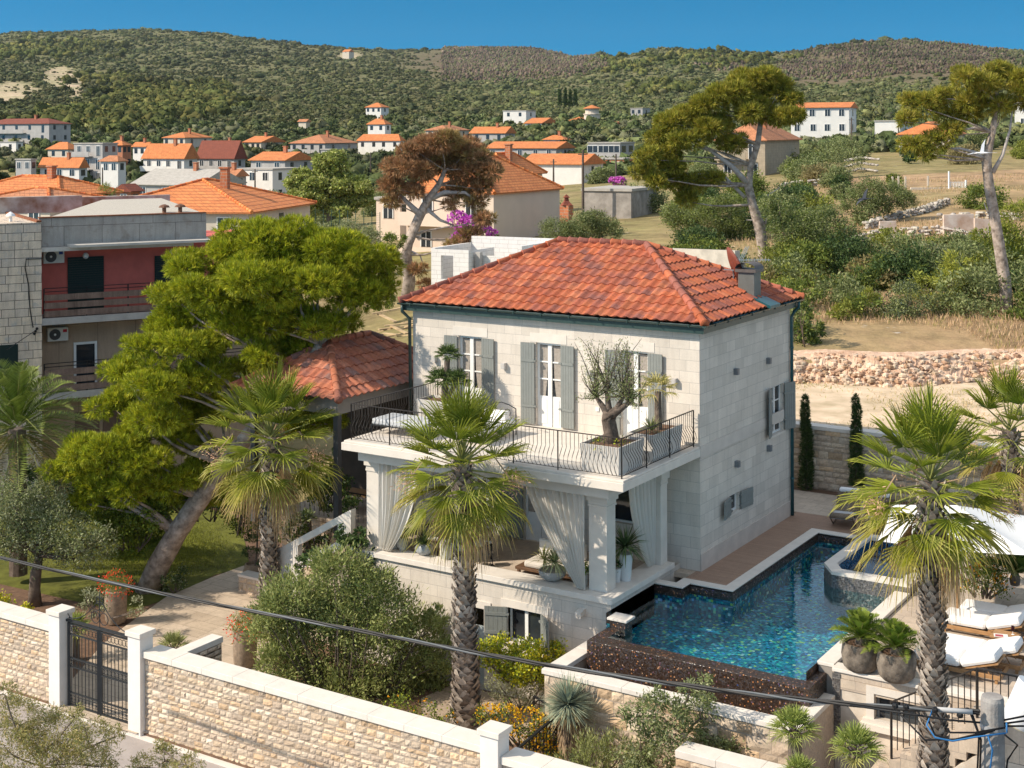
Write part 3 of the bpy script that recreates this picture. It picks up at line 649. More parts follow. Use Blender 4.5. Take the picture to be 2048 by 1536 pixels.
def spiky(lf, c, n, ln, w, col, tip, lo=-.3, droop=.2):
    d = rdir(n*2); d = d[d[:, 2] > lo][:n]; n = len(d); b = unit(np.cross(d, (0, 0, 1.)+rdir(n)*.1)); L_ = ln*RNG.uniform(.7, 1.1, (n, 1)); k = RNG.uniform(.8, 1.2, (n, 1))
    c = np.asarray(c); m = c+d*L_*.55; e = c+d*L_+np.array([0, 0, -1.])*droop*L_*(1-np.abs(d[:, 2:]))
    lf.V.append(np.stack([c+d*.02-b*w*.6, c+d*.02+b*w*.6, m+b*w, m-b*w], 1)); lf.C.append(np.asarray(col)*k); lf.V.append(np.stack([m-b*w, m+b*w, e+b*w*.1, e-b*w*.1], 1)); lf.C.append(np.asarray(tip)*k)
plain('palm_stalk', (.20, .21, .06), .5, .2, 6)
def pot_mesh(t, prof, mat, name='pot', n=20, soil=True, j=0.):
    mb = MB(); mb.lathe((0, 0, 0), prof, n, j); o = mb.build(name, mat, t, smooth=True)
    o.modifiers.new('flat', 'EDGE_SPLIT').split_angle = rad(50)
    return o
def stone_face(mb, p, u, ln, z0, z1, nrm, course=.17, lmin=.18, lmax=.42, depth=.05, pal=None, g=3, mortar=(.42, .34, .27), gap=.012):
    """rock-faced courses: every stone its own bulged, uneven block standing out of a mortar sheet"""
    p = Vector(p); u = Vector(u).normalized(); nrm = Vector(nrm); mb.cc = mortar
    mb.quad(p+Vector((0, 0, z0)), p+u*ln+Vector((0, 0, z0)), p+u*ln+Vector((0, 0, z1)), p+Vector((0, 0, z1)))
    z = z0
    while z < z1-.04:
        h = min(course*R.uniform(.75, 1.3), z1-z); 
        if z1-z-h < .06: h = z1-z
        x = -R.uniform(0, .2)
        while x < ln:
            w = R.uniform(lmin, lmax); xa = max(0, x)+gap/2; xb = min(ln, x+w)-gap/2; x += w
            if xb-xa < .04: continue
            k = R.uniform(.78, 1.2); mb.cc = tuple(c*k for c in R.choice(pal)); n = len(mb.v); v = []; gx = g+1; bx_, by_ = R.uniform(-.3, .3), R.uniform(-.3, .3)
            za, zb = z+gap/2+R.uniform(0, .012), z+h-gap/2-R.uniform(0, .012)
            for b in range(g+1):
                for a in range(gx+1):
                    s_, t_ = a/gx, b/g; edge = min(s_, 1-s_)*2.*min(t_, 1-t_)*2
                    o = depth*(.35*edge**.5+R.uniform(.1, .75)*(edge > 0)+.3*(bx_*(s_-.5)+by_*(t_-.5)))
                    jx = R.uniform(-.012, .012) if edge > 0 else 0
                    v.append(p+u*(xa+(xb-xa)*s_+jx)+Vector((0, 0, za+(zb-za)*t_+jx))+nrm*(o if edge > 0 else .004))
            mb.add(v, [(b*(gx+1)+a, b*(gx+1)+a+1, (b+1)*(gx+1)+a+1, (b+1)*(gx+1)+a) for b in range(g) for a in range(gx)])
        z += h
PALS = [(.57, .44, .31), (.60, .475, .345), (.52, .40, .285), (.62, .51, .39), (.56, .40, .255), (.53, .425, .32), (.49, .385, .29)]
def stone_wall(name, label, x0, x1, y0, y1, z0, z1, cope=.12, over=.05, group=None, faces='f', **k):
    """rubble wall along x, rock face to the front (-y), pale coping"""
    t = thing(name, label, 'wall', (0, 0, 0), 0, group); mb = MB(); mb.cc = (.5, .4, .31); mb.box(x0, x1, y0+.01, y1, z0, z1)
    if 'f' in faces: stone_face(mb, (x0, y0, 0), (1, 0, 0), x1-x0, z0, z1, (0, -1, 0), pal=PALS, **k)
    if 'r' in faces: stone_face(mb, (x1, y0, 0), (0, 1, 0), y1-y0, z0, z1, (1, 0, 0), pal=PALS, **k)
    mb.build('stonework', STONE, t, colored=True)
    if cope:
        mb = MB(); n = max(1, round((x1-x0)/1.05)); 
        for i in range(n): mb.box(x0+(x1-x0)*i/n+.002, x0+(x1-x0)*(i+1)/n-.002, y0-over, y1+over, z1, z1+cope+R.uniform(0, .006))
        mb.build('coping', COPE, t, bevel=.008)
    return t

def split(puffs, k=5, f=.52, core=.62):
    o = []
    for q in puffs:
        x, y, z, r, rz = q; o.append((x, y, z, r*core, rz*core))
        for i in range(k):
            d = rdir(1)[0]; d[2] = abs(d[2])*.9-.15; ff = f*R.uniform(.75, 1.25); o.append((x+d[0]*r*.8, y+d[1]*r*.8, z+d[2]*rz*.85, r*ff, rz*ff*.8, 1))
    return o
# ------------------------------------------------------------------ mosaic and water
def mosaic(name, stops, s=24., rough=.18, grout=(.02, .018, .016), bricks=None, flecks=None):
    m, nt, b, o = newmat(name)
    tcn = nt.nodes.new('ShaderNodeTexCoord'); v = N(nt, 'ShaderNodeTexVoronoi', feature='F1', distance='CHEBYCHEV', Scale=s, Randomness=.35)
    L(nt, tcn.outputs['Object'], v.inputs['Vector']); sp = nt.nodes.new('ShaderNodeSeparateColor'); L(nt, v.outputs['Color'], sp.inputs[0])
    c = ramp(nt, sp.outputs[0], stops); 
    r_ = nt.nodes.new('ShaderNodeMath'); r_.operation = 'GREATER_THAN'; r_.inputs[1].default_value = .46; L(nt, v.outputs['Distance'], r_.inputs[0])
    c = mixc(nt, r_.outputs[0], c, grout)
    if flecks:
        gt = N(nt, 'ShaderNodeMath', operation='GREATER_THAN'); gt.inputs[1].default_value = flecks[0]; L(nt, sp.outputs[1], gt.inputs[0]); c = mixc(nt, gt.outputs[0], c, ramp(nt, sp.outputs[2], flecks[1]))
    L(nt, c, b.inputs['Base Color']); b.inputs['Roughness'].default_value = rough; b.inputs['Specular IOR Level'].default_value = .7; b.inputs['Metallic'].default_value = 0.
    # each tessera tilts a little, so that some catch the sun
    nn = N(nt, 'ShaderNodeVectorMath', operation='MULTIPLY_ADD'); nn.inputs[1].default_value = (.5, .5, .5); g = nt.nodes.new('ShaderNodeNewGeometry')
    sb = N(nt, 'ShaderNodeVectorMath', operation='SUBTRACT'); sb.inputs[1].default_value = (.5, .5, .5); L(nt, v.outputs['Color'], sb.inputs[0])
    L(nt, sb.outputs[0], nn.inputs[0]); L(nt, g.outputs['Normal'], nn.inputs[2]); L(nt, nn.outputs[0], b.inputs['Normal']); return m
MOS_F = mosaic('blue_mosaic', [(0, (.0, .035, .10)), (.25, (.0, .11, .20)), (.5, (.0, .20, .25)), (.75, (.0, .08, .19)), (.9, (.02, .36, .36)), (1, (.0, .06, .25))], 14, .25, (.0, .08, .11), flecks=(.86, [(0, (.55, .6, .05)), (.4, (.10, .6, .42)), (.7, (.03, .25, .7)), (1, (.75, .8, .5))]))  # flecks: stray tile colours, brightened so the sparkle is painted in
MOS_W = mosaic('bronze_mosaic', [(0, (.022, .013, .01)), (.4, (.048, .027, .017)), (.7, (.032, .02, .017)), (1, (.085, .046, .024))], 34, .34, (.02, .013, .01), flecks=(.95, [(0, (.05, .10, .30)), (.4, (.42, .16, .05)), (1, (.36, .22, .12))]))
MOS_S = mosaic('grey_mosaic', [(0, (.06, .055, .055)), (.6, (.085, .078, .075)), (1, (.12, .11, .105))], 20, .4, (.22, .20, .18))
WATER, nt, b, o = newmat('pool_water')
nt.nodes.remove(b); tr = N(nt, 'ShaderNodeBsdfTransparent', Color=(.72, .97, 1., 1)); gl = N(nt, 'ShaderNodeBsdfGlossy', Roughness=.015, Color=(1, 1, 1, 1)); lw = N(nt, 'ShaderNodeLayerWeight', Blend=.5); pw = N(nt, 'ShaderNodeMath', operation='POWER'); pw.inputs[1].default_value = 5.; L(nt, lw.outputs['Facing'], pw.inputs[0]); fr = N(nt, 'ShaderNodeMath', operation='MULTIPLY_ADD'); fr.inputs[1].default_value = .9; fr.inputs[2].default_value = .02; L(nt, pw.outputs[0], fr.inputs[0]); mx = nt.nodes.new('ShaderNodeMixShader')
bp = N(nt, 'ShaderNodeBump', Strength=.10, Distance=.05); L(nt, noise(nt, 2.6, 3), bp.inputs['Height'])
for n_ in (gl, lw): L(nt, bp.outputs[0], n_.inputs['Normal'])
L(nt, fr.outputs[0], mx.inputs[0]); L(nt, tr.outputs[0], mx.inputs[1]); L(nt, gl.outputs[0], mx.inputs[2]); L(nt, mx.outputs[0], o.inputs[0])

# ------------------------------------------------------------------ pool
ZW = -.2; YI = -5.85; XR = 5.2
pool = thing('swimming_pool', 'infinity swimming pool with glittering blue mosaic and bronze tiled overflow wall', 'pool')
out = [(-.02, -5.42), (XR-.05, -5.42), (XR-.05, 1.3), (3.32, 1.3), (2.92, 1.85), (2.92, 5.32), (1.48, 5.32), (1.48, -1.15), (.22, -1.15), (.22, -1.62), (-.62, -1.62), (-.62, -4.37), (-.02, -4.37)]
mb = MB(); mb.poly([(x, y, -.85) for x, y in out]); mb.build('pool_floor', MOS_F, pool)
mb = MB()
for p, q in zip(out, out[1:]+out[:1]): mb.quad((*p, -.85), (*q, -.85), (*q, ZW-.06), (*p, ZW-.06))
mb.build('pool_side', MOS_F, pool)
mb = MB()
for p, q in list(zip(out, out[1:]+out[:1]))[1:-1]: mb.quad((*p, ZW-.06), (*q, ZW-.06), (*q, .0), (*p, .0))
mb.build('waterline_band', MOS_W, pool)
mb = MB(); mb.poly([(-.02, -5.45, ZW), *[(x, y, ZW) for x, y in out[1:]]]); w_ = mb.build('water', WATER, kind='structure')
# overflow wall, thick top, outer face and return
mb = MB()
def obox(a0, a1, y0, y1, z0, z1): mb.box(a0, a1, y0, y1, z0, z1)
obox(-.35, XR+.18, YI, -5.421, -1.5, ZW+.004); obox(XR-.049, XR+.18, -5.42, -4.72, -1.5, ZW+.004); obox(-.35, -.0, -5.42, -4.75, -1.5, ZW+.004)
mb.build('overflow_wall', MOS_W, pool, bevel=.01)
mb = MB(); mb.box(-.30, .12, -4.745, -4.36, -.7, -.002); mb.build('corner_block', MOS_W, pool)
mb = MB(); mb.box(-.36, .2, -4.80, -4.32, 0., .06); mb.build('corner_cap', COPE, pool, bevel=.01)
mb = MB(); c0, c1 = -.05, .035
for x0, x1, y0, y1 in ((-.62, -.121, -1.62, -1.3), (-.12, .22, -1.62, -.82), (.221, 1.139, -1.15, -.82), (1.14, 1.48, -1.15, 5.66), (1.481, 2.6, 5.32, 5.66)): mb.box(x0, x1, y0, y1, c0, c1)
mb.build('coping', COPE, pool, bevel=.012)
mb = MB(); mb.box(5.15, 5.56, -4.72, 1.14, c0, c1); mb.build('coping', COPE, pool, bevel=.012)
mb = MB()
for x0, x1, y0, y1 in ((-.62, -.12, -1.6, -1.32), (.25, 1.45, -1.1, -.85), (1.17, 1.45, -.85, 5.63), (1.5, 2.6, 5.35, 5.63)): mb.box(x0, x1, y0, y1, -1.5, c0-.001)
mb.build('shell', plain('pool_concrete', (.3, .27, .24), .9), pool)
mb = MB(); mb.box(5.18, 5.55, -4.7, 1.12, -1.5, c0-.001); mb.build('shell', MATS['pool_concrete'], pool)
# raised spa
spa = thing('spa_pool', 'raised spa pool with pale coping and grey mosaic at the back of the swimming pool', 'spa')
ZS = .22; so_ = [(2.95, 1.8), (3.4, 1.15), (5.56, 1.15), (5.56, 8.6), (3.9, 8.6), (3.9, 5.2), (2.95, 5.2)]; si_ = [(3.27, 1.95), (3.56, 1.5), (5.22, 1.5), (5.22, 8.3), (4.22, 8.3), (4.22, 4.88), (3.27, 4.88)]
mb = MB(); n = len(so_)
for i in range(n): j = (i+1) % n; mb.quad((*so_[i], -1.4), (*so_[j], -1.4), (*so_[j], ZS-.05), (*so_[i], ZS-.05))
mb.build('outer_face', MOS_S, spa)
mb = MB()
for i in range(n): j = (i+1) % n; mb.quad((*si_[i], -.8), (*si_[j], -.8), (*si_[j], ZS-.05), (*si_[i], ZS-.05))
mb.poly([(*p, -.8) for p in si_]); mb.build('basin', mosaic('spa_mosaic', [(0, (.0, .04, .12)), (.5, (.0, .08, .2)), (1, (.0, .14, .28))], 20, .2), spa)
mb = MB()
for i in range(n): j = (i+1) % n; mb.extr([(*so_[i], ZS-.05), (*so_[j], ZS-.05), (*si_[j], ZS-.05), (*si_[i], ZS-.05)], (0, 0, .09))
mb.build('coping', COPE, spa)
mb = MB(); mb.poly([(*p, ZS-.22) for p in si_]); mb.build('water', WATER, kind='structure')
# catch basin below the overflow edge
t = thing('catch_basin', 'stone walled catch basin with white coping below the pool overflow wall', 'basin'); zc = -.60
mb = MB(); mb.cc = (.5, .4, .31); mb.box(-.85, 5.6, -7.03, -6.72, -3.3, zc-.12); mb.box(-.85, -.52, -6.72, -4.15, -3.3, zc-.12); mb.box(5.26, 5.6, -6.72, -4.87, -3.3, zc-.12)
stone_face(mb, (-.85, -7.04, 0), (1, 0, 0), 6.45, -3.3, zc-.12, (0, -1, 0), course=.26, lmin=.3, lmax=.7, depth=.045, pal=PALS)
mb.build('stonework', STONE, t, colored=True)
mb = MB()
for i in range(6): mb.box(-.9+i*1.09+.002, -.9+(i+1)*1.09-.002, -7.1, -6.68, zc-.12, zc)
for i in range(2): mb.box(-.9, -.48, -6.68+i*1.26+.002, -6.68+(i+1)*1.26-.002, zc-.12, zc-.002)
for i in range(2): mb.box(5.22, 5.64, -6.68+i*.9+.002, -6.68+(i+1)*.9-.002, zc-.12, zc-.002)
mb.build('coping', COPE, t, bevel=.01)
mb = MB(); mb.poly([(-.52, -6.72, -1.45), (5.26, -6.72, -1.45), (5.26, -5.85, -1.45), (-.52, -5.85, -1.45)]); mb.poly([(-.52, -5.85, -1.45), (-.36, -5.85, -1.45), (-.36, -4.15, -1.45), (-.52, -4.15, -1.45)]); mb.build('basin_floor', plain('wet_stone', (.07, .05, .04), .3, .3, 4), t)
# ------------------------------------------------------------------ decks, patio, terraces
mb = MB(); mb.prism([(-.119, -.81), (1.135, -.81), (1.135, 5.67), (3.6, 5.67), (3.6, 7.3), (.02, 7.3), (.031, 0), (-.119, -.004)], -.12, .0); mb.build('timber_deck', WOOD, kind='structure')
mb = MB(); mb.prism([(-4, 7.31), (3.6, 7.31), (3.6, 9.95), (-4, 9.95)], -.12, -.004); mb.build('back_paving', TRAV, kind='structure')
mb = MB(); mb.prism([(5.57, -4.85), (16, -4.85), (16, 9.95), (5.57, 9.95)], -.2, -.06); mb.build('patio', TRAV, kind='structure')
mb = MB(); mb.prism([(-4, 9.96), (18, 9.96), (18, 10.4), (-4, 10.4)], -.3, .0); mb.build('planting_bed', SOIL, kind='structure')
stone_wall('boundary_wall', 'coursed stone wall with pale coping behind the pool and the two thin cypresses', -3.2, 9.5, 10.41, 10.8, 0, 2.05, course=.2, lmin=.25, lmax=.55)
# right retaining wall with basement window
t = thing('retaining_wall', 'pale plastered retaining wall with a sunken window under the pool patio', 'wall')
bw = (6.55, 8.15, -.95, -.38); PLAS = plain('weathered_plaster', (.60, .53, .45), .85, .16, 1.6, .15, tint=(.42, .35, .28))
mb = MB(); wall_grid(mb, 'y', -4.84, 5.6, 16, -3.3, -.205, [bw], .18, -1); mb.build('wall_face', PLAS, t)
mb = MB(); mb.box(5.57, 16, -4.9, -4.5, -.059, .02); mb.build('coping', COPE, t, bevel=.01)
mb = MB(); mb.box(5.605, 16, -4.865, -4.842, -.45, -.21); mb.build('stone_band', TRAV, t)
mb = MB(); mb.box(bw[0]-.18, bw[0], -4.9, -4.845, bw[2], bw[3]); mb.box(bw[0]-.18, bw[1]+.1, -4.9, -4.845, bw[3]+.001, bw[3]+.16); mb.box(bw[0]-.25, bw[1]+.1, -4.96, -4.845, bw[2]-.1, bw[2]-.001); mb.box(bw[0]-.3, bw[1]+.1, -5.0, -4.845, bw[2]-.24, bw[2]-.101); mb.build('stone_surround', PLAINLIME, t)
mb = MB(); mb.box(bw[0], bw[1], -4.7, -4.68, bw[2], bw[3]); f = mb.build('window', GLASS, t)
mb = MB()
for x in (bw[0]+.02, bw[0]+.55, bw[0]+1.05): mb.box(x, x+.05, -4.73, -4.7, bw[2], bw[3])
mb.build('frame', plain('grey_frame', (.2, .2, .2)), f)
mb = MB(); mb.box(5.57, 5.75, -4.88, -4.84, -1.5, -.1); mb.build('mosaic_pier', MOS_S, t)
# steps beside it
t = thing('patio_steps', 'pale stone steps with dark iron railing climbing to the pool patio', 'steps')
mb = MB()
for i in range(10):
    x = 9.1-.235*i; z = -.02-.185*i; mb.box(x-.235, x-.001 if i else 13, -5.92, -4.91, z-.75, z)
mb.build('stair_flight', TRAV, t)
mb = MB(); mb.extr([(13, -5.93, -.78), (9.1, -5.93, -.78), (6.7, -5.93, -2.65), (6.7, -5.93, -3.3), (13, -5.93, -3.3)], (0, .9, 0)); mb.build('stair_side', PLAS, t)
mb = MB(); yr2 = -5.86; mb.bar((7.25, yr2, -.08), (9.08, yr2, 1.02), .05, .03); mb.bar((9.08, yr2, 1.02), (13, yr2, 1.0), .05, .03); mb.bar((7.25, yr2, -1.5), (7.25, yr2, -.06), .045); mb.bar((9.08, yr2, -.1), (9.08, yr2, 1.02), .05)
for i in range(1, 14): k = i/14; x = 7.25+1.83*k; z = -.08+1.1*k; mb.bar((x, yr2, z-1.1), (x, yr2, z), .018)
for i in range(1, 24): x = 9.08+i*.16; mb.bar((x, yr2, .03), (x, yr2, 1.0), .018)
mb.build('railing', IRON, t)
mb = MB(); mb.prism([(5.61, -8.6), (16, -8.6), (16, -4.86), (5.61, -4.86)], -3.5, -2.75); mb.build('lower_terrace', TRAV, kind='structure')

# ------------------------------------------------------------------ front garden levels
ZG = -2.85
mb = MB(); mb.prism([(-48, -11.05), (9, -11.05), (9, -4.2), (-9.2, -4.2), (-9.2, 5), (-48, 9)], ZG-.5, ZG); mb.build('garden_soil', SOIL, kind='structure')
def poly_px(pts, z): return [tuple(at_level(u, v, z)[:2]) for u, v in pts]
LAWNM = plain('lawn_turf', (.11, .115, .018), .95, .35, 2.2, .4)
mb = MB(); mb.prism(poly_px([(-200, 1165), (0, 1168), (250, 1225), (330, 1200), (430, 1150), (500, 1132), (490, 1085), (470, 1030), (330, 1000), (-200, 1040)], ZG), ZG, ZG+.012); mb.build('lawn', LAWNM, kind='structure')
PATHM = blocks('path_flags', (.58, .47, .36), (.49, .39, .29), (.34, .27, .2), .8, .55, .012, var=.15, wob=.05)
mb = MB(); pp = [(-13.7, -11.2), (-10.4, -11.2), (-9.6, -10.2)]+poly_px([(560, 1390), (545, 1330), (580, 1210), (560, 1135), (500, 1128), (420, 1158), (330, 1197), (245, 1258), (205, 1290)], ZG)
mb.prism(pp, ZG, ZG+.03); mb.build('garden_path', PATHM, kind='structure')
mb = MB(); mb.prism([(-4.6, -6.9), (-1.6, -6.6), (-.9, -4.3), (-5.4, -4.3), (-5.6, -5.6)], ZG, ZG+.02); mb.build('gravel_path', plain('gravel_dirt', (.40, .31, .23), .95, .25, 12, .5), kind='structure')
ROADM = plain('asphalt_road', (.36, .315, .29), .9, .14, 1.4, .35)
mb = MB(); mb.prism([(-60, -26), (22, -26), (22, -11.2), (-60, -11.2)], -3.4, -2.95); mb.build('road', ROADM, kind='structure')
mb = MB(); mb.box(-60, -.15, -11.2, -10.9, -3.4, -2.90); mb.build('kerb', COPE, kind='structure')
# front wall, pillars and gate
YF = -11.0
kw = dict(course=.135, lmin=.15, lmax=.36, depth=.04)
stone_wall('front_wall', 'long tan rock faced front wall with pale coping between gate and lower right pillar', -10.3, .03, YF, YF+.42, -3.1, -.93, cope=.15, over=.09, **kw)
stone_wall('front_wall', 'front wall of tan rock faced stone left of the gate', -26, -13.8, YF, YF+.42, -3.1, -.93, cope=.15, over=.09, **kw)
stone_wall('front_wall', 'low coped front wall running on right of the last pillar', .51, 6.5, YF, YF+.42, -3.6, -1.05, cope=.15, over=.09, **kw)
stone_wall('wall_stub', 'short coped wall stub behind the front wall beside the gate', -9.75, -9.35, YF+.52, YF+1.75, -2.85, -.94, cope=.15, over=.06, faces='r', **kw)
def gpillar(x0, x1, label, zt=-.3):
    t = thing('gate_pillar', label, 'pillar', group='white pillars of the front wall'); mb = MB(); mb.box(x0, x1, -11.16, -10.72, -3.2, zt-.13); mb.build('shaft', plain('white_render', (.72, .68, .63), .75, .05, 3, .05), t, bevel=.01)
    mb = MB(); mb.box(x0-.05, x1+.05, -11.21, -10.67, zt-.129, zt); mb.build('cap', COPE, t, bevel=.012)
gpillar(-13.79, -13.36, 'white gate pillar with flat cap on the left side of the iron gate'); gpillar(-10.76, -10.31, 'white gate pillar with flat cap on the right side of the iron gate'); gpillar(.04, .5, 'white capped pillar at the right end of the long front wall', -.36)
t = thing('iron_gate', 'dark wrought iron double gate with scroll crest between white pillars', 'gate'); yg = -10.92
GATE = plain('gate_iron', (.028, .03, .032), .5, .15, 12)
for a, b in ((-13.3, -12.09), (-12.05, -10.82)):
    mb = MB(); z0, z1 = -2.82, -.62
    for x in (a+.03, b-.03): mb.bar((x, yg, z0), (x, yg, z1), .07)
    for z in (z0+.03, z1-.03, z1-.3, -1.55, -1.78, z0+.35): mb.bar((a, yg, z), (b, yg, z), .05, .03)
    n = 9
    for i in range(1, n): x = a+(b-a)*i/n; mb.bar((x, yg, z0), (x, yg, z1-.28), .018)
    for i in range(n):                                              # scroll bands
        x = a+(b-a)*(i+.5)/n
        for zz, r in ((-1.665, .07), (z1-.16, .08), (z0+.19, .09)): mb.tube([(x+r*math.cos(q*PI/4), yg, zz+r*math.sin(q*PI/4)) for q in range(9)], .009, 4, cap=False)
    mb.build('gate_leaf', GATE, t)
mb = MB(); mb.bar((-13.35, yg, -.57), (-10.77, yg, -.57), .07, .06)
for s_ in (-1, 1):
    pts = [(-12.07+s_*(.1+1.1*q/10), yg, -.5+.62*(1-q/10)**2.2) for q in range(11)]; mb.tube(pts, .014, 4); e = pts[-1]; mb.tube([(e[0]+.06*math.cos(q*.8), yg, e[2]+.06+.06*math.sin(q*.8-1.5)) for q in range(8)], .011, 4)
    for r, zz in ((.16, -.3), (.1, -.02), (.07, .18)): mb.tube([(-12.07+s_*(r+r*math.cos(q*PI/5)), yg, zz+r*math.sin(q*PI/5)) for q in range(11)], .012, 4)
mb.bar((-12.07, yg, -.55), (-12.07, yg, .38), .02); mb.build('crest', GATE, t)
# balustrade and stairs from the path to the porch
t = thing('garden_stairs', 'stone stairs with sloping pale balustrade rising from the garden path to the porch', 'stairs')
mb = MB()
for i in range(15): x = -9.3-.3*i; mb.box(x-.3, x-.001, -3.85, -2.6, -3.0, -.0-.19*i)
mb.build('stair_flight', TRAV, t)
mb = MB(); yb = -4.05; A, B = Vector((-9.25, yb, 1.36)), Vector((-12.1, yb, -.24)); dz = Vector((0, 0, -.22)); d2 = Vector((0, 0, -.72)); th = (0, .22, 0)
mb.extr([A, B, B+dz, A+dz], th); mb.extr([A+d2, B+d2, B+d2+Vector((0, 0, -.26)), A+d2+Vector((0, 0, -.26))], th)
q = lambda x: Vector((x, yb+.004, 1.36+(x+9.25)*.5614-.222)); lo = lambda x: q(x)+Vector((0, 0, -.494)); s3 = (0, .212, 0)
mb.extr([q(-12.095), lo(-12.095), lo(-11.3), q(-11.3)], s3); mb.extr([q(-9.75), lo(-9.75), lo(-9.26), q(-9.26)], s3)
mb.extr([B+d2+Vector((0, .002, -.262)), Vector((-12.1, yb+.002, ZG)), Vector((-11.25, yb+.002, ZG)), Vector((-11.25, yb+.002, -.24+.85*.5614-.98-.002))], s3)
mb.build('balustrade', PLAINLIME, t)
# annex terrace, planter walls
t = thing('terrace_wall', 'rubble terrace wall with pale edge below the dark garden pavilion', 'wall'); mb = MB(); mb.cc = (.5, .4, .3); mb.box(-14.3, -9.4, -1.39, 4, -3, -.05); stone_face(mb, (-14.3, -1.4, 0), (1, 0, 0), 4.9, -3, -.05, (0, -1, 0), pal=PALS, course=.2, lmin=.2, lmax=.5); mb.build('stonework', STONE, t, colored=True)
mb = MB(); mb.box(-14.4, -9.4, -1.5, -.9, -.049, .05); mb.box(-14.4, -9.4, -.899, 7, -.049, .04); mb.build('terrace_top', TRAV, t)
mb = MB()
for i in range(22): x = -14.2+i*.2; mb.bar((x, -1.3, .05), (x, -1.3, .95), .014)
mb.bar((-14.3, -1.3, .95), (-9.9, -1.3, .95), .035); mb.build('railing', HINGE, t)
for i, (x0, x1, y0, zt, lab) in enumerate(((-13.9, -10.2, -2.1, -1.35, 'low tan planter wall under the terrace behind the garden stairs'), (-15.9, -14.9, -1.75, -2.3, 'short coped kerb wall at the foot of the garden stairs'))):
    stone_wall('planter_wall', lab, x0, x1, y0, y0+.4, -2.9, zt, cope=.08, course=.2)
# gravel steps railing near the yucca
t = thing('garden_railing', 'black iron railing sloping down behind the front wall pillar beside yellow flowers', 'railing')
p0 = on_y(1012, 1490, -10.2); p1 = Vector((.1, -7.4, -1.85)); p2 = Vector((-.9, -7.4, -1.9)); mb = MB()
a = Vector((.15, -10.4, -1.32)); b = at_depth(1120, 1425, 33.2); c_ = at_depth(1068, 1392, 33.8); d_ = at_depth(1200, 1375, 33.6)
mb.bar(a, b, .06, .04); mb.bar(b, c_, .05, .03)
for i in range(1, 16): k = i/16; p = a.lerp(b, k); mb.bar(p-Vector((0, 0, .95)), p, .022)
for i in range(0, 6): k = i/5; p = b.lerp(c_, k); mb.bar(p-Vector((0, 0, .95)), p, .02 if i < 5 else .04)
mb.build('rails', HINGE, t)
t = thing('stair_railing', 'black iron railing at the corner of the stone basin wall behind the yucca', 'railing'); mb = MB(); e0 = at_depth(1150, 1380, 34); e1 = at_depth(1205, 1372, 33.4); e2 = at_depth(1203, 1366, 34.6)
mb.bar(e0, e1, .05); mb.bar(e1, e2, .05)
for i in range(9): p = e0.lerp(e1, i/8); mb.bar(p-Vector((0, 0, .75)), p, .02 if i < 8 else .05)
mb.bar(e0-Vector((0, 0, .7)), e1-Vector((0, 0, .7)), .03); mb.build('rails', HINGE, t)
t = thing('garden_pier', 'rough tan stone pier behind the yucca below the basin wall', 'pier'); pb = at_depth(1195, 1470, 33.3); mb = MB(); mb.cc = (.45, .33, .25); mb.box(pb.x-.3, pb.x+.35, pb.y-.3, pb.y+.3, -3, -1.75); stone_face(mb, (pb.x-.3, pb.y-.31, 0), (1, 0, 0), .65, -3, -1.75, (0, -1, 0), pal=PALS, course=.3, lmin=.3, lmax=.6); stone_face(mb, (pb.x+.36, pb.y-.3, 0), (0, 1, 0), .6, -3, -1.75, (1, 0, 0), pal=PALS, course=.3); mb.build('stonework', STONE, t, colored=True)
stone_wall('low_wall', 'low pale block wall with rounded sandy top behind the small fan palms', 3.4, 7.2, -8.6, -8.1, -3.4, -1.15, cope=.16, over=.03, course=.32, lmin=.4, lmax=.8)
# ------------------------------------------------------------------ near garden plants
def px_puffs(base, lst, d, dj=.5, fl=.75):
    o = []
    for q in lst:
        dd = d+R.uniform(-dj, dj)+(q[3] if len(q) > 3 else 0); c = at_depth(q[0], q[1], dd)-Vector(base); r = q[2]*dd/F; o.append((c.x, c.y, c.z, r, r*fl))
    return o
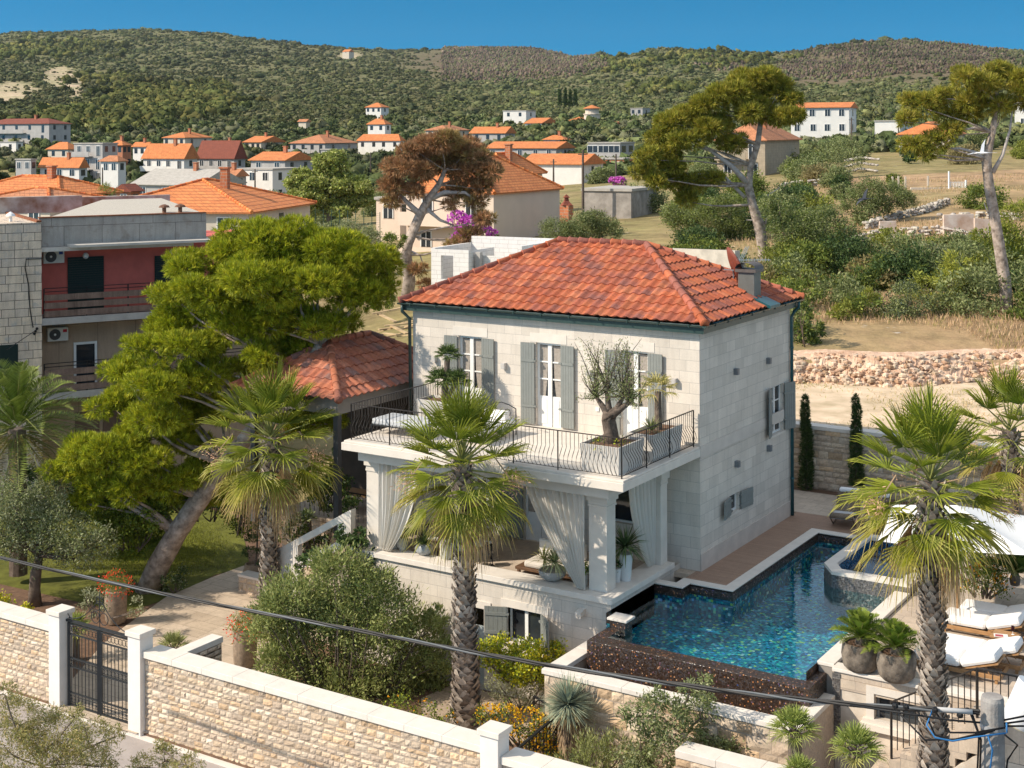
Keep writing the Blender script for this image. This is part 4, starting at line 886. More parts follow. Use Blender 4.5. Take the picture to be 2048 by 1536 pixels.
# the big leaning pine
pb = at_level(298, 1182, ZG); pd = to_td(pb.x, pb.y)[1]
trk = []
for u, v, r in ((292, 1190, .41), (318, 1130, .36), (352, 1065, .34), (398, 1000, .31), (450, 930, .28), (520, 840, .23), (590, 750, .19), (640, 690, .14)): p = at_depth(u, v, pd-min(1.5, (1182-v)*.004))-pb; trk.append((p.x, p.y, p.z, r))
PP = [(500, 478, 58), (575, 482, 66), (650, 500, 66), (718, 520, 55), (440, 515, 60), (372, 535, 52), (345, 590, 45), (415, 590, 66, -1), (500, 560, 72, -1), (600, 575, 75, -1), (690, 585, 60, -.6), (752, 540, 40), (765, 580, 30), (725, 600, 50, -1), (305, 690, 46), (352, 660, 50), (370, 700, 56, -1), (455, 660, 66, -1.2), (540, 650, 60, -1), (250, 745, 45), (310, 765, 58, -1), (400, 755, 52, -1), (480, 740, 50, 1.2), (230, 815, 48), (300, 840, 60, -1), (375, 830, 46, 1.2), (160, 905, 50), (225, 915, 58, -.8), (310, 920, 58, -1), (395, 905, 46, 1.2), (185, 970, 48), (255, 985, 52, -.8), (335, 975, 52, -1), (415, 965, 46, 1.2), (130, 940, 38), (650, 840, 38, -1), (610, 770, 32), (640, 640, 40), (690, 650, 30), (560, 740, 36, -.5), (520, 720, 46, -.6), (570, 695, 40, -.6), (430, 620, 48), (480, 600, 46), (560, 615, 46), (600, 640, 44, -.6), (330, 640, 42), (420, 700, 46, .4), (350, 785, 44, .3), (270, 880, 44), (360, 880, 44, .6), (200, 945, 40), (440, 770, 40, 1), (640, 655, 38, -1), (668, 650, 32, -1), (600, 700, 36, -1), (540, 520, 50), (620, 545, 50, -.5), (460, 560, 46), (690, 545, 42), (380, 955, 42, -.2), (300, 985, 44), (360, 995, 34), (245, 1000, 38), (425, 990, 34, .8), (180, 1005, 34), (640, 822, 32, -1.6), (668, 846, 26, -1.6), (612, 832, 30, -1.4), (592, 862, 26, -1.4), (440, 825, 42, 1.2), (500, 795, 36, 1.2)]
t = tree('pine_tree', 'big leaning green pine with layered crown filling the left of the garden', 'tree', pb, trk, split(px_puffs(pb, PP, pd-.6, .6, .72)), pine_leaf(640, .20, .012, G_PINE, 9), bark=BARKP)
# garden olive tree at the left edge, near pale green shrub, basin olive
ob = at_level(70, 1210, ZG); od = to_td(ob.x, ob.y)[1]
tree('olive_tree', 'grey green olive tree at the left edge of the garden above the front wall', 'tree', ob, [(0, 0, 0, .24), (-.03, 0, .5, .18), (.05, 0, 1.1, .17), (.1, .1, 1.6, .14)], px_puffs(ob, [(60, 1035, 60), (125, 1060, 56), (25, 1000, 46), (180, 1088, 44), (95, 1000, 46), (15, 1070, 50), (60, 1085, 52), (150, 1110, 36), (210, 1085, 28), (-40, 1040, 60)], od, .6, .85), olive_leaf(3400, .11, .02, G_GREY+G_OLIVE, 60))
sb = at_level(700, 1395, ZG)
sh = px_puffs(sb, [(590, 1205, 66), (680, 1150, 58), (745, 1180, 50), (770, 1235, 66), (845, 1265, 46), (548, 1270, 52), (640, 1290, 80), (760, 1320, 76), (850, 1340, 46), (600, 1360, 52), (700, 1385, 62), (800, 1390, 56), (650, 1230, 60), (700, 1240, 60), (560, 1215, 36), (870, 1240, 26), (650, 1130, 30), (860, 1395, 38), (560, 1330, 44), (600, 1410, 36), (680, 1430, 36), (760, 1435, 36), (830, 1435, 34), (885, 1310, 34), (530, 1230, 34)], 38.2, .7, .9)
shrub('olive_shrub', 'large loose light green olive shrub between the front wall and the villa', 'shrub', sb, sh, n=5200, ln=.13, wd=.020, cols=G_ROSE, clusters=90, spread=.30, up=.55, outw=.9)
ob = at_level(1345, 1560, -3.1)
tree('olive_tree', 'sparse grey green olive in front of the catch basin wall', 'tree', ob, [(0, 0, 0, .14), (.05, .1, .6, .1), (.1, 0, 1.1, .08)], px_puffs(ob, [(1335, 1440, 46), (1275, 1425, 36), (1400, 1425, 40), (1345, 1490, 50), (1425, 1470, 38), (1280, 1490, 38), (1412, 1365, 16), (1315, 1400, 26), (1380, 1380, 22), (1440, 1520, 40), (1270, 1530, 40), (1380, 1525, 45)], 31, .4, .95), olive_leaf(4200, .11, .018, G_OLIVE+G_GREY[:1], 44, .34))
# palms
fan_palm('tall fan palm in front of the porch, trunk criss crossed with old leaf bases', tuple(at_depth(932, 1468, 36)), 6.95, .34, .215, 1.95, 46, lean=(-.1, 0), dead=12)
fan_palm('fan palm rising from the paved garden path before the big pine', tuple(at_level(538, 1275, ZG)), 6.05, .27, .2, 2.15, 44, lean=(.1, 0), dead=11)
fan_palm('tall fan palm on the right in front of the white sun loungers', tuple(at_depth(1868, 1760, 28.5)), 8.1, .29, .2, 1.82, 42, lean=(-.05, .05), dead=13)
fan_palm('fan palm at the right edge behind the parasol', tuple(at_depth(2020, 1085, 42.5)), 3.4, .24, .2, 1.95, 28, dead=10)
# date palm at the left edge
db = at_depth(35, 1090, 47.5); t = thing('date_palm', 'feathery date palm at the left edge in front of the stone clad building', 'palm tree', db)
lf = LEAF(); rb = MB(); cz = (1090-845)*47.5/F
for i in range(60):
    f = i/60; el = rad(84-125*f); az = i*2.39996; d = Vector((math.cos(az)*math.cos(el), math.sin(az)*math.cos(el), math.sin(el)))
    p = frond(lf, (d.x*.12, d.y*.12, cz-.4*f), d, 3.3*R.uniform(.85, 1.1), np.array((.085, .12, .018) if f < .7 else (.15, .12, .04)), (.17, .19, .05), n=60, lw=.018, ll=.17, arch=.72, vee=.35); rb.tube([p[0], p[20], p[-1]], [.03, .02, .006], 4)
lf.build('fronds', PALMM, t); rb.build('ribs', MATS['palm_stalk'], t); mb = MB(); mb.tube([(0, 0, -1), (0, 0, cz*.5), (0, 0, cz-.2)], [.3, .28, .3], 10, j=.12); mb.build('trunk', BARK, t)
# cypresses
for (u, v, top, lab) in ((1615, 978, 800, 'thin dark cypress nearest the villa against the boundary wall'), (1725, 985, 795, 'thin dark cypress on the right against the boundary wall')):
    b = at_level(u, v, 0); d = to_td(b.x, b.y)[1]; b.y = min(b.y, 10.15); h = (v-top)*d/F
    tree('cypress_tree', lab, 'tree', b, [(0, 0, 0, .05), (0, 0, h*.8, .02)], [(R.uniform(-.04, .04), 0, h*(.06+.09*i), .24-.014*i+(.02 if i % 2 else 0), .3) for i in range(11)], lambda lf, c, r: puff_needles(lf, c, r, 240, .10, .008, G_DARK+[(.07, .085, .03)], 5, up=1.2), limbs=False, group='cypresses along the boundary wall')
# shrubs and flowers
def bed(name, label, cat, lst, z, d=None, group=None, **k):
    b = at_level(lst[0][0], lst[0][1]+lst[0][2], z); dd = to_td(b.x, b.y)[1] if d is None else d
    if d: b = at_depth(lst[0][0], lst[0][1]+lst[0][2], d)
    return shrub(name, label, cat, b, px_puffs(b, lst, dd, .3, .85), group=group, **k)
bed('clipped_shrub', 'low yellow green shrub bank below the cellar window', 'shrub', [(1050, 1320, 42), (1000, 1308, 36), (1100, 1318, 36), (968, 1310, 26), (1075, 1340, 34), (1025, 1340, 32)], ZG, to_td(*on_y(1050, 1335, -4.9)[:2])[1], n=6000, ln=.08, wd=.028, cols=G_YEL+[(.12, .15, .03)], clusters=70, flowers=([(.55, .38, .02), (.5, .42, .05)], 120, .05))
bed('lavender_bush', 'silver grey lavender bush below the yellow green shrub bank', 'shrub', [(1040, 1380, 44), (1000, 1372, 32), (1075, 1370, 32)], ZG, n=5000, ln=.10, wd=.010, cols=G_GREY, clusters=60, up=.4)
bed('lantana_bush', 'lantana bush with masses of yellow flowers beside the iron garden railing', 'flower bush', [(1060, 1452, 40), (1010, 1440, 34), (1095, 1480, 38), (1120, 1510, 34), (975, 1430, 24), (1070, 1500, 34)], ZG, 33.5, n=3000, ln=.06, wd=.022, cols=G_BUSH, clusters=50, flowers=([(.55, .33, .008), (.58, .38, .01), (.52, .24, .006)], 800, .045))
bed('lantana_bush', 'green bush with a few orange flowers behind the wall left of the tall palm', 'flower bush', [(850, 1435, 40), (800, 1420, 36), (890, 1450, 30)], ZG, 35.6, n=3000, ln=.06, wd=.022, cols=G_BUSH+G_YEL[2:], clusters=46, flowers=([(.75, .30, .01)], 50, .05))
bed('rosemary_bush', 'low grey green rosemary mound in front of the yucca trunk at the bottom edge', 'shrub', [(1180, 1512, 42), (1230, 1500, 36), (1275, 1530, 40), (1130, 1530, 30), (1200, 1535, 40)], -3., 32, n=5000, ln=.12, wd=.009, cols=G_ROSE+G_GREY[:1], clusters=60, up=.8, outw=.9)
bed('orange_flower_bush', 'bush of small orange flowers behind the white sun loungers', 'flower bush', [(1965, 1160, 36), (1930, 1155, 26), (2000, 1172, 30), (1985, 1140, 28)], 0., 36.5, n=3000, ln=.06, wd=.022, cols=G_BUSH, clusters=40, flowers=([(.75, .22, .01), (.75, .33, .02)], 330, .045))
bed('leafy_bush', 'dark bush below the white parasol beside the orange flowers', 'shrub', [(1985, 1105, 34), (1950, 1120, 26)], 0., 38, n=5000, cols=G_DARK)
bed('laurel_bush', 'yellow green rounded laurel bush left of the leaning pine trunk', 'shrub', [(262, 1045, 56), (225, 1015, 44), (300, 1025, 44), (250, 1085, 40), (290, 1070, 36)], ZG, 46.5, n=5000, ln=.10, wd=.035, cols=[(.12, .16, .02), (.09, .13, .02), (.16, .19, .02)])
bed('dark_hedge', 'dark leafy hedge under the pine at the back of the lawn', 'hedge', [(420, 1010, 34), (360, 1000, 40), (170, 1010, 45), (120, 990, 40), (60, 965, 45), (440, 985, 30), (310, 985, 40), (200, 990, 40)], ZG, 50, n=1800, ln=.13, wd=.04, cols=G_DARK)
bed('flowering_bush', 'tall loose bush with pink specks on the lawn beside the path palm', 'shrub', [(478, 1035, 34), (492, 990, 34), (470, 1000, 30), (500, 1050, 28)], ZG, 47.5, n=2000, ln=.10, wd=.03, cols=G_BUSH+G_YEL[2:], flowers=([(.6, .15, .25)], 16, .06))
bed('ivy_hedge', 'dark glossy hedge on the terrace planter beside the porch pillar', 'hedge', [(655, 985, 38), (690, 995, 30), (620, 975, 30), (670, 960, 30)], -1.2, 43.8, n=2600, ln=.10, wd=.035, cols=G_DARK+G_BUSH[:1])
bed('climbing_ivy', 'dark climbing plant at the foot of the left porch pillar', 'climber', [(705, 1100, 30), (735, 1125, 28), (690, 1075, 22), (750, 1150, 26), (720, 1070, 16), (625, 1115, 18), (600, 1128, 14)], ZG, 40.6, n=2600, ln=.12, wd=.04, cols=G_DARK)
bed('stair_planting', 'mixed dark plants showing through the open stair balustrade', 'shrub', [(640, 1090, 24), (670, 1070, 24), (615, 1110, 20), (590, 1060, 24), (610, 1040, 22), (560, 1060, 22)], ZG, 43.4, n=2400, ln=.12, wd=.03, cols=G_DARK+G_BUSH+[(.4, .4, .3)])
bed('succulent_bed', 'bright yellow succulents above the front wall at the left edge', 'plant', [(20, 1215, 26), (-15, 1210, 30), (50, 1222, 18)], ZG, 42.2, n=3000, ln=.09, wd=.03, cols=G_YEL+[(.4, .33, .02)])
bed('silver_bush', 'silver leaved bush beside the left wooden planter at the gate', 'shrub', [(195, 1215, 24), (270, 1215, 20), (180, 1195, 20)], ZG, 42, n=2600, ln=.09, wd=.02, cols=G_GREY)
bed('edge_planting', 'low dark plants along the path edge at the pine foot', 'shrub', [(345, 1165, 22), (320, 1185, 14), (365, 1155, 20), (250, 1175, 22)], ZG, n=2600, ln=.08, wd=.025, cols=G_DARK+G_GREY[:1])
def tuft(name, label, u, v, d, rpx, n=20, cat='palm plant', size=.62, blades=20, col=None, stem=.25):
    c = at_depth(u, v, d); t = thing(name, label, cat, c); lf = LEAF(); r = rpx*d/F; pt = MB()
    for i in range(n):
        f = i/n; el = rad(82-88*f); az = i*2.39996+u; dd = Vector((math.cos(az)*math.cos(el), math.sin(az)*math.cos(el), math.sin(el))); hub = dd*r*.42
        age = max(0, f-.75)*3*R.random(); fan_leaf(lf, hub, (dd+Vector((0, 0, -.15))).normalized(), r*size*R.uniform(.85, 1.1), np.array(col or (.15, .19, .035))*(1-age)+np.array((.34, .24, .10))*age, np.array((.24, .25, .09)), n=blades, spread=1.45, droop=.12+.3*f, fold=.5); pt.tube([(0, 0, -.05), hub], .012, 4)
    lf.build('fronds', PALMM, t); pt.tube([(0, 0, -.8-stem), (0, 0, 0)], [.16, .14], 9, j=.15); pt.build('stem', BARK, t); return t
tuft('dwarf_fan_palm', 'bushy dwarf fan palm beside the basin wall right of the sparse olive', 1588, 1465, 29.3, 62, 30)
tuft('dwarf_fan_palm', 'dwarf fan palm at the bottom edge left of the tall right palm trunk', 1712, 1505, 28.4, 66, 28)
tuft('dwarf_fan_palm', 'lowest dwarf fan palm cut off by the bottom edge', 1600, 1552, 28.2, 50, 24)
tuft('dwarf_fan_palm', 'dwarf fan palm on the path just inside the right gate pillar', 348, 1300, 38.9, 44, 22, col=(.2, .21, .08))
tuft('dwarf_fan_palm', 'dwarf fan palm inside the wall left of the iron gate', 150, 1262, 40.5, 44, 22)
tuft('agave_plant', 'spiky agave on the tan planter wall behind the garden stairs', 615, 1040, 44.5, 24, 16, 'plant', col=(.14, .18, .10), size=.8, blades=7)
# yucca with round blue green head
yb_ = at_depth(1137, 1545, 33); t = thing('yucca_tree', 'yucca with round blue green spiky head on a shaggy trunk', 'yucca', yb_); hz = (1545-1408)*33/F
lf = LEAF(); spiky(lf, (0, 0, hz), 620, .74, .013, (.15, .19, .16), (.24, .27, .19), -.55, .04); spiky(lf, (0, 0, hz-.1), 160, .6, .013, (.33, .27, .14), (.36, .28, .15), -1, .7); lf.build('spikes', PALMM, t)
mb = MB(); mb.tube([(0, 0, -.3), (.02, 0, hz*.5), (0, 0, hz-.1)], [.15, .17, .22], 10, j=.15); mb.build('trunk', BARK, t)
lf = LEAF(); p, d = shell(700, (0, 0, hz*.62), (.21, .21, hz*.42), .9, 1.1); lf.add(p, np.array([0, 0, -1.])*.25+d*.06, unit(np.cross(d, (0, 0, 1.)))*.012, (.30, .22, .14)); lf.build('dry_leaves', PALMM, t)
# feathery foreground tamarisks at the bottom left
TAM = [(.23, .20, .065), (.18, .17, .06), (.28, .22, .09), (.15, .16, .05)]
for lab, lst, d in (('feathery olive brown tamarisk in the lower left corner before the road', [(40, 1440, 50), (110, 1470, 55), (180, 1480, 45), (30, 1500, 55), (110, 1525, 55), (200, 1525, 40), (230, 1470, 18), (10, 1385, 22), (150, 1430, 18)], 29), ('small feathery tamarisk tip at the bottom edge before the front wall', [(330, 1515, 30), (375, 1530, 30), (280, 1530, 24), (320, 1490, 12)], 29)):
    b = at_depth(lst[0][0]+40, 1640, d)
    tree('tamarisk_tree', lab, 'tree', b, [(0, 0, 0, .09), (.05, 0, .6, .06), (0, .05, 1.1, .04)], px_puffs(b, lst, d, .5, .9), lambda lf, c, r: puff_leaves(lf, c, r, int(9500*r[0]**2), .09, .009, TAM, clusters=int(30+130*r[0]**2), spread=.22, outw=.5))
# ------------------------------------------------------------------ pots and planters
ROUGHPOT = plain('rough_pot', (.20, .165, .13), .95, .45, 5, .9, tint=(.07, .055, .045))
def cpot(t): pot_mesh(t, [(.30, 0), (.40, .1), (.45, .35), (.42, .6), (.37, .63), (.34, .56)], ROUGHPOT, j=.02); mb = MB(); mb.lathe((0, 0, .55), [(.35, 0), (.3, .02)], 14); mb.build('soil', SOIL, t)
cycad('potted_cycad', 'cycad in a rough brown stone pot, nearer the pool corner', 'potted plant', at_level(1722, 1338, .02), cpot, .72, .8, 34)
cycad('potted_cycad', 'cycad in a rough brown stone pot beside the palm trunk and the white loungers', 'potted plant', at_level(1793, 1358, .02), cpot, .72, .78, 34)
cycad('cycad_plant', 'large dark cycad at the right edge under the white parasol', 'plant', at_depth(2030, 1185, 36.5), None, .5, 1.35, 34, ((.07, .11, .02), (.12, .15, .03)))
BARKPOT = plain('palm_bark_pot', (.30, .23, .17), .9, .35, 9, .9)
for u, v, lab in ((232, 1245, 'tall bark pot with drooping red flowers left of the path behind the gate'), (490, 1332, 'tall bark pot with drooping red flowers right of the path by the olive shrub')):
    b = at_level(u, v, ZG+.03); t = thing('flower_pot', lab, 'potted plant', b); pot_mesh(t, [(.26, 0), (.33, .12), (.34, .6), (.33, 1.0), (.28, 1.02)], BARKPOT, j=.05)
    lf = LEAF(); p = rdir(900)*np.array([.5, .5, .42])*RNG.uniform(.3, 1, (900, 1))+np.array([0, 0, 1.25]); a = unit(rdir(900)*.6+np.array([0, 0, -.5])); lf.add(p, a*.2, unit(np.cross(a, rdir(900)))*.007, np.array(R.choice([(.16, .17, .04)]))*RNG.uniform(.7, 1.4, (900, 1))); lf.build('stems', LEAFM, t)
    lf = LEAF(); p = rdir(260)*np.array([.6, .6, .5])*RNG.uniform(.7, 1, (260, 1))+np.array([0, 0, 1.15]); a = rdir(260); lf.add(p, a*.07, unit(np.cross(a, rdir(260)))*.022, (.62, .06, .025)); lf.build('blossoms', LEAFM, t)
t = thing('wicker_pot', 'round woven pot with cloud pruned plant at the foot of the garden stairs', 'potted plant', at_level(510, 1168, ZG+.03)); pot_mesh(t, [(.22, 0), (.36, .15), (.40, .4), (.34, .68), (.30, .70), (.28, .6)], plain('woven_pot', (.33, .24, .16), .8, .3, 30, .6))
lf = LEAF()
for x, z, r in ((-.3, 1.0, .26), (.25, 1.15, .24), (.1, 1.6, .25), (-.2, 1.5, .18), (.35, .75, .2), (.2, 2.0, .2)): puff_leaves(lf, (x, 0, z), (r, r, r*.6), 260, .07, .02, G_DARK, 14)
lf.build('foliage', LEAFM, t); mb = MB(); mb.tube([(0, 0, .5), (.1, 0, 1.2), (.12, 0, 2.0)], .03, 6); mb.build('stem', BARK, t)
# balcony planters
def box_planter(t, x0, x1, y0, y1, h=.72):
    mb = MB(); k = .05; mb.add([(x0+k, y0+k, 0), (x1-k, y0+k, 0), (x1-k, y1-k, 0), (x0+k, y1-k, 0), (x0, y0, h), (x1, y0, h), (x1, y1, h), (x0, y1, h)], [(3, 2, 1, 0), (0, 1, 5, 4), (1, 2, 6, 5), (2, 3, 7, 6), (3, 0, 4, 7)])
    o = mb.build('planter', GREYPL, t); o.modifiers.new('wall', 'SOLIDIFY').thickness = .05; mb = MB(); mb.box(x0+.05, x1-.05, y0+.05, y1-.05, h-.12, h-.06); mb.build('soil', SOIL, t)
t = thing('planted_olive', 'gnarled olive tree in a pale concrete planter at the balcony corner', 'potted tree', (-.9, -3.5, TZ)); box_planter(t, -.58, .58, -.68, .72)
mb = MB(); T0 = Vector((-.1, .1, .6)); mb.tube([T0, T0+Vector((.02, 0, .3)), T0+Vector((-.06, 0, .62)), T0+Vector((0, 0, .85))], [.27, .19, .17, .2], 12, j=.18)
BR = []
for dx, dy, dz in ((-.42, 0, .35), (.35, .1, .45), (.55, .1, .3), (-.15, .1, .5)): e = T0+Vector((dx, dy, .85+dz)); mb.tube([T0+Vector((0, 0, .75)), T0+Vector((dx*.5, dy*.5, .95)), e], [.14, .09, .05], 8, j=.12); BR.append(e)
lf = LEAF()
for e in BR:
    for _ in range(19):
        q = e+Vector((R.uniform(-.7, .75), R.uniform(-.45, .45), R.uniform(-.15, 1.5))); limb(mb, e, q, .02, .005, k=4, n=4); c = np.linspace(.15, 1, 60)[:, None]; p = np.array(e)+(np.array(q)-np.array(e))*c+RNG.normal(size=(60, 3))*.055; a = rdir(60); lf.add(p, a*.085, unit(np.cross(a, rdir(60)))*.010, np.array(R.choice(G_OLIVE+[(.28, .27, .19)]))*RNG.uniform(.8, 1.4, (60, 1)))
mb.build('trunk', plain('olive_bark', (.13, .10, .08), .95, .5, 8, .9), t, smooth=True); lf.build('crown', LEAFM, t)
lf = LEAF(); puff_leaves(lf, (0, -.1, .72), (.5, .6, .12), 260, .06, .02, G_DARK+G_DEAD[:1]+G_YEL, 20); lf.build('leaves', LEAFM, t)
t = thing('planted_palm', 'long concrete planter with a small yellowing palm by the balcony right railing', 'potted tree', (-.62, -1.55, TZ)); box_planter(t, -.42, .38, -.85, .95)
lf = LEAF()
for i in range(16): az = i*2.4; el = rad(70-80*i/16); d = Vector((math.cos(az)*math.cos(el), math.sin(az)*math.cos(el), math.sin(el))); fan_leaf(lf, Vector((0, .2, 1.7))+d*.3, d, .42, (.24, .22, .07), (.38, .30, .13), n=14, spread=1.2, droop=.5)
spiky(lf, (.1, -.4, .75), 70, .5, .018, (.14, .17, .06), (.2, .2, .1), -.1); lf.build('fronds', PALMM, t); mb = MB(); mb.tube([(0, .2, .6), (0, .2, 1.7)], [.11, .09], 9, j=.15); mb.build('trunk', BARK, t)
t = thing('planted_palm', 'white planter with a dark dwarf fan palm at the left back of the balcony', 'potted tree', (-8.0, -1.1, TZ)); box_planter(t, -.75, .75, -.4, .4)
lf = LEAF()
for cx_, cz_, s_ in ((.15, 2.05, .6), (-.1, 1.25, .75), (.45, 1.3, .65)):
    for i in range(20): az = i*2.4; el = rad(75-85*i/20); d = Vector((math.cos(az)*math.cos(el), math.sin(az)*math.cos(el), math.sin(el))); fan_leaf(lf, Vector((cx_, 0, cz_))+d*.3*s_, d, .6*s_, (.045, .075, .02), (.09, .11, .03), n=18, spread=1.5, droop=.35)
lf.build('fronds', PALMM, t); mb = MB(); mb.tube([(0, 0, .6), (.15, 0, 2.0)], [.1, .08], 8, j=.15); mb.tube([(0, 0, .6), (.45, 0, 1.25)], .07, 7); mb.build('trunk', BARK, t)
# pots standing on the porch sill
SILL = .302
def spot(name, label, u, v, prof, mat, plant=None, z=SILL):
    b = at_level(u, v, z); b.y = min(max(b.y, -4.1), -3.6) if b.x < -1.5 and z > .2 else b.y; t = thing(name, label, 'potted plant' if plant else 'vase', b); pot_mesh(t, prof, mat)
    if plant: lf = LEAF(); plant(lf); lf.build('foliage', PALMM, t)
    return t
DARKP = plain('black_glaze', (.018, .018, .02), .35, .2, 6); GLAZE = plain('grey_glaze', (.30, .32, .33), .35, .35, 9, .1); CREAM = plain('cream_glaze', (.62, .60, .50), .6, .08, 30, .3)
spot('vase', 'black vase on the porch sill by the left curtain', 772, 1092, [(.10, 0), (.17, .3), (.17, .45), (.11, .56), (.13, .6), (.10, .56)], DARKP)
spot('potted_plant', 'grey glazed pot with dark herbs next to the black vase', 790, 1097, [(.09, 0), (.16, .15), (.14, .34), (.12, .36)], GLAZE, lambda lf: puff_leaves(lf, (0, 0, .5), .18, 120, .12, .02, G_DARK, 10))
spot('potted_plant', 'grey glazed pot with dark herbs, second right of the black vase', 811, 1098, [(.09, 0), (.17, .15), (.15, .33), (.12, .36)], GLAZE, lambda lf: puff_leaves(lf, (0, 0, .5), .18, 120, .12, .02, G_DARK, 10))
spot('potted_plant', 'low blue grey bowl with arching dracaena on the sill', 853, 1107, [(.14, 0), (.26, .12), (.27, .2), (.2, .29), (.17, .28)], GLAZE, lambda lf: spiky(lf, (0, 0, .3), 60, .62, .022, (.07, .10, .03), (.17, .17, .05), .0, .5))
spot('potted_plant', 'tall cream patterned pot beside the palm trunk', 898, 1115, [(.13, 0), (.17, .1), (.19, .5), (.18, .58), (.15, .56)], CREAM, lambda lf: spiky(lf, (0, 0, .55), 40, .4, .02, (.14, .14, .03), (.24, .2, .06), .3, .3))
spot('potted_plant', 'wide grey bowl with two spiky yuccas on the sill right of the palm', 1105, 1160, [(.16, 0), (.34, .12), (.38, .24), (.36, .29), (.33, .25)], plain('bowl_stone', (.40, .37, .34), .8, .2, 8), lambda lf: (spiky(lf, (.08, 0, .5), 90, .62, .018, (.25, .28, .13), (.33, .33, .18), -.4, .2), spiky(lf, (-.3, .05, .5), 60, .5, .018, (.30, .29, .08), (.4, .36, .15), -.4, .2)))
spot('potted_plant', 'small tapered white pot with a bright green cushion plant by the porch pillar', 1168, 1172, [(.10, 0), (.14, .36), (.12, .37)], plain('pale_pot', (.58, .55, .5), .7, .1, 9), lambda lf: puff_leaves(lf, (0, 0, .46), (.21, .21, .14), 420, .06, .02, [(.15, .24, .03), (.2, .28, .04)], 40))
spot('potted_plant', 'tall white pot with a dark spiky dracaena behind the right porch pillar', 1251, 1160, [(.15, 0), (.2, .72), (.17, .72)], plain('white_pot', (.66, .66, .64), .5, .05, 5), lambda lf: spiky(lf, (0, 0, .9), 130, .72, .022, (.05, .085, .03), (.10, .13, .05), -.5, .3))
spot('potted_plant', 'small white pot with dark leaves beside the tall white pot', 1233, 1163, [(.1, 0), (.13, .36), (.11, .36)], MATS['white_pot'], lambda lf: puff_leaves(lf, (0, 0, .42), .15, 140, .07, .025, G_DARK, 14))
spot('potted_plant', 'brown clay pot with dark shrub on the pavilion terrace beside the porch pillar', 697, 970, [(.2, 0), (.38, .25), (.40, .7), (.34, .74)], plain('brown_clay', (.12, .07, .05), .8, .2, 6), lambda lf: puff_leaves(lf, (0, 0, 1.2), .45, 420, .1, .04, G_DARK, 20), z=.05)
b = at_level(1139, 1152, SILL); t = thing('drink_glass', 'stemmed glass of orange drink on the sill by the porch pillar', 'glass', b); mb = MB(); mb.lathe((0, 0, .1), [(.03, 0), (.06, .06), (.055, .15)], 12); mb.build('drink', plain('orange_drink', (.85, .33, .01), .2, .05, 5), t); mb = MB(); mb.lathe((0, 0, 0), [(.05, 0), (.012, .012), (.012, .1)], 10); mb.build('foot', WHITE, t)
b = at_level(972, 1132, 0.)
t = thing('lantern', 'black metal lantern on the porch floor behind the sill', 'lantern', (b.x, max(b.y, -3.4), 0)); mb = MB(); mb.box(-.16, .16, -.16, .16, 0, .03)
for x in (-.14, .14):
    for y in (-.14, .14): mb.bar((x, y, .03), (x*.8, y*.8, .36), .02)
mb.build('frame', DARKP, t); mb = MB(); mb.lathe((0, 0, .36), [(.26, 0), (.06, .16), (.05, .22)], 4); mb.build('hood', DARKP, t)
# curtains of the porch
def curtain(label, p0, p1, topz, botz, gather, folds=9, curve=1.6, gx=None, tie=None):
    """voile from p0..p1 at the top, drawn in towards the pillar end (p1) below"""
    n, m = 110, 24; pz = p0[0]*3; p0 = Vector(p0); p1 = Vector(p1); V = []; nrm = (p1-p0).cross(Vector((0, 0, 1))).normalized()
    for i in range(m+1):
        t_ = i/m; w = 1-(1-gather)*(t_**curve)
        for q in range(n+1): u = q/n; a = p1.lerp(p0, u*w); V.append(tuple(a+nrm*(.05*math.sin(u*folds*2*PI+1.6*math.sin(u*5.1+pz)+.5*math.sin(t_*2.3+u*9))+.028*math.sin(u*folds*4.7+2*pz+t_*1.5))*(1.15-.5*t_)+Vector((0, 0, topz+(botz-topz)*t_))))
    F_ = [(i*(n+1)+q, i*(n+1)+q+1, (i+1)*(n+1)+q+1, (i+1)*(n+1)+q) for i in range(m) for q in range(n)]
    return npobj('curtain', V, F_, CURT, None, None, True, label=label, cat='curtain', kind='thing')
curtain('white voile curtain drawn towards the right front pillar of the porch', (-3.3, -3.95, 0), (-1.47, -3.95, 0), 2.88, .34, .12, 12, 1.25)
curtain('white voile curtain hanging beside the left porch pillar', (-6.9, -3.95, 0), (-8.28, -3.95, 0), 2.88, .34, .3, 8, 2.2)
curtain('white voile curtain tied at the back pillar on the pool side of the porch', (-.92, -2.5, 0), (-.92, -1.0, 0), 2.88, .34, .25, 9, 1.8)
# porch furniture
b = at_level(1105, 1115, 0.); t = thing('daybed', 'low wooden daybed with pale mattress and dark cushion on the porch', 'daybed', (-3.35, -2.3, 0), rad(0))
mb = MB(); mb.box(-1.0, 1.1, -.55, .55, .12, .2)
for x in (-.9, 1.0):
    for y in (-.5, .5): mb.box(x-.04, x+.04, y-.04, y+.04, 0, .119)
mb.build('frame', plain('dark_wood', (.12, .065, .035), .6, .2, 8), t, bevel=.01); mb = MB(); mb.box(-.75, 1.05, -.5, .5, .201, .38); mb.build('mattress', plain('oat_fabric', (.58, .53, .46), .95, .06, 12), t, bevel=.06)
for nm, x, y, c in (('pillow', -.45, .28, (.62, .58, .52)), ('pillow', .0, .36, (.20, .16, .15)), ('pillow', .5, .36, (.62, .58, .52))): mb = MB(); mb.box(x-.25, x+.25, y-.06, y+.1, .39, .85, .02); mb.build(nm, plain('pillow%d' % int(c[0]*100), c, .95, .06, 10), t, bevel=.06)
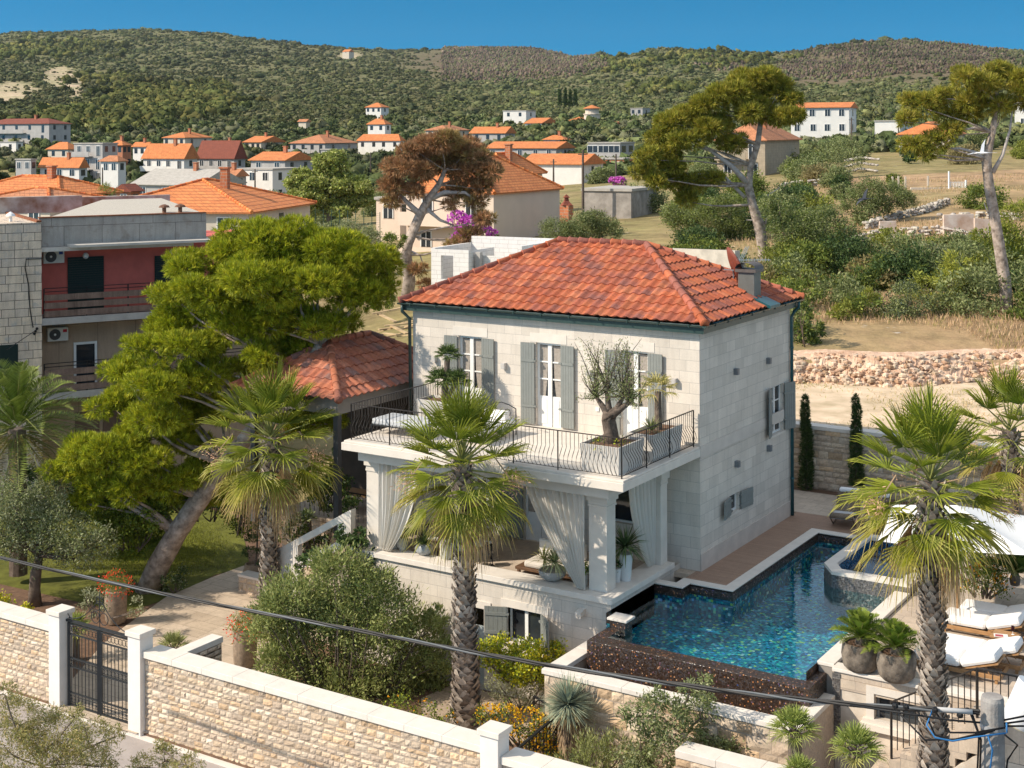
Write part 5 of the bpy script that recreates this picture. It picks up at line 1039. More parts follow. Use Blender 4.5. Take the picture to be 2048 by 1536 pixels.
for i, (x, y, rz, lab) in enumerate(((-7.4, -2.6, .4, 'dark dining chair with white cushion nearest the left curtain'), (-6.6, -2.4, 0, 'dark dining chair with white cushion, second from the left curtain'), (-5.9, -2.3, -.2, 'dark dining chair with white cushion behind the palm crown'))):
    t = thing('dining_chair', lab, 'chair', (x, y, 0), rz, 'dining chairs on the porch')
    mb = MB(); mb.box(-.26, .26, -.26, .26, .40, .44); mb.build('seat', DARKP, t); mb = MB(); mb.box(-.24, .24, -.24, .24, .441, .52); mb.build('cushion', CUSH, t, bevel=.03)
    for a, c in ((-1, -1), (1, -1), (-1, 1), (1, 1)): mb = MB(); mb.bar((a*.23, c*.23, 0), (a*.23, c*.23, .40), .04); mb.build('leg', DARKP, t)
    mb = MB(); mb.tube([(-.3, -.1, .44), (-.3, .25, .75), (0, .3, .82), (.3, .25, .75), (.3, -.1, .44)], .03, 6); mb.build('backrest', DARKP, t)
# daybeds on the balcony
for x, y, rz, lab, w_ in ((-5.75, -2.3, rad(90), 'white iron scroll daybed with cushions on the balcony behind the palm', 1), (-8.0, -2.95, 0, 'grey striped mattress daybed at the left end of the balcony', 0)):
    t = thing('balcony_daybed', lab, 'daybed', (x, y, TZ), rz); mb = MB(); mb.box(-.95, .95, -.5, .5, .28, .46); mb.build('mattress', CUSH if w_ else plain('striped_fabric', (.48, .49, .50), .95, .12, 20), t, bevel=.05)
    mb = MB()
    for a in (-.95, .95):
        for c in (-.5, .5): mb.bar((a, c, 0), (a, c, .75 if w_ else .3), .03)
    mb.bar((-.95, -.5, .27), (.95, -.5, .27), .03); mb.bar((-.95, .5, .27), (.95, .5, .27), .03)
    if w_:
        for a in (-.95, .95):
            mb.tube([(a, -.5, .75), (a, -.25, .85), (a, 0, .9), (a, .25, .85), (a, .5, .75)], .016, 5)
            for c in (-.22, .22): mb.tube([(a, c+.14*(1-q/14)*math.cos(q*.75), .6+.14*(1-q/14)*math.sin(q*.75)) for q in range(13)], .011, 4)
    mb.build('iron_frame', GATE, t)
    if w_: mb = MB(); mb.box(.5, .8, -.4, .4, .47, .72, .02); mb.build('pillow', CUSH, t, bevel=.06)
# ------------------------------------------------------------------ poolside furniture
def lounger(x, y, rz, lab):
    t = thing('sun_lounger', lab, 'sun lounger', (x, y, -.06), rz, 'white sun loungers on the patio'); L0 = 2.0; w = .78
    mb = MB()
    for y_ in (-w/2, w/2-.05): mb.box(-L0/2, L0/2, y_, y_+.05, .10, .19)
    for x_ in (-L0/2, -.2, L0/2-.05): mb.box(x_, x_+.05, -w/2+.05, w/2-.05, .101, .18)
    mb.build('teak_frame', TEAK, t, bevel=.006)
    for x_ in (-.9, .9):
        for y_ in (-.33, .33): mb = MB(); mb.box(x_-.03, x_+.03, y_-.03, y_+.03, 0, .099); mb.build('leg', TEAK, t)
    mb = MB(); mb.box(-L0/2+.02, .1, -w/2+.02, w/2-.02, .2, .42, .008); mb.build('seat_cushion', CUSH, t, bevel=.08)
    mb = MB(); mb.X = Matrix.Translation((.12, 0, .2)) @ Matrix.Rotation(rad(-18), 4, 'Y'); mb.box(0, .85, -w/2+.02, w/2-.02, .0, .22, .008); mb.build('back_cushion', CUSH, t, bevel=.08)
    mb = MB(); mb.X = Matrix.Translation((.12, 0, .2)) @ Matrix.Rotation(rad(-18), 4, 'Y'); mb.box(.02, .86, -w/2+.03, w/2-.03, -.03, -.002); mb.X = None; mb.bar((.75, -.25, .12), (.62, -.25, .34), .02); mb.bar((.75, .25, .12), (.62, .25, .34), .02); mb.build('back_frame', TEAK, t)
    return t
lounger(8.05, -3.35, 0, 'white cushioned teak sun lounger nearest the iron stair railing'); lounger(8.3, -2.5, 0, 'white cushioned teak sun lounger, second from the stair railing')
lounger(7.95, -.62, 0, 'white cushioned teak sun lounger by the parasol pole'); lounger(8.15, .22, 0, 'white cushioned teak sun lounger beside the orange flower bush')
t = thing('side_table', 'low wooden side table between the white sun loungers', 'table', (8.6, -1.35, -.06)); mb = MB(); mb.box(-.3, .3, -.28, .28, .28, .33); mb.build('top', TEAK, t, bevel=.01)
for x in (-.25, .25):
    for y in (-.23, .23): mb = MB(); mb.box(x-.025, x+.025, y-.025, y+.025, 0, .279); mb.build('leg', TEAK, t)
t = thing('magazine', 'open magazine with red and blue pictures on the side table', 'magazine', (8.5, -1.4, .271), .3); mb = MB(); mb.box(-.16, .16, -.22, .0, 0, .012); mb.build('pages', WHITE, t); mb = MB(); mb.box(-.13, .05, -.2, -.06, .0125, .015); mb.build('picture', plain('red_print', (.4, .06, .08), .4, .3, 20), t)
t = thing('wine_glass', 'glass of dark red wine on the side table', 'glass', (8.75, -1.25, .271)); mb = MB(); mb.lathe((0, 0, .08), [(.02, 0), (.045, .04), (.04, .12)], 12); mb.build('bowl', plain('dark_wine', (.03, .005, .01), .15), t); mb = MB(); mb.lathe((0, 0, 0), [(.04, 0), (.006, .01), (.006, .08)], 10); mb.build('foot', WHITE, t)
# parasol
b = at_level(1915, 1250, -.06); t = thing('parasol', 'large square white parasol over the sun loungers', 'parasol', b)
mb = MB(); mb.tube([(0, 0, 0), (0, 0, 2.9)], .03, 8); mb.build('pole', TEAK, t); mb = MB(); s_ = 1.75; zt, zb = 3.0, 2.42
cn = [(-s_, -s_, zb), (s_, -s_, zb), (s_, s_, zb), (-s_, s_, zb)]; k = 9; V = []
for i in range(4):
    a, c = Vector(cn[i]), Vector(cn[(i+1) % 4]); V = []
    for r in range(k+1):
        for q in range(k+1):
            e = a.lerp(c, q/k); p = Vector((0, 0, zt)).lerp(e, r/k); p.z -= .10*math.sin(PI*q/k)*math.sin(PI*r/k*.8); V.append(p)
    mb.add(V, [(r*(k+1)+q, r*(k+1)+q+1, (r+1)*(k+1)+q+1, (r+1)*(k+1)+q) for r in range(k) for q in range(k)])
    e = a; d_ = Vector((0, 0, -.16)); 
mb.build('canopy', plain('white_canvas', (.80, .79, .77), .9, .03, 3), t, smooth=True); mb = MB()
for c in cn: mb.bar((0, 0, zt-.12), (c[0]*.98, c[1]*.98, c[2]-.03), .025)
mb.bar((0, 0, 2.2), (.9, .9, 2.62), .02); mb.bar((0, 0, 2.2), (-.9, -.9, 2.62), .02); mb.build('ribs', TEAK, t)
t.rotation_euler.z = rad(12)
mb = MB(); mb.box(-.35, .35, -.35, .35, 0, .06); mb.build('base', GREYPL, t)
# woven rocking loungers
WICK = blocks('wicker', (.36, .27, .19), (.28, .20, .14), (.08, .06, .04), .05, .025, .006, .7)
for x, y, lab in ((1.75, 7.1, 'woven lounge chair with pale head pillow nearest the villa corner'), (2.75, 7.0, 'woven lounge chair with pale head pillow, half hidden by the palm')):
    t = thing('wicker_lounger', lab, 'lounge chair', (x, y, 0), rad(10), 'woven lounge chairs behind the pool'); mb = MB(); prof = [(0, -1.0, .32), (0, -.75, .38), (0, -.4, .22), (0, -.05, .2), (0, .3, .42), (0, .62, .72), (0, .85, .88)]
    n = len(prof); mb.add([(x_, p[1], p[2]) for x_ in (-.36, .36) for p in prof], [(i, i+1, n+i+1, n+i) for i in range(n-1)]); o = mb.build('woven_shell', WICK, t, smooth=True); o.modifiers.new('t', 'SOLIDIFY').thickness = .05
    mb = MB()
    for x_ in (-.34, .34): mb.tube([(x_, -.9, .28), (x_, -.5, .03), (x_, 0, .0), (x_, .4, .1), (x_, .6, .6)], .02, 6)
    mb.build('rockers', WICK, t); mb = MB(); mb.box(-.32, .32, .56, .82, .76, .88, .01); mb.X = None; mb.build('head_pillow', CUSH, t, bevel=.05)
    mb = MB(); mb.box(-.34, .34, -.98, -.1, .3, .33); mb.build('seat_pad', plain('grey_pad', (.5, .5, .5), .9), t, bevel=.01)
# lawn blades
n = 26000; px = [(0, 1100), (250, 1215), (330, 1195), (500, 1135), (490, 1085), (465, 1035), (330, 1010), (-60, 1060)]; pts = np.array([tuple(at_level(u, v, ZG)) for u, v in px]); w_ = RNG.dirichlet(np.ones(len(px))*.55, n); p = w_ @ pts; p[:, 2] = ZG+.01; a = unit(rdir(n)*.5+np.array([0, 0, 1.])); lf = LEAF(); lf.add(p, a*RNG.uniform(.05, .11, (n, 1)), unit(np.cross(a, rdir(n)))*.008, np.array([(.135, .145, .02)])*RNG.uniform(.7, 1.5, (n, 1))); lf.build('lawn_grass', LEAFM, label='short sunlit lawn grass of the garden', cat='grass', kind='stuff')
# ------------------------------------------------------------------ garden pavilion (annex)
ax_ = thing('garden_pavilion', 'low garden pavilion with red hipped tile roof and dark open front beside the villa', 'pavilion')
X0, Y0, A_, B_, ZA, PT = -10.4, -3.2, 2.2, 3.25, 4.28, .6; sn = Vector((0, 1, PT)).length
mb = MB(); PALA = [(.42, .15, .085), (.39, .13, .075), (.46, .18, .11), (.31, .125, .09), (.26, .14, .115), (.41, .145, .08)]
tt = [(0, 0), (2*A_, 0), (A_, A_*sn)]; tq = [(0, 0), (2*B_, 0), (2*B_-A_, A_*sn), (A_, A_*sn)]
tiled_slope(mb, (X0, Y0, ZA), (0, 1, 0), (-1, 0, PT), tq, pal=PALA); tiled_slope(mb, (X0-2*A_, Y0, ZA), (1, 0, 0), (0, 1, PT), tt, pal=PALA)
tiled_slope(mb, (X0-2*A_, Y0+2*B_, ZA), (0, -1, 0), (1, 0, PT), tq, seg=4, pal=PALA); tiled_slope(mb, (X0, Y0+2*B_, ZA), (-1, 0, 0), (0, -1, PT), tt, seg=4, pal=PALA)
o = mb.build('roof', TILE, ax_, colored=True); mb = MB(); ap = (X0-A_, Y0+A_, ZA+A_*PT); ap2 = (X0-A_, Y0+2*B_-A_, ZA+A_*PT)
for a, c in (((X0, Y0, ZA), ap), ((X0, Y0+2*B_, ZA), ap2), ((X0-2*A_, Y0, ZA), ap), ((X0-2*A_, Y0+2*B_, ZA), ap2), (ap, ap2)): ridge_caps(mb, a, c, pal=PALA)
mb.build('ridge_tiles', TILE, o, colored=True, smooth=True)
mb = MB(); x1, y1 = X0-.25, Y0+.25; x2, y2 = X0-2*A_+.25, Y0+2*B_-.25
mb.box(x2, x1, y1, y1+.14, ZA-.5, ZA-.02); mb.box(x1-.14, x1, y1+.141, y2, ZA-.5, ZA-.02); mb.box(x2, x2+.14, y1+.141, y2, ZA-.5, ZA-.02); mb.build('eaves_beam', plain('grey_beam', (.28, .25, .22), .8, .1, 4), ax_)
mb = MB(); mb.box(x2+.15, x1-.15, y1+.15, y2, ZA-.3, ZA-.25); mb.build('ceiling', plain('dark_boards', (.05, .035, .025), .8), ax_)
mb = MB(); mb.box(-14.3, x1, 1.6, 1.8, .04, ZA-.5); mb.build('wall', plain('painted_interior_shade', (.10, .075, .06), .9), ax_)  # back wall added and coloured dark to stand for the interior's shade
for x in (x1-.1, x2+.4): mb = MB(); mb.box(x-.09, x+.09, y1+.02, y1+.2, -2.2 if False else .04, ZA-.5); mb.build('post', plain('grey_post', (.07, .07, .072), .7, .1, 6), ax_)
mb = MB(); mb.box(x2+1.5, x1-.3, -.2, .4, .5, .58); mb.build('bench', TEAK, ax_)
# ------------------------------------------------------------------ stone clad apartment house on the left
NB_RZ = rad(61.5); P0 = at_depth(84, 700, 57); P0.z = -2.85
nb = thing('apartment_building', 'old flat roofed apartment house with stone clad tower, red upper wall and plank balconies', 'building', P0, NB_RZ)
nd = Vector((math.cos(NB_RZ), math.sin(NB_RZ), 0)); nn2 = Vector((-nd.y, nd.x, 0))
def nbp(u, v, y=0.):
    l, w = sight(u, v); dirv = Vector((RV[0]*l+DV[0], RV[1]*l+DV[1], -w)); o = Vector((CX, CY, H)); q = P0+nn2*y; k = (q-o).dot(nn2)/dirv.dot(nn2); p = o+dirv*k-P0; return p.dot(nd), p.z
CLAD, nt, b, o_ = newmat('stone_cladding'); MATS.pop('stone_cladding')
CLAD = blocks('irregular_cladding', (.74, .59, .44), (.62, .51, .41), (.10, .09, .08), .52, .34, .012, var=.2, wob=.0, bmp=.4, stain=(.30, .32, .34))
WD = 1.45
mb = MB(); mb.box(-7, 0, 0, 9, -.5, 11.62); mb.build('stone_tower', CLAD, nb)
mb = MB(); wx0, wz0 = nbp(-30, 735); wx1, wz1 = nbp(36, 688); mb.box(-1.9, wx1, -.02, .0, wz0-.8, wz1); mb.build('shutter', plain('green_shutter', (.008, .022, .02), .6, .1, 20), nb)
xe = nbp(425, 480)[0]; xp = nbp(413, 440, .5)[0]
z1_ = 7.42; z2_ = 10.4; z0_ = 4.35
mb = MB(); mb.box(.001, 11, WD, 9, z1_+.28, z2_); mb.build('upper_wall', plain('red_render', (.56, .13, .10), .85, .1, 2), nb)
mb = MB(); mb.box(.001, 11, WD, 9, -.5, z1_); mb.build('lower_wall', blocks('buff_panels', (.46, .33, .23), (.42, .305, .21), (.10, .07, .05), 1.6, 2.4, .008, .85, var=.12), nb)
mb = MB(); mb.box(.001, 10.6, .02, WD-.001, z1_, z1_+.279); mb.box(.001, 10.6, .02, WD-.001, z0_, z0_+.28); mb.build('balcony_slab', plain('grey_concrete', (.40, .37, .34), .85, .15, 2), nb)
mb = MB(); mb.box(.001, xe-.8, .1, WD+.5, z2_, z2_+.16); mb.box(1.1, xe+.1, -.35, WD, z2_+.161, z2_+.26); mb.build('canopy', plain('pale_concrete', (.52, .48, .43), .8, .15, 2), nb)
mb = MB(); mb.box(.001, xp, .55, .75, z2_+.17, 11.75); mb.build('parapet', blocks('grey_panels', (.40, .36, .32), (.37, .34, .30), (.16, .13, .12), 1.55, .95, .012, .85, var=.14, stain=(.24, .19, .15)), nb)
mb = MB(); mb.box(.001, xp, .5, .8, 11.751, 11.8); mb.box(-.2, .0, -.03, 9, 11.63, 11.7); mb.build('rusty_flashing', plain('rust', (.23, .085, .04), .9, .4, 5), nb)
mb = MB(); mb.poly([(.3, .8, 11.72), (xp, .8, 11.72), (xp-.5, 6, 12.2), (3.8, 6, 12.2)]); mb.poly([(xp, .8, 11.72), (xp+.1, 9, 11.7), (xp-.5, 6, 12.2)]); mb.build('roof', plain('gravel_roof', (.46, .42, .36), .95, .2, 20, .3), nb)
mb = MB(); mb.box(-6, 3.2, 7.5, 8, 11.6, 12.35); mb.box(3.3, 7.5, 8.2, 8.6, 11.6, 12.25); mb.build('roof_upstand', plain('stained_upstand', (.45, .41, .36), .9, .35, 1.2, tint=(.25, .12, .06)), nb)
for x in (xp-1.6, xp-.9): mb = MB(); mb.tube([(x, 1.4, 11.7), (x, 1.4, 12.0)], .09, 8); mb.lathe((x, 1.4, 12.0), [(.25, 0), (.2, .08), (.05, .14)], 10); mb.build('roof_vent', plain('rust2', (.16, .08, .05), .8, .3, 6), nb)
mb = MB(); mb.tube([(-1.0, 1.2, 11.6), (-1.0, 1.2, 11.85)], .07, 8); mb.lathe((-1.0, 1.2, 11.85), [(.2, 0), (.15, .08), (.02, .18)], 12); mb.build('roof_vent', WHITE, nb)
BOARD = blocks('weathered_boards', (.24, .16, .125), (.20, .13, .10), (.10, .06, .05), 2.6, 3., .006, .9, var=.3)
for zb, n, xm in ((z1_+.33, 3, 10.4), (z0_+.33, 3, 10.4)):
    for k in range(n): mb = MB(); mb.box(.1, xm, -.0, .05, zb+k*.33, zb+k*.33+.24); mb.build('balcony_board', BOARD, nb)
    mb = MB()
    for z in (zb+1.02, zb+1.16): mb.bar((.1, .03, z), (xm, .03, z), .03)
    for i in range(7): x = .1+i*1.7; mb.bar((x, .07, zb-.1), (x, .07, zb+1.16), .04)
    mb.build('balcony_rail', HINGE, nb)
for (u0, v0, u1, v1) in ((135, 515, 207, 620), (309, 512, 372, 610)):
    a = nbp(u0, v0, WD); c = nbp(u1, v0, WD); mb = MB(); zz = a[1]
    for i in range(24): mb.box(a[0], c[0], WD-.06, WD-.002, z1_+.28+i*(zz-z1_-.28)/24+.006, z1_+.28+(i+1)*(zz-z1_-.28)/24)
    mb.build('roller_shutter', MATS['green_shutter'], nb)
for u, v in ((170, 511), (343, 504)): x, z = nbp(u, v, WD); mb = MB(); mb.blob((x, WD-.14, z), .13, 12, 8, 0); mb.build('globe_lamp', WHITE, nb, smooth=True)
a = nbp(147, 685, WD); c = nbp(194, 760, WD); mb = MB(); mb.box(a[0], a[0]+.1, WD-.06, WD-.002, z0_+.28, a[1]); mb.box(c[0]-.1, c[0], WD-.06, WD-.002, z0_+.28, a[1]); mb.box(a[0]+.1, c[0]-.1, WD-.06, WD-.002, a[1]-.1, a[1]); f = mb.build('balcony_door', WHITE, nb)
mb = MB(); mb.box(a[0]+.1, c[0]-.1, WD-.03, WD-.01, z0_+.28, a[1]-.1); mb.build('pane', GLASS, f)
mb = MB(); x, z = nbp(150, 830, WD); mb.box(x, x+1.0, WD-.05, WD-.002, z-.8, z+.1); mb.box(x+1.15, x+2., WD-.05, WD-.002, z-.8, z+.1); mb.build('ground_window', plain('brown_shutter', (.16, .10, .07), .7), nb)
def acunit(u, v, lab, y, badge):
    x, z = nbp(u, v, y); p = P0+nd*x+nn2*(y-.02); p.z = P0.z+z; t = thing('air_conditioner', lab, 'air conditioner', p, NB_RZ); mb = MB(); mb.box(-.42, .42, -.3, 0, -.28, .28); mb.build('casing', plain('ac_white', (.62, .60, .55), .5, .06, 6), t, bevel=.02)
    mb = MB(); mb.X = Matrix.Translation((-.12, -.301, 0)) @ Matrix.Rotation(rad(90), 4, 'X'); mb.lathe((0, 0, 0), [(.23, 0), (.22, .015), (.06, .016)], 20); mb.build('fan_grille', plain('grille', (.07, .07, .07), .6), t); mb = MB(); mb.X = Matrix.Translation((-.12, -.318, 0)) @ Matrix.Rotation(rad(90), 4, 'X'); mb.lathe((0, 0, 0), [(.05, 0), (.04, .01)], 12); mb.build('fan_hub', WHITE, t)
    mb = MB(); mb.box(.2, .36, -.306, -.301, .08, .2); mb.build('badge', plain('badge%d' % int(badge[0]*100), badge, .5), t)
acunit(113, 667, 'white air conditioner with red badge on the buff lower wall of the apartment house', WD, (.45, .02, .03)); acunit(105, 512, 'air conditioner with blue badge under the canopy of the apartment house', WD, (.02, .05, .25))
t = thing('wall_cable', 'black cable running down the stone clad tower to insulators', 'cable', P0, NB_RZ); mb = MB(); pts = []
for u, v in ((84, 517), (52, 518), (50, 535), (57, 570), (60, 620), (66, 655)): x, z = nbp(u, v); pts.append((x, -.03, z))
mb.tube(pts, .022, 5); x, z = nbp(68, 662)
for i in range(3): mb.blob((x+.05*i, -.08, z+.1*i-.1), .06, 6, 4)
mb.tube([(x, -.1, z), nbp(0, 690)[0:1]+(-1.5,)+nbp(0, 690)[1:2]], .015, 4); mb.build('cable', HINGE, t)
# ------------------------------------------------------------------ terrain: one sheet out to the skyline
CTRL = []
def cp(u, d, z): CTRL.append(((u-1024)/F, math.log(d), z))
for d, row in {57: ((-900, -2.9), (0, -2.9), (500, -2.8), (800, -.6), (1000, .5), (1300, 2.0), (1600, 2.6), (2000, 2.6), (2900, 2.8)), 64: ((1600, 3.3), (2000, 3.4), (2900, 3.7)),
               75: ((-900, -1.5), (200, -1.5), (815, 1.3), (1300, 3.0), (1800, 3.7), (2900, 4.6)), 100: ((-900, -.5), (300, -.5), (800, 2.2), (1200, 3.9), (1600, 4.2), (1850, 4.7), (2900, 6)),
               130: ((-900, 0), (300, 0), (800, 2.6), (1250, 4.3), (1600, 5.2), (1900, 6.2), (2900, 8)), 200: ((-900, 0), (100, 0), (600, .5), (1000, 3), (1400, 5.8), (1800, 8), (2900, 10)),
               280: ((-900, .5), (100, .5), (500, 1), (900, 3.5), (1300, 6.5), (1650, 9.6), (2000, 11), (2900, 13)), 400: ((-900, 10), (50, 9.5), (500, 8), (760, 7), (1100, 11.5), (1500, 14), (2000, 17), (2900, 18)),
               550: ((-900, 20), (200, 19), (750, 19.5), (1300, 20), (2000, 24), (2900, 26)), 800: ((-900, 36), (200, 33), (800, 30), (1300, 32), (2000, 38), (2900, 42)), 1200: ((-900, 66), (200, 62), (800, 53), (1100, 50), (1500, 62), (2000, 72), (2900, 75))}.items():
    for u, z in row: cp(u, d, z)
SKY = [(-900, 75, 2300), (0, 68, 2300), (200, 62, 2400), (300, 60, 2400), (450, 70, 2400), (690, 97, 2500), (900, 100, 2800), (1100, 105, 2800), (1220, 113, 2300), (1300, 104, 1800), (1450, 106, 1800), (1560, 112, 1900), (1650, 98, 2000), (1720, 92, 2000), (1800, 88, 2000), (1900, 95, 2000), (2048, 108, 2000), (2900, 110, 2000)]
for u, v, d in SKY: z = H+(YH-v)*d/F; cp(u, d, z); cp(u, d*.8, H+(YH-v-(22 if d > 2000 else 26))*d*.8/F); cp(u, d*1.35, z*.75); cp(u, d*2.2, z*.2)
CT = np.array(CTRL); KX = 2.2; cx3 = np.stack([CT[:, 0]*KX, CT[:, 1]], 1)
def kern(a, b): return np.sqrt(((a[:, None]-b[None])**2).sum(-1)+.0004)
Amat = np.block([[kern(cx3, cx3), np.ones((len(CT), 1)), cx3], [np.ones((1, len(CT))), np.zeros((1, 3))], [cx3.T, np.zeros((2, 3))]]); SOL = np.linalg.solve(Amat, np.concatenate([CT[:, 2], np.zeros(3)]))
PH = RNG.uniform(0, 6.28, 12)
def ground(t, d):
    t = np.atleast_1d(np.asarray(t, float)); d = np.atleast_1d(np.asarray(d, float)); q = np.stack([t*KX, np.log(d)], 1); z = np.zeros(len(t))
    for i in range(0, len(t), 20000): z[i:i+20000] = kern(q[i:i+20000], cx3) @ SOL[:-3]+SOL[-3]+q[i:i+20000] @ SOL[-2:]
    x, y = t*d, d; k = np.clip((d-300)/900, 0, 1)
    z += k*(2.2*np.sin(x/41+PH[0])*np.sin(y/57+PH[1])+1.3*np.sin(x/19+y/33+PH[2])+.8*np.sin(x/11-y/17+PH[3]))
    near = np.clip((d-56.4)/2.2, 0, 1); near = near*near*(3-2*near); return -3.3*(1-near)+z*near
def gz(u, d): return float(ground((u-1024)/F, d)[0])
nt_, nd_ = 300, 330
ts = np.linspace(-.62, .62, nt_); ds = np.concatenate([np.linspace(14, 55, 8), np.exp(np.linspace(math.log(56.2), math.log(4200), nd_-8))]); TT, DD = np.meshgrid(ts, ds); tt_, dd_ = TT.ravel(), DD.ravel(); zz = ground(tt_, dd_)
V = np.stack([CX+RV[0]*tt_*dd_+DV[0]*dd_, CY+RV[1]*tt_*dd_+DV[1]*dd_, zz], 1); I = np.arange(nt_*nd_).reshape(nd_, nt_)
Fq = np.stack([I[:-1, :-1], I[:-1, 1:], I[1:, 1:], I[1:, :-1]], -1).reshape(-1, 4); uc = (tt_*F+1024)[Fq].mean(1); dc = dd_[Fq].mean(1); vc = YH-(zz[Fq].mean(1)-H)/dc*F
def region(u, v, cu, cv, ru, rv_): return np.clip(1.6-1.6*(((u-cu)/ru)**2+((v-cv)/rv_)**2), 0, 1)[:, None]
base = np.array((.15, .145, .075)); dry = np.array((.36, .245, .155)); grn = np.array((.15, .17, .06)); pale = np.array((.52, .42, .30)); burn = np.array((.15, .115, .08))
col = np.where((dc < 330)[:, None], dry*.5+grn*.5, base); col = col+(dry-col)*np.clip((uc-1500)/200, 0, 1)[:, None]*(dc < 170)[:, None]*.8
PALE = [(30, 178, 60, 22), (120, 150, 40, 26), (20, 190, 50, 10), (700, 110, 30, 10), (150, 170, 20, 30)]; BURN = [(1000, 125, 230, 42), (1800, 130, 260, 50), (1650, 150, 120, 30), (1450, 130, 60, 15)]
far = (dc > 700)[:, None]
for r in PALE: col = col+(pale-col)*region(uc, vc, *r)*.75*far
for r in BURN: col = col+(burn-col)*region(uc, vc, *r)*.85*far
G2, nt, b, o = newmat('hillside'); a = N(nt, 'ShaderNodeAttribute', attribute_name='col')
g1 = N(nt, 'ShaderNodeNewGeometry'); c = mixc(nt, 1., a.outputs['Color'], ramp(nt, noise(nt, .35, 8, g1.outputs['Position'], .7), [(.3, (.55,)*3), (.7, (1.4,)*3)]), 'MULTIPLY'); c = mixc(nt, 1., c, ramp(nt, noise(nt, .05, 6, g1.outputs['Position'], .7), [(.35, (.8, .9, .7)), (.65, (1.2, 1.1, 1.1))]), 'MULTIPLY')
c = mixc(nt, ramp(nt, noise(nt, .6, 3, g1.outputs['Position'], .8), [(.66, (0,)*3), (.72, (1,)*3)]), c, (.46, .40, .33)); L(nt, c, b.inputs['Base Color']); b.inputs['Roughness'].default_value = .95; b.inputs['Specular IOR Level'].default_value = .1; bump(nt, b, noise(nt, 1.2, 6, g1.outputs['Position']), .5, .3)
npobj('ground', V, Fq, G2, None, col, True, kind='structure')
# dirt lot and its cut bank behind the boundary wall
LOTM = plain('dry_lot', (.58, .45, .33), .95, .28, .9, .6, tint=(.42, .33, .21))
mb = MB(); mb.prism([(-4.5, 10.75), (34, 10.75), (34, 40), (2, 26), (-9, 13)], 1.2, 2.0); mb.build('dirt_lot', LOTM, kind='structure')
from mathutils import noise as MN
n_, m_ = 520, 14; V = []
for j in range(m_+1):
    for i in range(n_+1):
        u = 1440+i*(2800-1440)/n_; k = j/m_; zt = gz(u, 59.8)+.04; kk = min(1, max(0, (k-.05)*2.0)); w = 1 if 0 < j < m_ else 0; q = Vector((u/9, k*9, 0)); f1 = MN.fractal(q, .8, 2.1, 4); f2 = MN.fractal(q*.35+Vector((7, 3, 1)), .8, 2.1, 3); f3 = MN.fractal(q+Vector((31, 5, 2)), .8, 2.1, 4)
        d = 56.9+2.9*k+.5*math.sin(u/60)+w*(.08*f1+.3*f2); z = 1.9+(zt-1.9)*kk**.8+w*(.05*f3+.08*f2)*(.3+math.sin(PI*kk)); V.append(lat((u-1024)/F, d, z))
mb = MB(); mb.add(V, [(j*(n_+1)+i, j*(n_+1)+i+1, (j+1)*(n_+1)+i+1, (j+1)*(n_+1)+i) for j in range(m_) for i in range(n_)]); BANK = plain('rocky_bank', (.62, .46, .34), .95, .2, 1.5, 1., tint=(.46, .27, .17)); mb.build('embankment', BANK, kind='structure')
mb = MB()
for i in range(1500):
    u = R.uniform(1540, 2500); k = min(1, max(.0, R.gauss(.26, .17))); d = 56.9+2.9*k+.5*math.sin(u/60)-.05; zt = gz(u, 59.8)+.04; kk = min(1, max(0, (k-.05)*2.0)); z = 1.9+(zt-1.9)*kk**.8; r = R.choice((.04, .06, .08, .11, .15))*R.uniform(.7, 1.2); mb.cc = tint(R.choice([(.58, .45, .33), (.60, .48, .37), (.52, .37, .26), (.44, .28, .18)])); mb.blob(lat((u-1024)/F, d, z), (r*1.2, r, r*.7), 5, 3, .25)
mb.build('loose_rocks', STONE, colored=True, label='pale broken rock of the cut bank behind the dirt lot', cat='stones', kind='stuff')
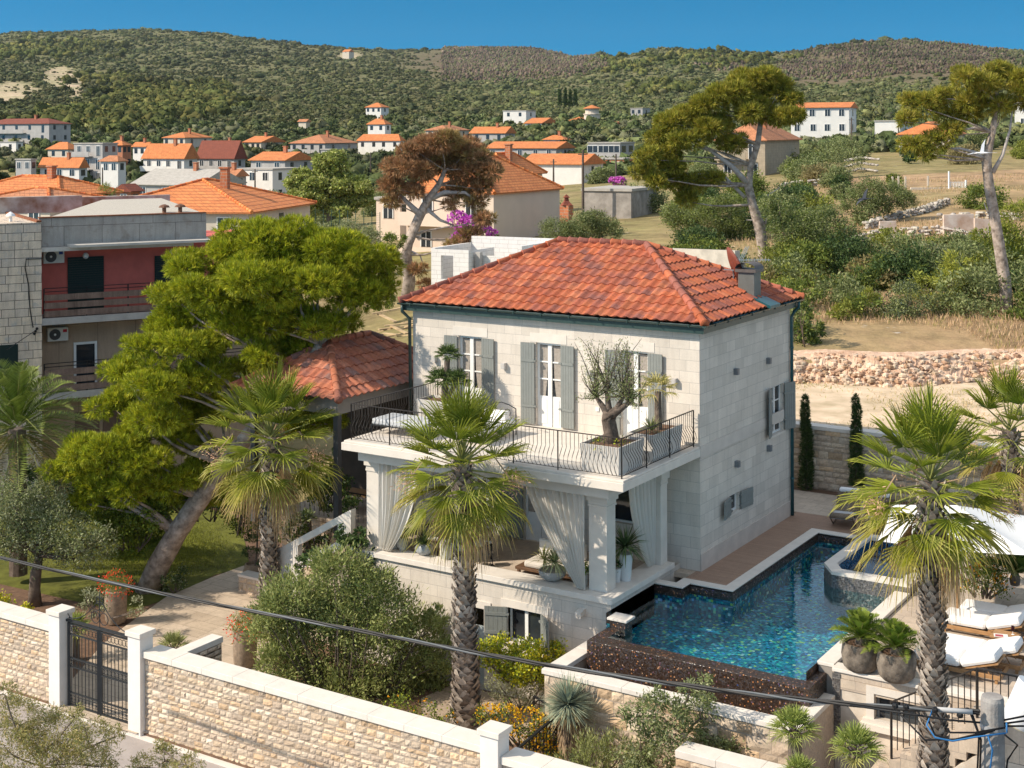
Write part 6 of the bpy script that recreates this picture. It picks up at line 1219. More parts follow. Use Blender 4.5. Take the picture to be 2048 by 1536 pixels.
# ------------------------------------------------------------------ scrub that covers the hills: one mass
def ico(sub):
    bm = bmesh.new(); bmesh.ops.create_icosphere(bm, subdivisions=sub, radius=1); v = np.array([tuple(x.co) for x in bm.verts]); f = np.array([[q.index for q in g.verts] for g in bm.faces]); bm.free(); return v, f
def scrub(name, label, t, d, r, cols, sub=2, flat=.75, tone=.25, mat=None, jag=.36, tufts=0):
    iv, if_ = ico(sub); n = len(t); z = ground(t, d); c = np.stack([CX+RV[0]*t*d+DV[0]*d, CY+RV[1]*t*d+DV[1]*d, z+r*flat*.45], 1)
    V = iv[None]*(1+RNG.normal(size=(n, len(iv), 1))*jag)*r[:, None, None]*np.array([1, 1, flat])+c[:, None]; Fx = if_[None]+(np.arange(n)*len(iv))[:, None, None]
    patch = 1+.22*(np.sin(c[:, 0]/37+1)*np.sin(c[:, 1]/51)+np.sin(c[:, 0]/13-c[:, 1]/17+2)*.6+np.sin(c[:, 0]/140+c[:, 1]/190)*.7); c0 = np.asarray(cols)[RNG.integers(0, len(cols), n)]*RNG.uniform(1-tone, 1+tone, (n, 1))*patch[:, None]
    V = V.reshape(-1, 3); Fx = Fx.reshape(-1, 3); cc = np.repeat(c0, len(if_), 0)*RNG.uniform(.75, 1.25, (n*len(if_), 1))
    if tufts:                                                       # ragged leaf sprays over every bush
        k = np.repeat(np.arange(n), tufts); q = len(k); dd = rdir(q); dd[:, 2] = np.abs(dd[:, 2])*.8+.05; p = c[k]+dd*r[k][:, None]*np.array([1.05, 1.05, flat*1.15]); a = unit(rdir(q)+dd*.5)*r[k][:, None]*RNG.uniform(.25, .6, (q, 1)); b = unit(np.cross(a, rdir(q)))*r[k][:, None]*RNG.uniform(.15, .32, (q, 1))
        T = np.stack([p-a*.5-b, p-a*.5+b, p+a], 1).reshape(-1, 3); Fx = np.concatenate([Fx, np.arange(3*q).reshape(q, 3)+len(V)]); V = np.concatenate([V, T]); cc = np.concatenate([cc, c0[k]*RNG.uniform(.75, 1.22, (q, 1))])
    return npobj(name, V, Fx, mat or SCRUBM, None, cc, label=label, cat='scrub', kind='stuff')
SCRUBM = attr('scrub_leaf', .9, 0, var=.2, scale=.9, spec=.1)
def keep(t, d, rs, p=1.):
    u = t*F+1024; v = YH-(ground(t, d)-H)/d*F; k = np.ones(len(t))
    for r in rs: k *= 1-region(u, v, *r)[:, 0]*p
    return RNG.uniform(size=len(t)) < k
SC = [(.085, .098, .042), (.105, .115, .05), (.07, .084, .038), (.135, .13, .062), (.095, .105, .038)]
n = 90000; t = RNG.uniform(-.45, .45, n); d = np.exp(RNG.uniform(math.log(430), math.log(2750), n)); ok = keep(t, d, PALE+BURN, .9); t, d = t[ok], d[ok]
scrub('hillside_scrub', 'low grey green maquis scrub covering the far hillsides', t, d, (.52+d/1250)*np.exp(RNG.normal(-.25, .45, len(d))), SC, 1, .6, .2, tufts=9)
n = 75000; t = np.concatenate([RNG.uniform(-.05, .10, n//2), RNG.uniform(.12, .45, n//2)]); d = RNG.uniform(1000, 2750, n); u = t*F+1024; v = YH-(ground(t, d)-H)/d*F; k = sum(region(u, v, *r)[:, 0] for r in BURN); ok = RNG.uniform(size=n) < k; t, d = t[ok], d[ok]
scrub('burnt_scrub', 'brown burnt scrub and bare trunks on the upper slopes', t, d, (.5+d/2100)*RNG.uniform(.4, 1.3, len(d)), [(.12, .085, .065), (.16, .12, .09), (.09, .068, .055), (.11, .105, .055), (.09, .10, .045)], 1, 1.5)
n = 4200; t = RNG.uniform(-.45, .5, n); d = np.exp(RNG.uniform(math.log(235), math.log(520), n)); scrub('valley_scrub', 'mixed green bushes and trees between the town houses', t, d, RNG.uniform(.7, 2.0, n), [(.075, .095, .035), (.10, .12, .05), (.06, .08, .03), (.15, .155, .06), (.14, .145, .08)], 2, .85, tufts=40)
gt = []; gd = []
for (u, v, ru, rv_, k) in ((120, 95, 130, 18, 90), (330, 200, 110, 36, 260), (230, 160, 60, 14, 40), (180, 240, 130, 22, 120), (420, 190, 40, 22, 60), (0, 100, 60, 20, 40), (1430, 125, 140, 14, 110), (1340, 180, 60, 14, 30), (1270, 130, 60, 14, 50)):
    for _ in range(k):
        uu = u+R.gauss(0, .5)*ru; vv = v+R.gauss(0, .5)*rv_; tt0 = (uu-1024)/F
        dd0 = np.exp(np.linspace(math.log(320), math.log(2600), 90)); vs_ = YH-(ground(np.full(90, tt0), dd0)-H)/dd0*F; i = np.argmin(np.abs(vs_-vv)); gt.append(tt0); gd.append(dd0[i])
gt, gd = np.repeat(np.array(gt), 3), np.repeat(np.array(gd), 3); gd = gd*RNG.normal(1, .012, len(gd)); gt = gt+RNG.normal(0, .004, len(gt)); scrub('hill_pine_wood', 'darker pine woods on the lower slope of the left hill and ridges', gt, gd, (1.7+gd/800)*RNG.uniform(.6, 1.3, len(gd)), [(.085, .098, .028), (.07, .084, .024), (.11, .115, .034), (.14, .132, .04)], 2, .9, tufts=22)
# leafier scrub nearer by, as leaf clusters in one mass
lf = LEAF(); n = 330; t = np.concatenate([RNG.uniform(-.45, .45, n//2), RNG.uniform(.1, .48, n//2)]); d = np.exp(RNG.uniform(math.log(62), math.log(235), n)); zz = ground(t, d)
for a_, b_, z_ in zip(t, d, zz):
    u = a_*F+1024
    if (u > 1560 and 62 < b_ < 66) or (750 < u < 1200 and 60 < b_ < 118 and R.random() < .6): continue
    vv_ = YH-(z_-H)/b_*F
    if u > 1640 and 340 < vv_ < 520 and R.random() < .85: continue
    r = R.uniform(.5, 1.5)*(1+b_/300); p = lat(a_, b_, z_+r*.45); c3 = R.choice([G_BUSH, G_OLIVE, G_OLIVE, G_DARK, [(.15, .165, .03)], [(.19, .16, .07)]]); puff_leaves(lf, tuple(p), (r, r, r*.75), int(1300*r*r), .16*(1+b_/200), .032*(1+b_/160), c3, clusters=int(14*r*r)+6, spread=.3)
lf.build('undergrowth', LEAFM, label='mixed bushes of the overgrown slopes behind the villa', cat='undergrowth', kind='stuff')
lf = LEAF(); n = 52000; t = RNG.uniform(.14, .47, n); d = np.exp(RNG.uniform(math.log(59), math.log(160), n)); p = np.stack([CX+RV[0]*t*d+DV[0]*d, CY+RV[1]*t*d+DV[1]*d, ground(t, d)], 1)
s_ = np.sin(p[:, 0]*.5)+np.sin(p[:, 1]*.43+1)+np.sin(p[:, 0]*.21-p[:, 1]*.3); ok = s_ > -.6; p = p[ok]; n = len(p); a = unit(rdir(n)*.45+np.array([0, 0, 1.])); lf.add(p, a*RNG.uniform(.15, .42, (n, 1)), unit(np.cross(a, rdir(n)))*.02, np.array([(.36, .25, .15), (.31, .21, .12), (.42, .30, .18), (.19, .17, .06)])[RNG.integers(0, 4, n)]); n = 16000; p = np.stack([RNG.uniform(-5, 26, n), RNG.uniform(11, 21, n), np.full(n, 2.0)], 1); s_ = np.sin(p[:, 0]*.9)+np.sin(p[:, 1]*.8+p[:, 0]*.3)+RNG.normal(0, .6, n); p = p[(s_ > .3)]; n = len(p); a = unit(rdir(n)*.7+np.array([0, 0, .8])); lf.add(p, a*RNG.uniform(.06, .2, (n, 1)), unit(np.cross(a, rdir(n)))*.014, np.array([(.36, .28, .15), (.22, .22, .07), (.42, .32, .18)])[RNG.integers(0, 3, n)])
lf.build('dry_grass', LEAFM, label='dry straw grass on the slope at right', cat='grass', kind='stuff')
# ------------------------------------------------------------------ town houses
RT = blocks('town_roof_tiles', (.68, .25, .085), (.60, .20, .07), (.36, .12, .045), .5, .20, .022, .85, var=.16, bmp=.4, offset=0., slope=True)
RT2 = blocks('brown_roof_tiles', (.26, .075, .045), (.23, .065, .04), (.12, .04, .03), .5, .2, .02, .85, var=.12, bmp=.3, offset=0., slope=True)
RT3 = blocks('old_roof_tiles', (.56, .24, .12), (.50, .21, .10), (.30, .12, .06), .5, .2, .02, .85, var=.22, bmp=.3, offset=0., slope=True)
GRR = plain('fibre_cement', (.40, .37, .33), .9, .15, 2)
WHW = plain('white_wall', (.74, .71, .66), .85, .06, .8); CRW = plain('cream_wall', (.62, .54, .44), .85, .08, .8); GRW = plain('grey_wall', (.42, .40, .38), .9, .12, .8); PKW = plain('pale_pink_wall', (.70, .56, .45), .85, .05, .6); BRW = blocks('hollow_brick', (.52, .18, .08), (.46, .15, .07), (.40, .3, .22), .5, .25, .02, .9, var=.15)
STW = blocks('buff_stone_wall', (.44, .36, .26), (.40, .33, .24), (.3, .25, .19), .8, .35, .01, .9, var=.14)
WIN = glassmat('far_glass', (.03, .035, .04), .2); ROOFS = {'o': RT, 'b': RT2, 't': RT3, 'g': GRR}
def house(name, label, ul, um, ur, ve, d, roof='hip', rc='o', rise=14, wall=None, rows=2, nf=3, ns=2, yaw=.12, over=.4, win=True, balcony=False, chimney=False, cat='house', group=None, ww=.95):
    ph = TH-yaw; W_ = (um-ul)*d/F/math.cos(ph); D_ = (ur-um)*d/F/math.sin(ph); c = at_depth(um, ve, d); z0 = gz(um, d)-1.2; h = max(2.2, c.z-z0); rz_ = rise*d/F
    t = thing(name, label, cat, (c.x, c.y, z0), yaw, group); wall = wall or WHW; mb = MB(); mb.box(-W_, 0, 0, D_, 0, h); mb.build('wall', wall, t)
    x0, x1, y0, y1 = -W_-over, over, -over, D_+over; th = .12; mb = MB()
    if roof == 'hip':
        k = min((x1-x0), (y1-y0))/2; 
        if x1-x0 >= y1-y0: r1, r2 = (x0+k, (y0+y1)/2, h+rz_), (x1-k, (y0+y1)/2, h+rz_)
        else: r1, r2 = ((x0+x1)/2, y0+k, h+rz_), ((x0+x1)/2, y1-k, h+rz_)
        A, B, C_, D2 = (x0, y0, h), (x1, y0, h), (x1, y1, h), (x0, y1, h)
        if x1-x0 >= y1-y0: mb.add([A, B, C_, D2, r1, r2], [(0, 1, 5, 4), (1, 2, 5), (2, 3, 4, 5), (3, 0, 4)])
        else: mb.add([A, B, C_, D2, r1, r2], [(0, 1, 4), (1, 2, 5, 4), (2, 3, 5), (3, 0, 4, 5)])
        mb.box(x0, x1, y0, y1, h-th, h-.003)
    elif roof == 'gable': mb.extr([(x0, y0, h-th), (x0, y0, h), (x0, (y0+y1)/2, h+rz_), (x0, y1, h), (x0, y1, h-th)], (x1-x0, 0, 0))
    elif roof == 'gabley': mb.extr([(x0, y0, h-th), (x0, y0, h), ((x0+x1)/2, y0, h+rz_), (x1, y0, h), (x1, y0, h-th)], (0, y1-y0, 0))
    elif roof == 'shed': mb.add([(x0, y0, h), (x1, y0, h), (x1, y1, h+rz_), (x0, y1, h+rz_), (x0, y0, h-th), (x1, y0, h-th), (x1, y1, h-th), (x0, y1, h-th)], [(0, 1, 2, 3), (0, 4, 5, 1), (1, 5, 6, 2), (3, 7, 4, 0), (2, 6, 7, 3)])
    else: mb.box(-W_-.15, .15, -.15, D_+.15, h, h+.25)
    rf = mb.build('roof', GRR if roof == 'flat' and rc == 'o' else ROOFS[rc], t)
    if d < 160 and roof == 'hip':
        mb = MB()
        for a_, b_ in ((A, r1), (D2, r1 if x1-x0 >= y1-y0 else r2), (B, r2 if x1-x0 >= y1-y0 else r1), (C_, r2), (r1, r2)): ridge_caps(mb, a_, b_, .13, .45, ORANGE)
        mb.build('ridge_tiles', TILE, rf, colored=True)
    if chimney or (roof in ('hip', 'gable') and d < 420 and (int(ul)*7+int(ve)) % 5 < 3): mb = MB(); mb.box(-W_*.35-.3, -W_*.35+.3, D_*.45-.3, D_*.45+.3, h, h+rz_+.9); mb.box(-W_*.35-.38, -W_*.35+.38, D_*.45-.38, D_*.45+.38, h+rz_+.9, h+rz_+1.02); mb.build('chimney', BRW, rf)
    if roof in ('gable', 'shed', 'gabley') and rise > 10 and over <= .4: pass
    sh_ = 2.85; ztop = h-.45; fm = None
    for r in range(rows):
        zt = ztop-r*sh_
        if zt-1.3 < .8: break
        for k in range(nf):
            x = -W_*(k+.5)/nf+R.uniform(-.2, .2); tall = balcony and k % 2 == 0; hh = 2.1 if tall else 1.25
            mb = MB(); mb.box(x-ww/2, x+ww/2, -.04, -.0, zt-hh, zt); o = mb.build('window', WIN, t)
            if d < 330: mb = MB(); mb.box(x-ww/2-.08, x-ww/2, -.07, -.001, zt-hh, zt); mb.box(x+ww/2, x+ww/2+.08, -.07, -.001, zt-hh, zt); mb.box(x-ww/2-.08, x+ww/2+.08, -.07, -.001, zt, zt+.08); mb.box(x-.03, x+.03, -.07, -.041, zt-hh, zt); mb.build('frame', WHITE, o)
        for k in range(ns):
            y = D_*(k+.5)/ns; mb = MB(); mb.box(.0, .04, y-ww/2, y+ww/2, zt-1.25, zt); mb.build('window', WIN, t)
        if balcony: mb = MB(); mb.box(-W_, -W_*.35, -1.2, -.005, zt-2.32, zt-2.15); mb.box(-W_, -W_*.35, -1.2, -1.1, zt-2.149, zt-1.2); mb.build('balcony', wall, t)
    return t
hs = house
hs('apartment_block', 'grey apartment block with brown red roof and balconies at the far left edge', -60, 98, 124, 247, 395, 'hip', 'b', 11, GRW, 3, 5, 2, balcony=True, cat='building')
hs('flat_house', 'small white flat roofed house under the brown roofed block at far left', -25, 32, 40, 285, 375, 'flat', 'o', 0, WHW, 1, 2, 1)
hs('concrete_house', 'unfinished grey concrete house with flat roof among the left houses', 138, 205, 224, 288, 300, 'flat', 'g', 0, GRW, 3, 3, 2, balcony=True)
hs('brick_house', 'unfinished brick house with orange roof just right of the grey concrete house', 215, 245, 256, 290, 330, 'hip', 'o', 10, BRW, 3, 2, 2)
hs('orange_roofed_house', 'house whose orange roof rises left behind the grey concrete house', 88, 136, 150, 298, 340, 'hip', 'o', 14, CRW, 1, 2, 1)
hs('white_cottage', 'low white cottage with orange gabled roof in front of the concrete house', 65, 158, 168, 335, 285, 'gable', 'o', 20, WHW, 1, 3, 1, ww=1.2)
hs('terrace_house', 'grey flat roofed terrace house left of the white cottage', 25, 62, 68, 320, 287, 'flat', 'g', 0, GRW, 1, 2, 1)
hs('cream_house', 'cream house with orange hipped roof at the foot of the pine wood', 321, 370, 407, 275, 380, 'hip', 'o', 11, CRW, 1, 3, 2)
hs('dormer_house', 'white house with steep orange roof and balconies left of the brown roof', 275, 368, 386, 317, 300, 'gable', 'o', 30, WHW, 2, 4, 1, balcony=True)
hs('brown_roofed_house', 'grey house with steep dark brown roof beside the steep orange roof', 386, 468, 484, 317, 312, 'gable', 'b', 36, GRW, 2, 4, 1, balcony=True)
hs('grey_roofed_house', 'low house with grey cement roof behind the big orange hipped roof', 246, 395, 461, 370, 205, 'gable', 'g', 30, GRW, 1, 3, 1)
hs('yellow_house', 'small pale house with orange roof beyond the brown roofed house', 484, 522, 558, 284, 400, 'gable', 'o', 12, CRW, 1, 3, 1)
hs('tan_roofed_house', 'wide house with tan orange hipped roof above the round green tree', 575, 650, 702, 286, 370, 'hip', 't', 17, GRW, 2, 4, 2, balcony=True)
hs('white_block_house', 'white flat roofed three storey house left of the round green tree', 458, 545, 590, 340, 230, 'flat', 'o', 0, WHW, 3, 3, 2)
hs('gabled_house', 'grey gabled house with orange roof rising behind the white flat roofed house', 495, 570, 612, 320, 243, 'gable', 'o', 16, GRW, 2, 2, 2)
hs('hipped_house', 'house with a wide orange roof and two chimneys at the left edge, the farther one', -120, 120, 192, 390, 125, 'hip', 'o', 34, CRW, 1, 3, 2, chimney=True)
hs('hipped_house', 'house with a weathered orange roof at the left edge, nearest the stone tower', -130, 100, 195, 414, 104, 'hip', 't', 32, CRW, 1, 3, 2)
hs('large_orange_roof_house', 'pale house with a large bright orange hipped roof behind the apartment house', 164, 497, 567, 424, 103, 'hip', 'o', 58, CRW, 1, 3, 1, yaw=.38)
hs('red_shed', 'tiny brick shed with red gabled roof in front of the grey cement roof', 229, 262, 274, 382, 172, 'gabley', 'b', 14, BRW, 1, 1, 1)
hs('hill_villa', 'lone white villa with orange roof on the slope above the town', 730, 762, 775, 214, 520, 'hip', 'o', 9, WHW, 1, 3, 1)
hs('tower_house', 'tall narrow white house with orange pyramid roof behind the wide white one', 734, 770, 780, 248, 402, 'hip', 'o', 11, WHW, 2, 2, 1)
hs('wide_white_house', 'wide white house with orange hipped roof and four windows in a row', 711, 800, 807, 281, 385, 'hip', 'o', 13, WHW, 1, 4, 1)
hs('pink_roofed_house', 'house with two reddish hipped roofs above the brown pine crown', 850, 895, 935, 260, 395, 'hip', 't', 10, CRW, 1, 3, 2)
hs('double_gable_house', 'grey white house with orange gabled roof and terrace above the brown pine', 940, 1010, 1030, 266, 380, 'gable', 'o', 13, GRW, 1, 3, 1, balcony=True)
hs('terraced_row', 'long low row with orange roofs and deep porch right of the brown pine', 971, 1112, 1152, 296, 300, 'gable', 'o', 13, GRW, 1, 5, 1, balcony=True)
hs('white_gable_house', 'large white house with blank walls and orange roof beside two wooden poles', 1045, 1163, 1213, 328, 220, 'gable', 'o', 20, WHW, 2, 0, 1)
hs('brick_villa', 'unplastered orange brick house right of the large white house', 1163, 1248, 1272, 319, 243, 'flat', 'o', 0, BRW, 2, 4, 1)
hs('unfinished_house', 'half built grey concrete frame above the brick house', 1178, 1240, 1275, 287, 272, 'flat', 'g', 0, GRW, 2, 3, 2, ww=2.2)
hs('cube_house', 'white cube shaped modern house on the far slope', 1006, 1052, 1072, 222, 455, 'flat', 'o', 0, WHW, 2, 2, 1)
hs('white_villa', 'white villa with orange roof in front of the cube shaped house', 1050, 1083, 1118, 246, 440, 'gable', 'o', 11, WHW, 1, 2, 2, balcony=True)
t = hs('round_tower_house', 'house with round tower porch and orange roof on the far slope', 1135, 1168, 1185, 243, 455, 'hip', 'o', 9, WHW, 1, 2, 1)
mb = MB(); mb.lathe((2.2, 1.5, 0), [(2.6, 0), (2.6, 4.2), (2.9, 4.3), (2.9, 4.5), (2.2, 4.6), (2.2, 6.2)], 14); o = mb.build('tower', CRW, t); mb = MB(); mb.lathe((2.2, 1.5, 6.2), [(3.0, 0), (3.0, .1), (.2, 1.2)], 14); mb.build('tower_roof', RT, o)
hs('grey_ruin', 'grey unfinished house at the edge of the big right pine', 1262, 1285, 1304, 217, 480, 'flat', 'g', 0, GRW, 2, 2, 1)
hs('bougainvillea_house', 'pale pink two storey house with orange roof behind the brown pine', 804, 987, 1127, 386, 112, 'hip', 'o', 74, PKW, 2, 2, 0, balcony=True, yaw=.02, over=.25)
hs('rear_orange_house', 'house with orange hipped roof just behind the pale pink house', 930, 1012, 1088, 350, 145, 'hip', 'o', 42, CRW, 1, 2, 1)
hs('pink_house', 'small pink house left of the brown pine', 750, 800, 815, 400, 128, 'flat', 'o', 0, PKW, 2, 1, 1)
hs('concrete_shed', 'blank grey concrete shed above the villa roof', 1168, 1262, 1328, 383, 130, 'flat', 'g', 0, plain('stained_concrete', (.33, .30, .27), .95, .3, .9, tint=(.20, .18, .16)), 0, 0, 0)
hs('white_hill_house', 'white two storey house with orange roofs right of the big pine crown', 1590, 1698, 1738, 214, 270, 'gable', 'o', 11, WHW, 2, 4, 1, yaw=.2)
hs('stone_house', 'buff stone house with orange hipped roof behind the big right pine', 1440, 1530, 1650, 280, 190, 'hip', 't', 34, STW, 2, 2, 0, balcony=True)
hs('white_wall_house', 'plain white house left of the far right pine crown', 1755, 1800, 1862, 243, 262, 'flat', 'o', 0, WHW, 0, 0, 0)
hs('low_orange_house', 'low house with orange roof seen through the far right pine', 1810, 1900, 1990, 268, 215, 'hip', 'o', 26, CRW, 1, 2, 1)
hs('edge_tower_house', 'white house at the right edge behind the far right pine', 2034, 2062, 2080, 206, 300, 'flat', 'o', 0, WHW, 2, 1, 1)
hs('ridge_house', 'tiny red roofed house on the skyline of the hill', 684, 698, 706, 103, 1900, 'gable', 'o', 5, CRW, 1, 1, 1)
hs('small_white_house', 'small white house peeping between the cream house and the pine wood', 262, 292, 302, 293, 345, 'gable', 'o', 9, WHW, 1, 2, 1)
hs('faded_roof_house', 'house with faded pink orange roof right of the yellow pale house', 430, 462, 474, 292, 350, 'hip', 't', 9, CRW, 1, 2, 1)
hs('slope_cottage', 'tiny cottage with orange roof alone on the scrub slope left of the lone villa', 596, 612, 618, 243, 480, 'gable', 't', 5, CRW, 0, 0, 0)
hs('low_grey_house', 'low grey flat house below the tall narrow white house', 640, 668, 676, 300, 300, 'flat', 'g', 0, GRW, 1, 2, 1)
hs('behind_row_house', 'white house with orange roof above the long low row', 1088, 1128, 1140, 279, 345, 'hip', 'o', 9, WHW, 1, 3, 1)
hs('tiny_white_house', 'tiny white house low on the slope right of the round tower house', 1212, 1232, 1240, 262, 420, 'gable', 't', 6, WHW, 1, 2, 1)
hs('left_white_house', 'white two storey house with terracotta roof between white cottage and steep roofs', 196, 236, 246, 322, 262, 'hip', 't', 11, WHW, 1, 2, 1)
hs('grey_gable_house', 'grey gabled house with faded roof right of the grey cement roof', 432, 470, 486, 352, 225, 'gable', 't', 14, GRW, 2, 2, 1)
t = thing('brick_oven', 'brick chimney oven with tiled cap beside the shaded wall of the pink house', 'oven', at_depth(1133, 425, 116)); mb = MB(); mb.box(-.42, .42, -.4, .4, -1, .6); mb.build('body', BRW, t); mb = MB(); mb.lathe((0, 0, .6), [(.62, 0), (.25, .35), (.2, .6), (.34, .65), (.05, .9)], 4); mb.build('hood', RT2, t)
# ------------------------------------------------------------------ white block construction site
BLK = blocks('aerated_blocks', (.76, .74, .71), (.72, .70, .68), (.50, .47, .44), .6, .25, .01, .9, var=.05)
t = thing('construction_walls', 'roofless new house of white aerated blocks behind the villa', 'building', at_depth(975, 590, 78)); t.rotation_euler.z = .08
mb = MB(); wall_grid(mb, 'y', 0, -3.4, -1.2, -2, 2.45, [(-3.0, -2.2, .75, 2.1)], .25, -1); wall_grid(mb, 'y', .9, -1.1, 1.2, -2, 2.1, [], .25, -1); wall_grid(mb, 'x', -1.2, 0, 3, -2, 2.4, [], .25, 1); mb.build('front_wall', BLK, t)
mb = MB(); mb.box(-3.4, 5.5, 4.2, 4.45, -2, 2.9); mb.box(1.4, 1.65, 1, 4.19, -2, 2.7); mb.box(4.2, 4.45, 0, 4.19, -2, 2.2); mb.box(-3.65, -3.401, 0, 4.45, -2, 2.5); mb.build('back_wall', BLK, t)
for x in (-.9, 1.3): mb = MB(); mb.box(x-.15, x+.15, .5, .8, -2, 2.3); mb.build('concrete_column', GRW, t)
t = thing('lumber_pile', 'messy pile of planks and rubble behind the left corner of the villa', 'lumber', at_depth(818, 650, 62)); mb = MB()
for i in range(26): a = R.uniform(-.6, 1.2); p = Vector((R.uniform(-2, 2), R.uniform(-2, 2), R.uniform(-.6, .5))); mb.bar(p, p+Vector((math.cos(a), math.sin(a), R.uniform(-.1, .3)))*R.uniform(.8, 2.2), .18, .05)
mb.build('planks', plain('raw_planks', (.48, .35, .20), .9, .3, 2), t)
t = thing('concrete_wall', 'low weathered concrete wall just above the right part of the villa roof', 'wall', (0, 0, 0)); mb = MB(); p, q = at_depth(1285, 512, 74), at_depth(1470, 520, 68); mb.extr([(p.x, p.y, p.z-1.5), (q.x, q.y, q.z-1.5), (q.x, q.y, q.z+.45), (p.x, p.y, p.z+.45)], (.15, .25, 0)); mb.build('wall', plain('aged_concrete', (.50, .45, .38), .95, .2, 1.5), t)
# dry stone walls, gate and tank walls on the terraces at right
def drywall(lab, pts, h=.6, z=0., name='dry_stone_wall'):
    t = thing(name, lab, 'wall', (0, 0, 0)); mb = MB()
    for (u0, v0), (u1, v1) in zip(pts, pts[1:]):
        def gp(u, v):
            t0 = (u-1024)/F; dd0 = np.exp(np.linspace(math.log(58), math.log(400), 160)); vs_ = YH-(ground(np.full(160, t0), dd0)-H)/dd0*F; i = np.argmin(np.abs(vs_-v)); return lat(t0, dd0[i], ground(t0, dd0[i])[0])
        a, b = gp(u0, v0), gp(u1, v1); n = max(2, int((b-a).length/.42))
        for i in range(n):
            for k in range(3): p = a.lerp(b, (i+R.random())/n)+Vector((R.uniform(-.2, .2), R.uniform(-.2, .2), h*(k+.4)/3)); mb.cc = tint((.46, .41, .35), .7, 1.2); mb.blob(p, (R.uniform(.18, .32), R.uniform(.18, .3), R.uniform(.1, .17)), 6, 4, .2)
    mb.build('stones', STONE, t, colored=True)
drywall('lower dry stone wall on the slope in front of the white tank walls', [(1690, 500), (1760, 478), (1880, 474), (1960, 490)], .7); drywall('stepped dry stone wall climbing toward the white gate', [(1730, 462), (1790, 445), (1850, 430), (1895, 412)], .6); drywall('upper dry stone terrace wall right of the stepped wall', [(1880, 445), (1960, 440), (2040, 445)], .6); drywall('grey rubble heap beyond the slope above the olive bushes', [(1690, 352), (1720, 345), (1755, 350)], 2.2, name='rubble_heap'); drywall('low rubble wall left of the rubble heap behind the pine trunk', [(1560, 385), (1600, 378), (1640, 374)], .9, name='rubble_wall')
def slabwall(name, lab, u0, v0, u1, v1, d, h, m, cat='wall'):
    t = thing(name, lab, cat); mb = MB(); p, q = at_depth(u0, v0, d), at_depth(u1, v1, d); mb.extr([p-Vector((0, 0, .8)), q-Vector((0, 0, .8)), q+Vector((0, 0, h)), p+Vector((0, 0, h))], Vector((DV[0], DV[1], 0))*.3); mb.build('wall', m, t)
TANK = plain('white_tank', (.66, .60, .54), .9, .15, .8, tint=(.48, .30, .2))
slabwall('tank_wall', 'long white tank wall on the dry terraces', 1888, 458, 1948, 456, 100, 1.0, TANK); slabwall('tank_wall', 'shorter white tank wall at the far right pine trunk', 1950, 462, 1985, 465, 98, .9, TANK); slabwall('trough', 'small rust stained white trough on the dry terrace', 1760, 456, 1793, 455, 98, .45, TANK)
slabwall('garden_wall', 'long pale concrete wall left of the small white gate', 1822, 392, 1902, 392, 142, .85, CRW); slabwall('garden_wall', 'pale concrete wall right of the small white gate', 1932, 390, 2010, 388, 142, .8, CRW)
t = thing('garden_gate', 'small white barred gate between concrete walls on the slope', 'gate', at_depth(1915, 394, 141.5), TH); mb = MB()
for i in range(10): mb.bar((-.7+i*.155, 0, .2), (-.7+i*.155, 0, 1.5), .05)
mb.bar((-.75, 0, 1.5), (.75, 0, 1.5), .06); mb.bar((-.75, 0, .3), (.75, 0, .3), .06); mb.build('bars', WHITE, t); mb = MB(); mb.bar((-.85, 0, -.3), (-.85, 0, 2.6), .14); mb.build('post', WHITE, t); mb = MB(); mb.bar((.85, 0, -.3), (.85, 0, 1.7), .14); mb.build('post', WHITE, t)
for u, v0, v1 in ((1785, 353, 372), (1797, 352, 375), (1811, 353, 374), (1856, 352, 376)):
    t = thing('fence_post', 'thin pale concrete fence post in the row left of the white gate', 'post', at_depth(u, v1, 145), 0, 'fence posts on the slope'); mb = MB(); hh = (v1-v0)*145/F; mb.bar((0, 0, -.6), (0, 0, hh), .16); mb.build('post', CRW, t)
# chain link fence by the round green tree
t = thing('mesh_fence', 'thin green wire mesh fence below the round green tree', 'fence', (0, 0, 0)); mb = MB()
fa, fb = at_depth(566, 452, 118), at_depth(760, 462, 118)
for i in range(13): p = fa.lerp(fb, i/12); mb.bar(p-Vector((0, 0, 1)), p+Vector((0, 0, 1.6)), .06)
for k in range(14): z = Vector((0, 0, -.5+k*.15)); mb.bar(fa+z, fb+z, .012)
mb.build('mesh', plain('fence_green', (.05, .10, .07), .6), t)

# thin summer haze over the whole valley
HZ, nt, b, o = newmat('summer_haze'); nt.nodes.remove(b); pv = N(nt, 'ShaderNodeVolumePrincipled', Density=.00003, Anisotropy=.2); pv.inputs['Color'].default_value = (.82, .88, .95, 1); L(nt, pv.outputs[0], o.inputs['Volume'])
mb = MB(); mb.X = Matrix.Translation((CX, CY, 0)) @ Matrix.Rotation(TH, 4, 'Z'); mb.box(-2800, 2800, -60, 4300, -8, 320); mb.build('haze', HZ, kind='stuff')
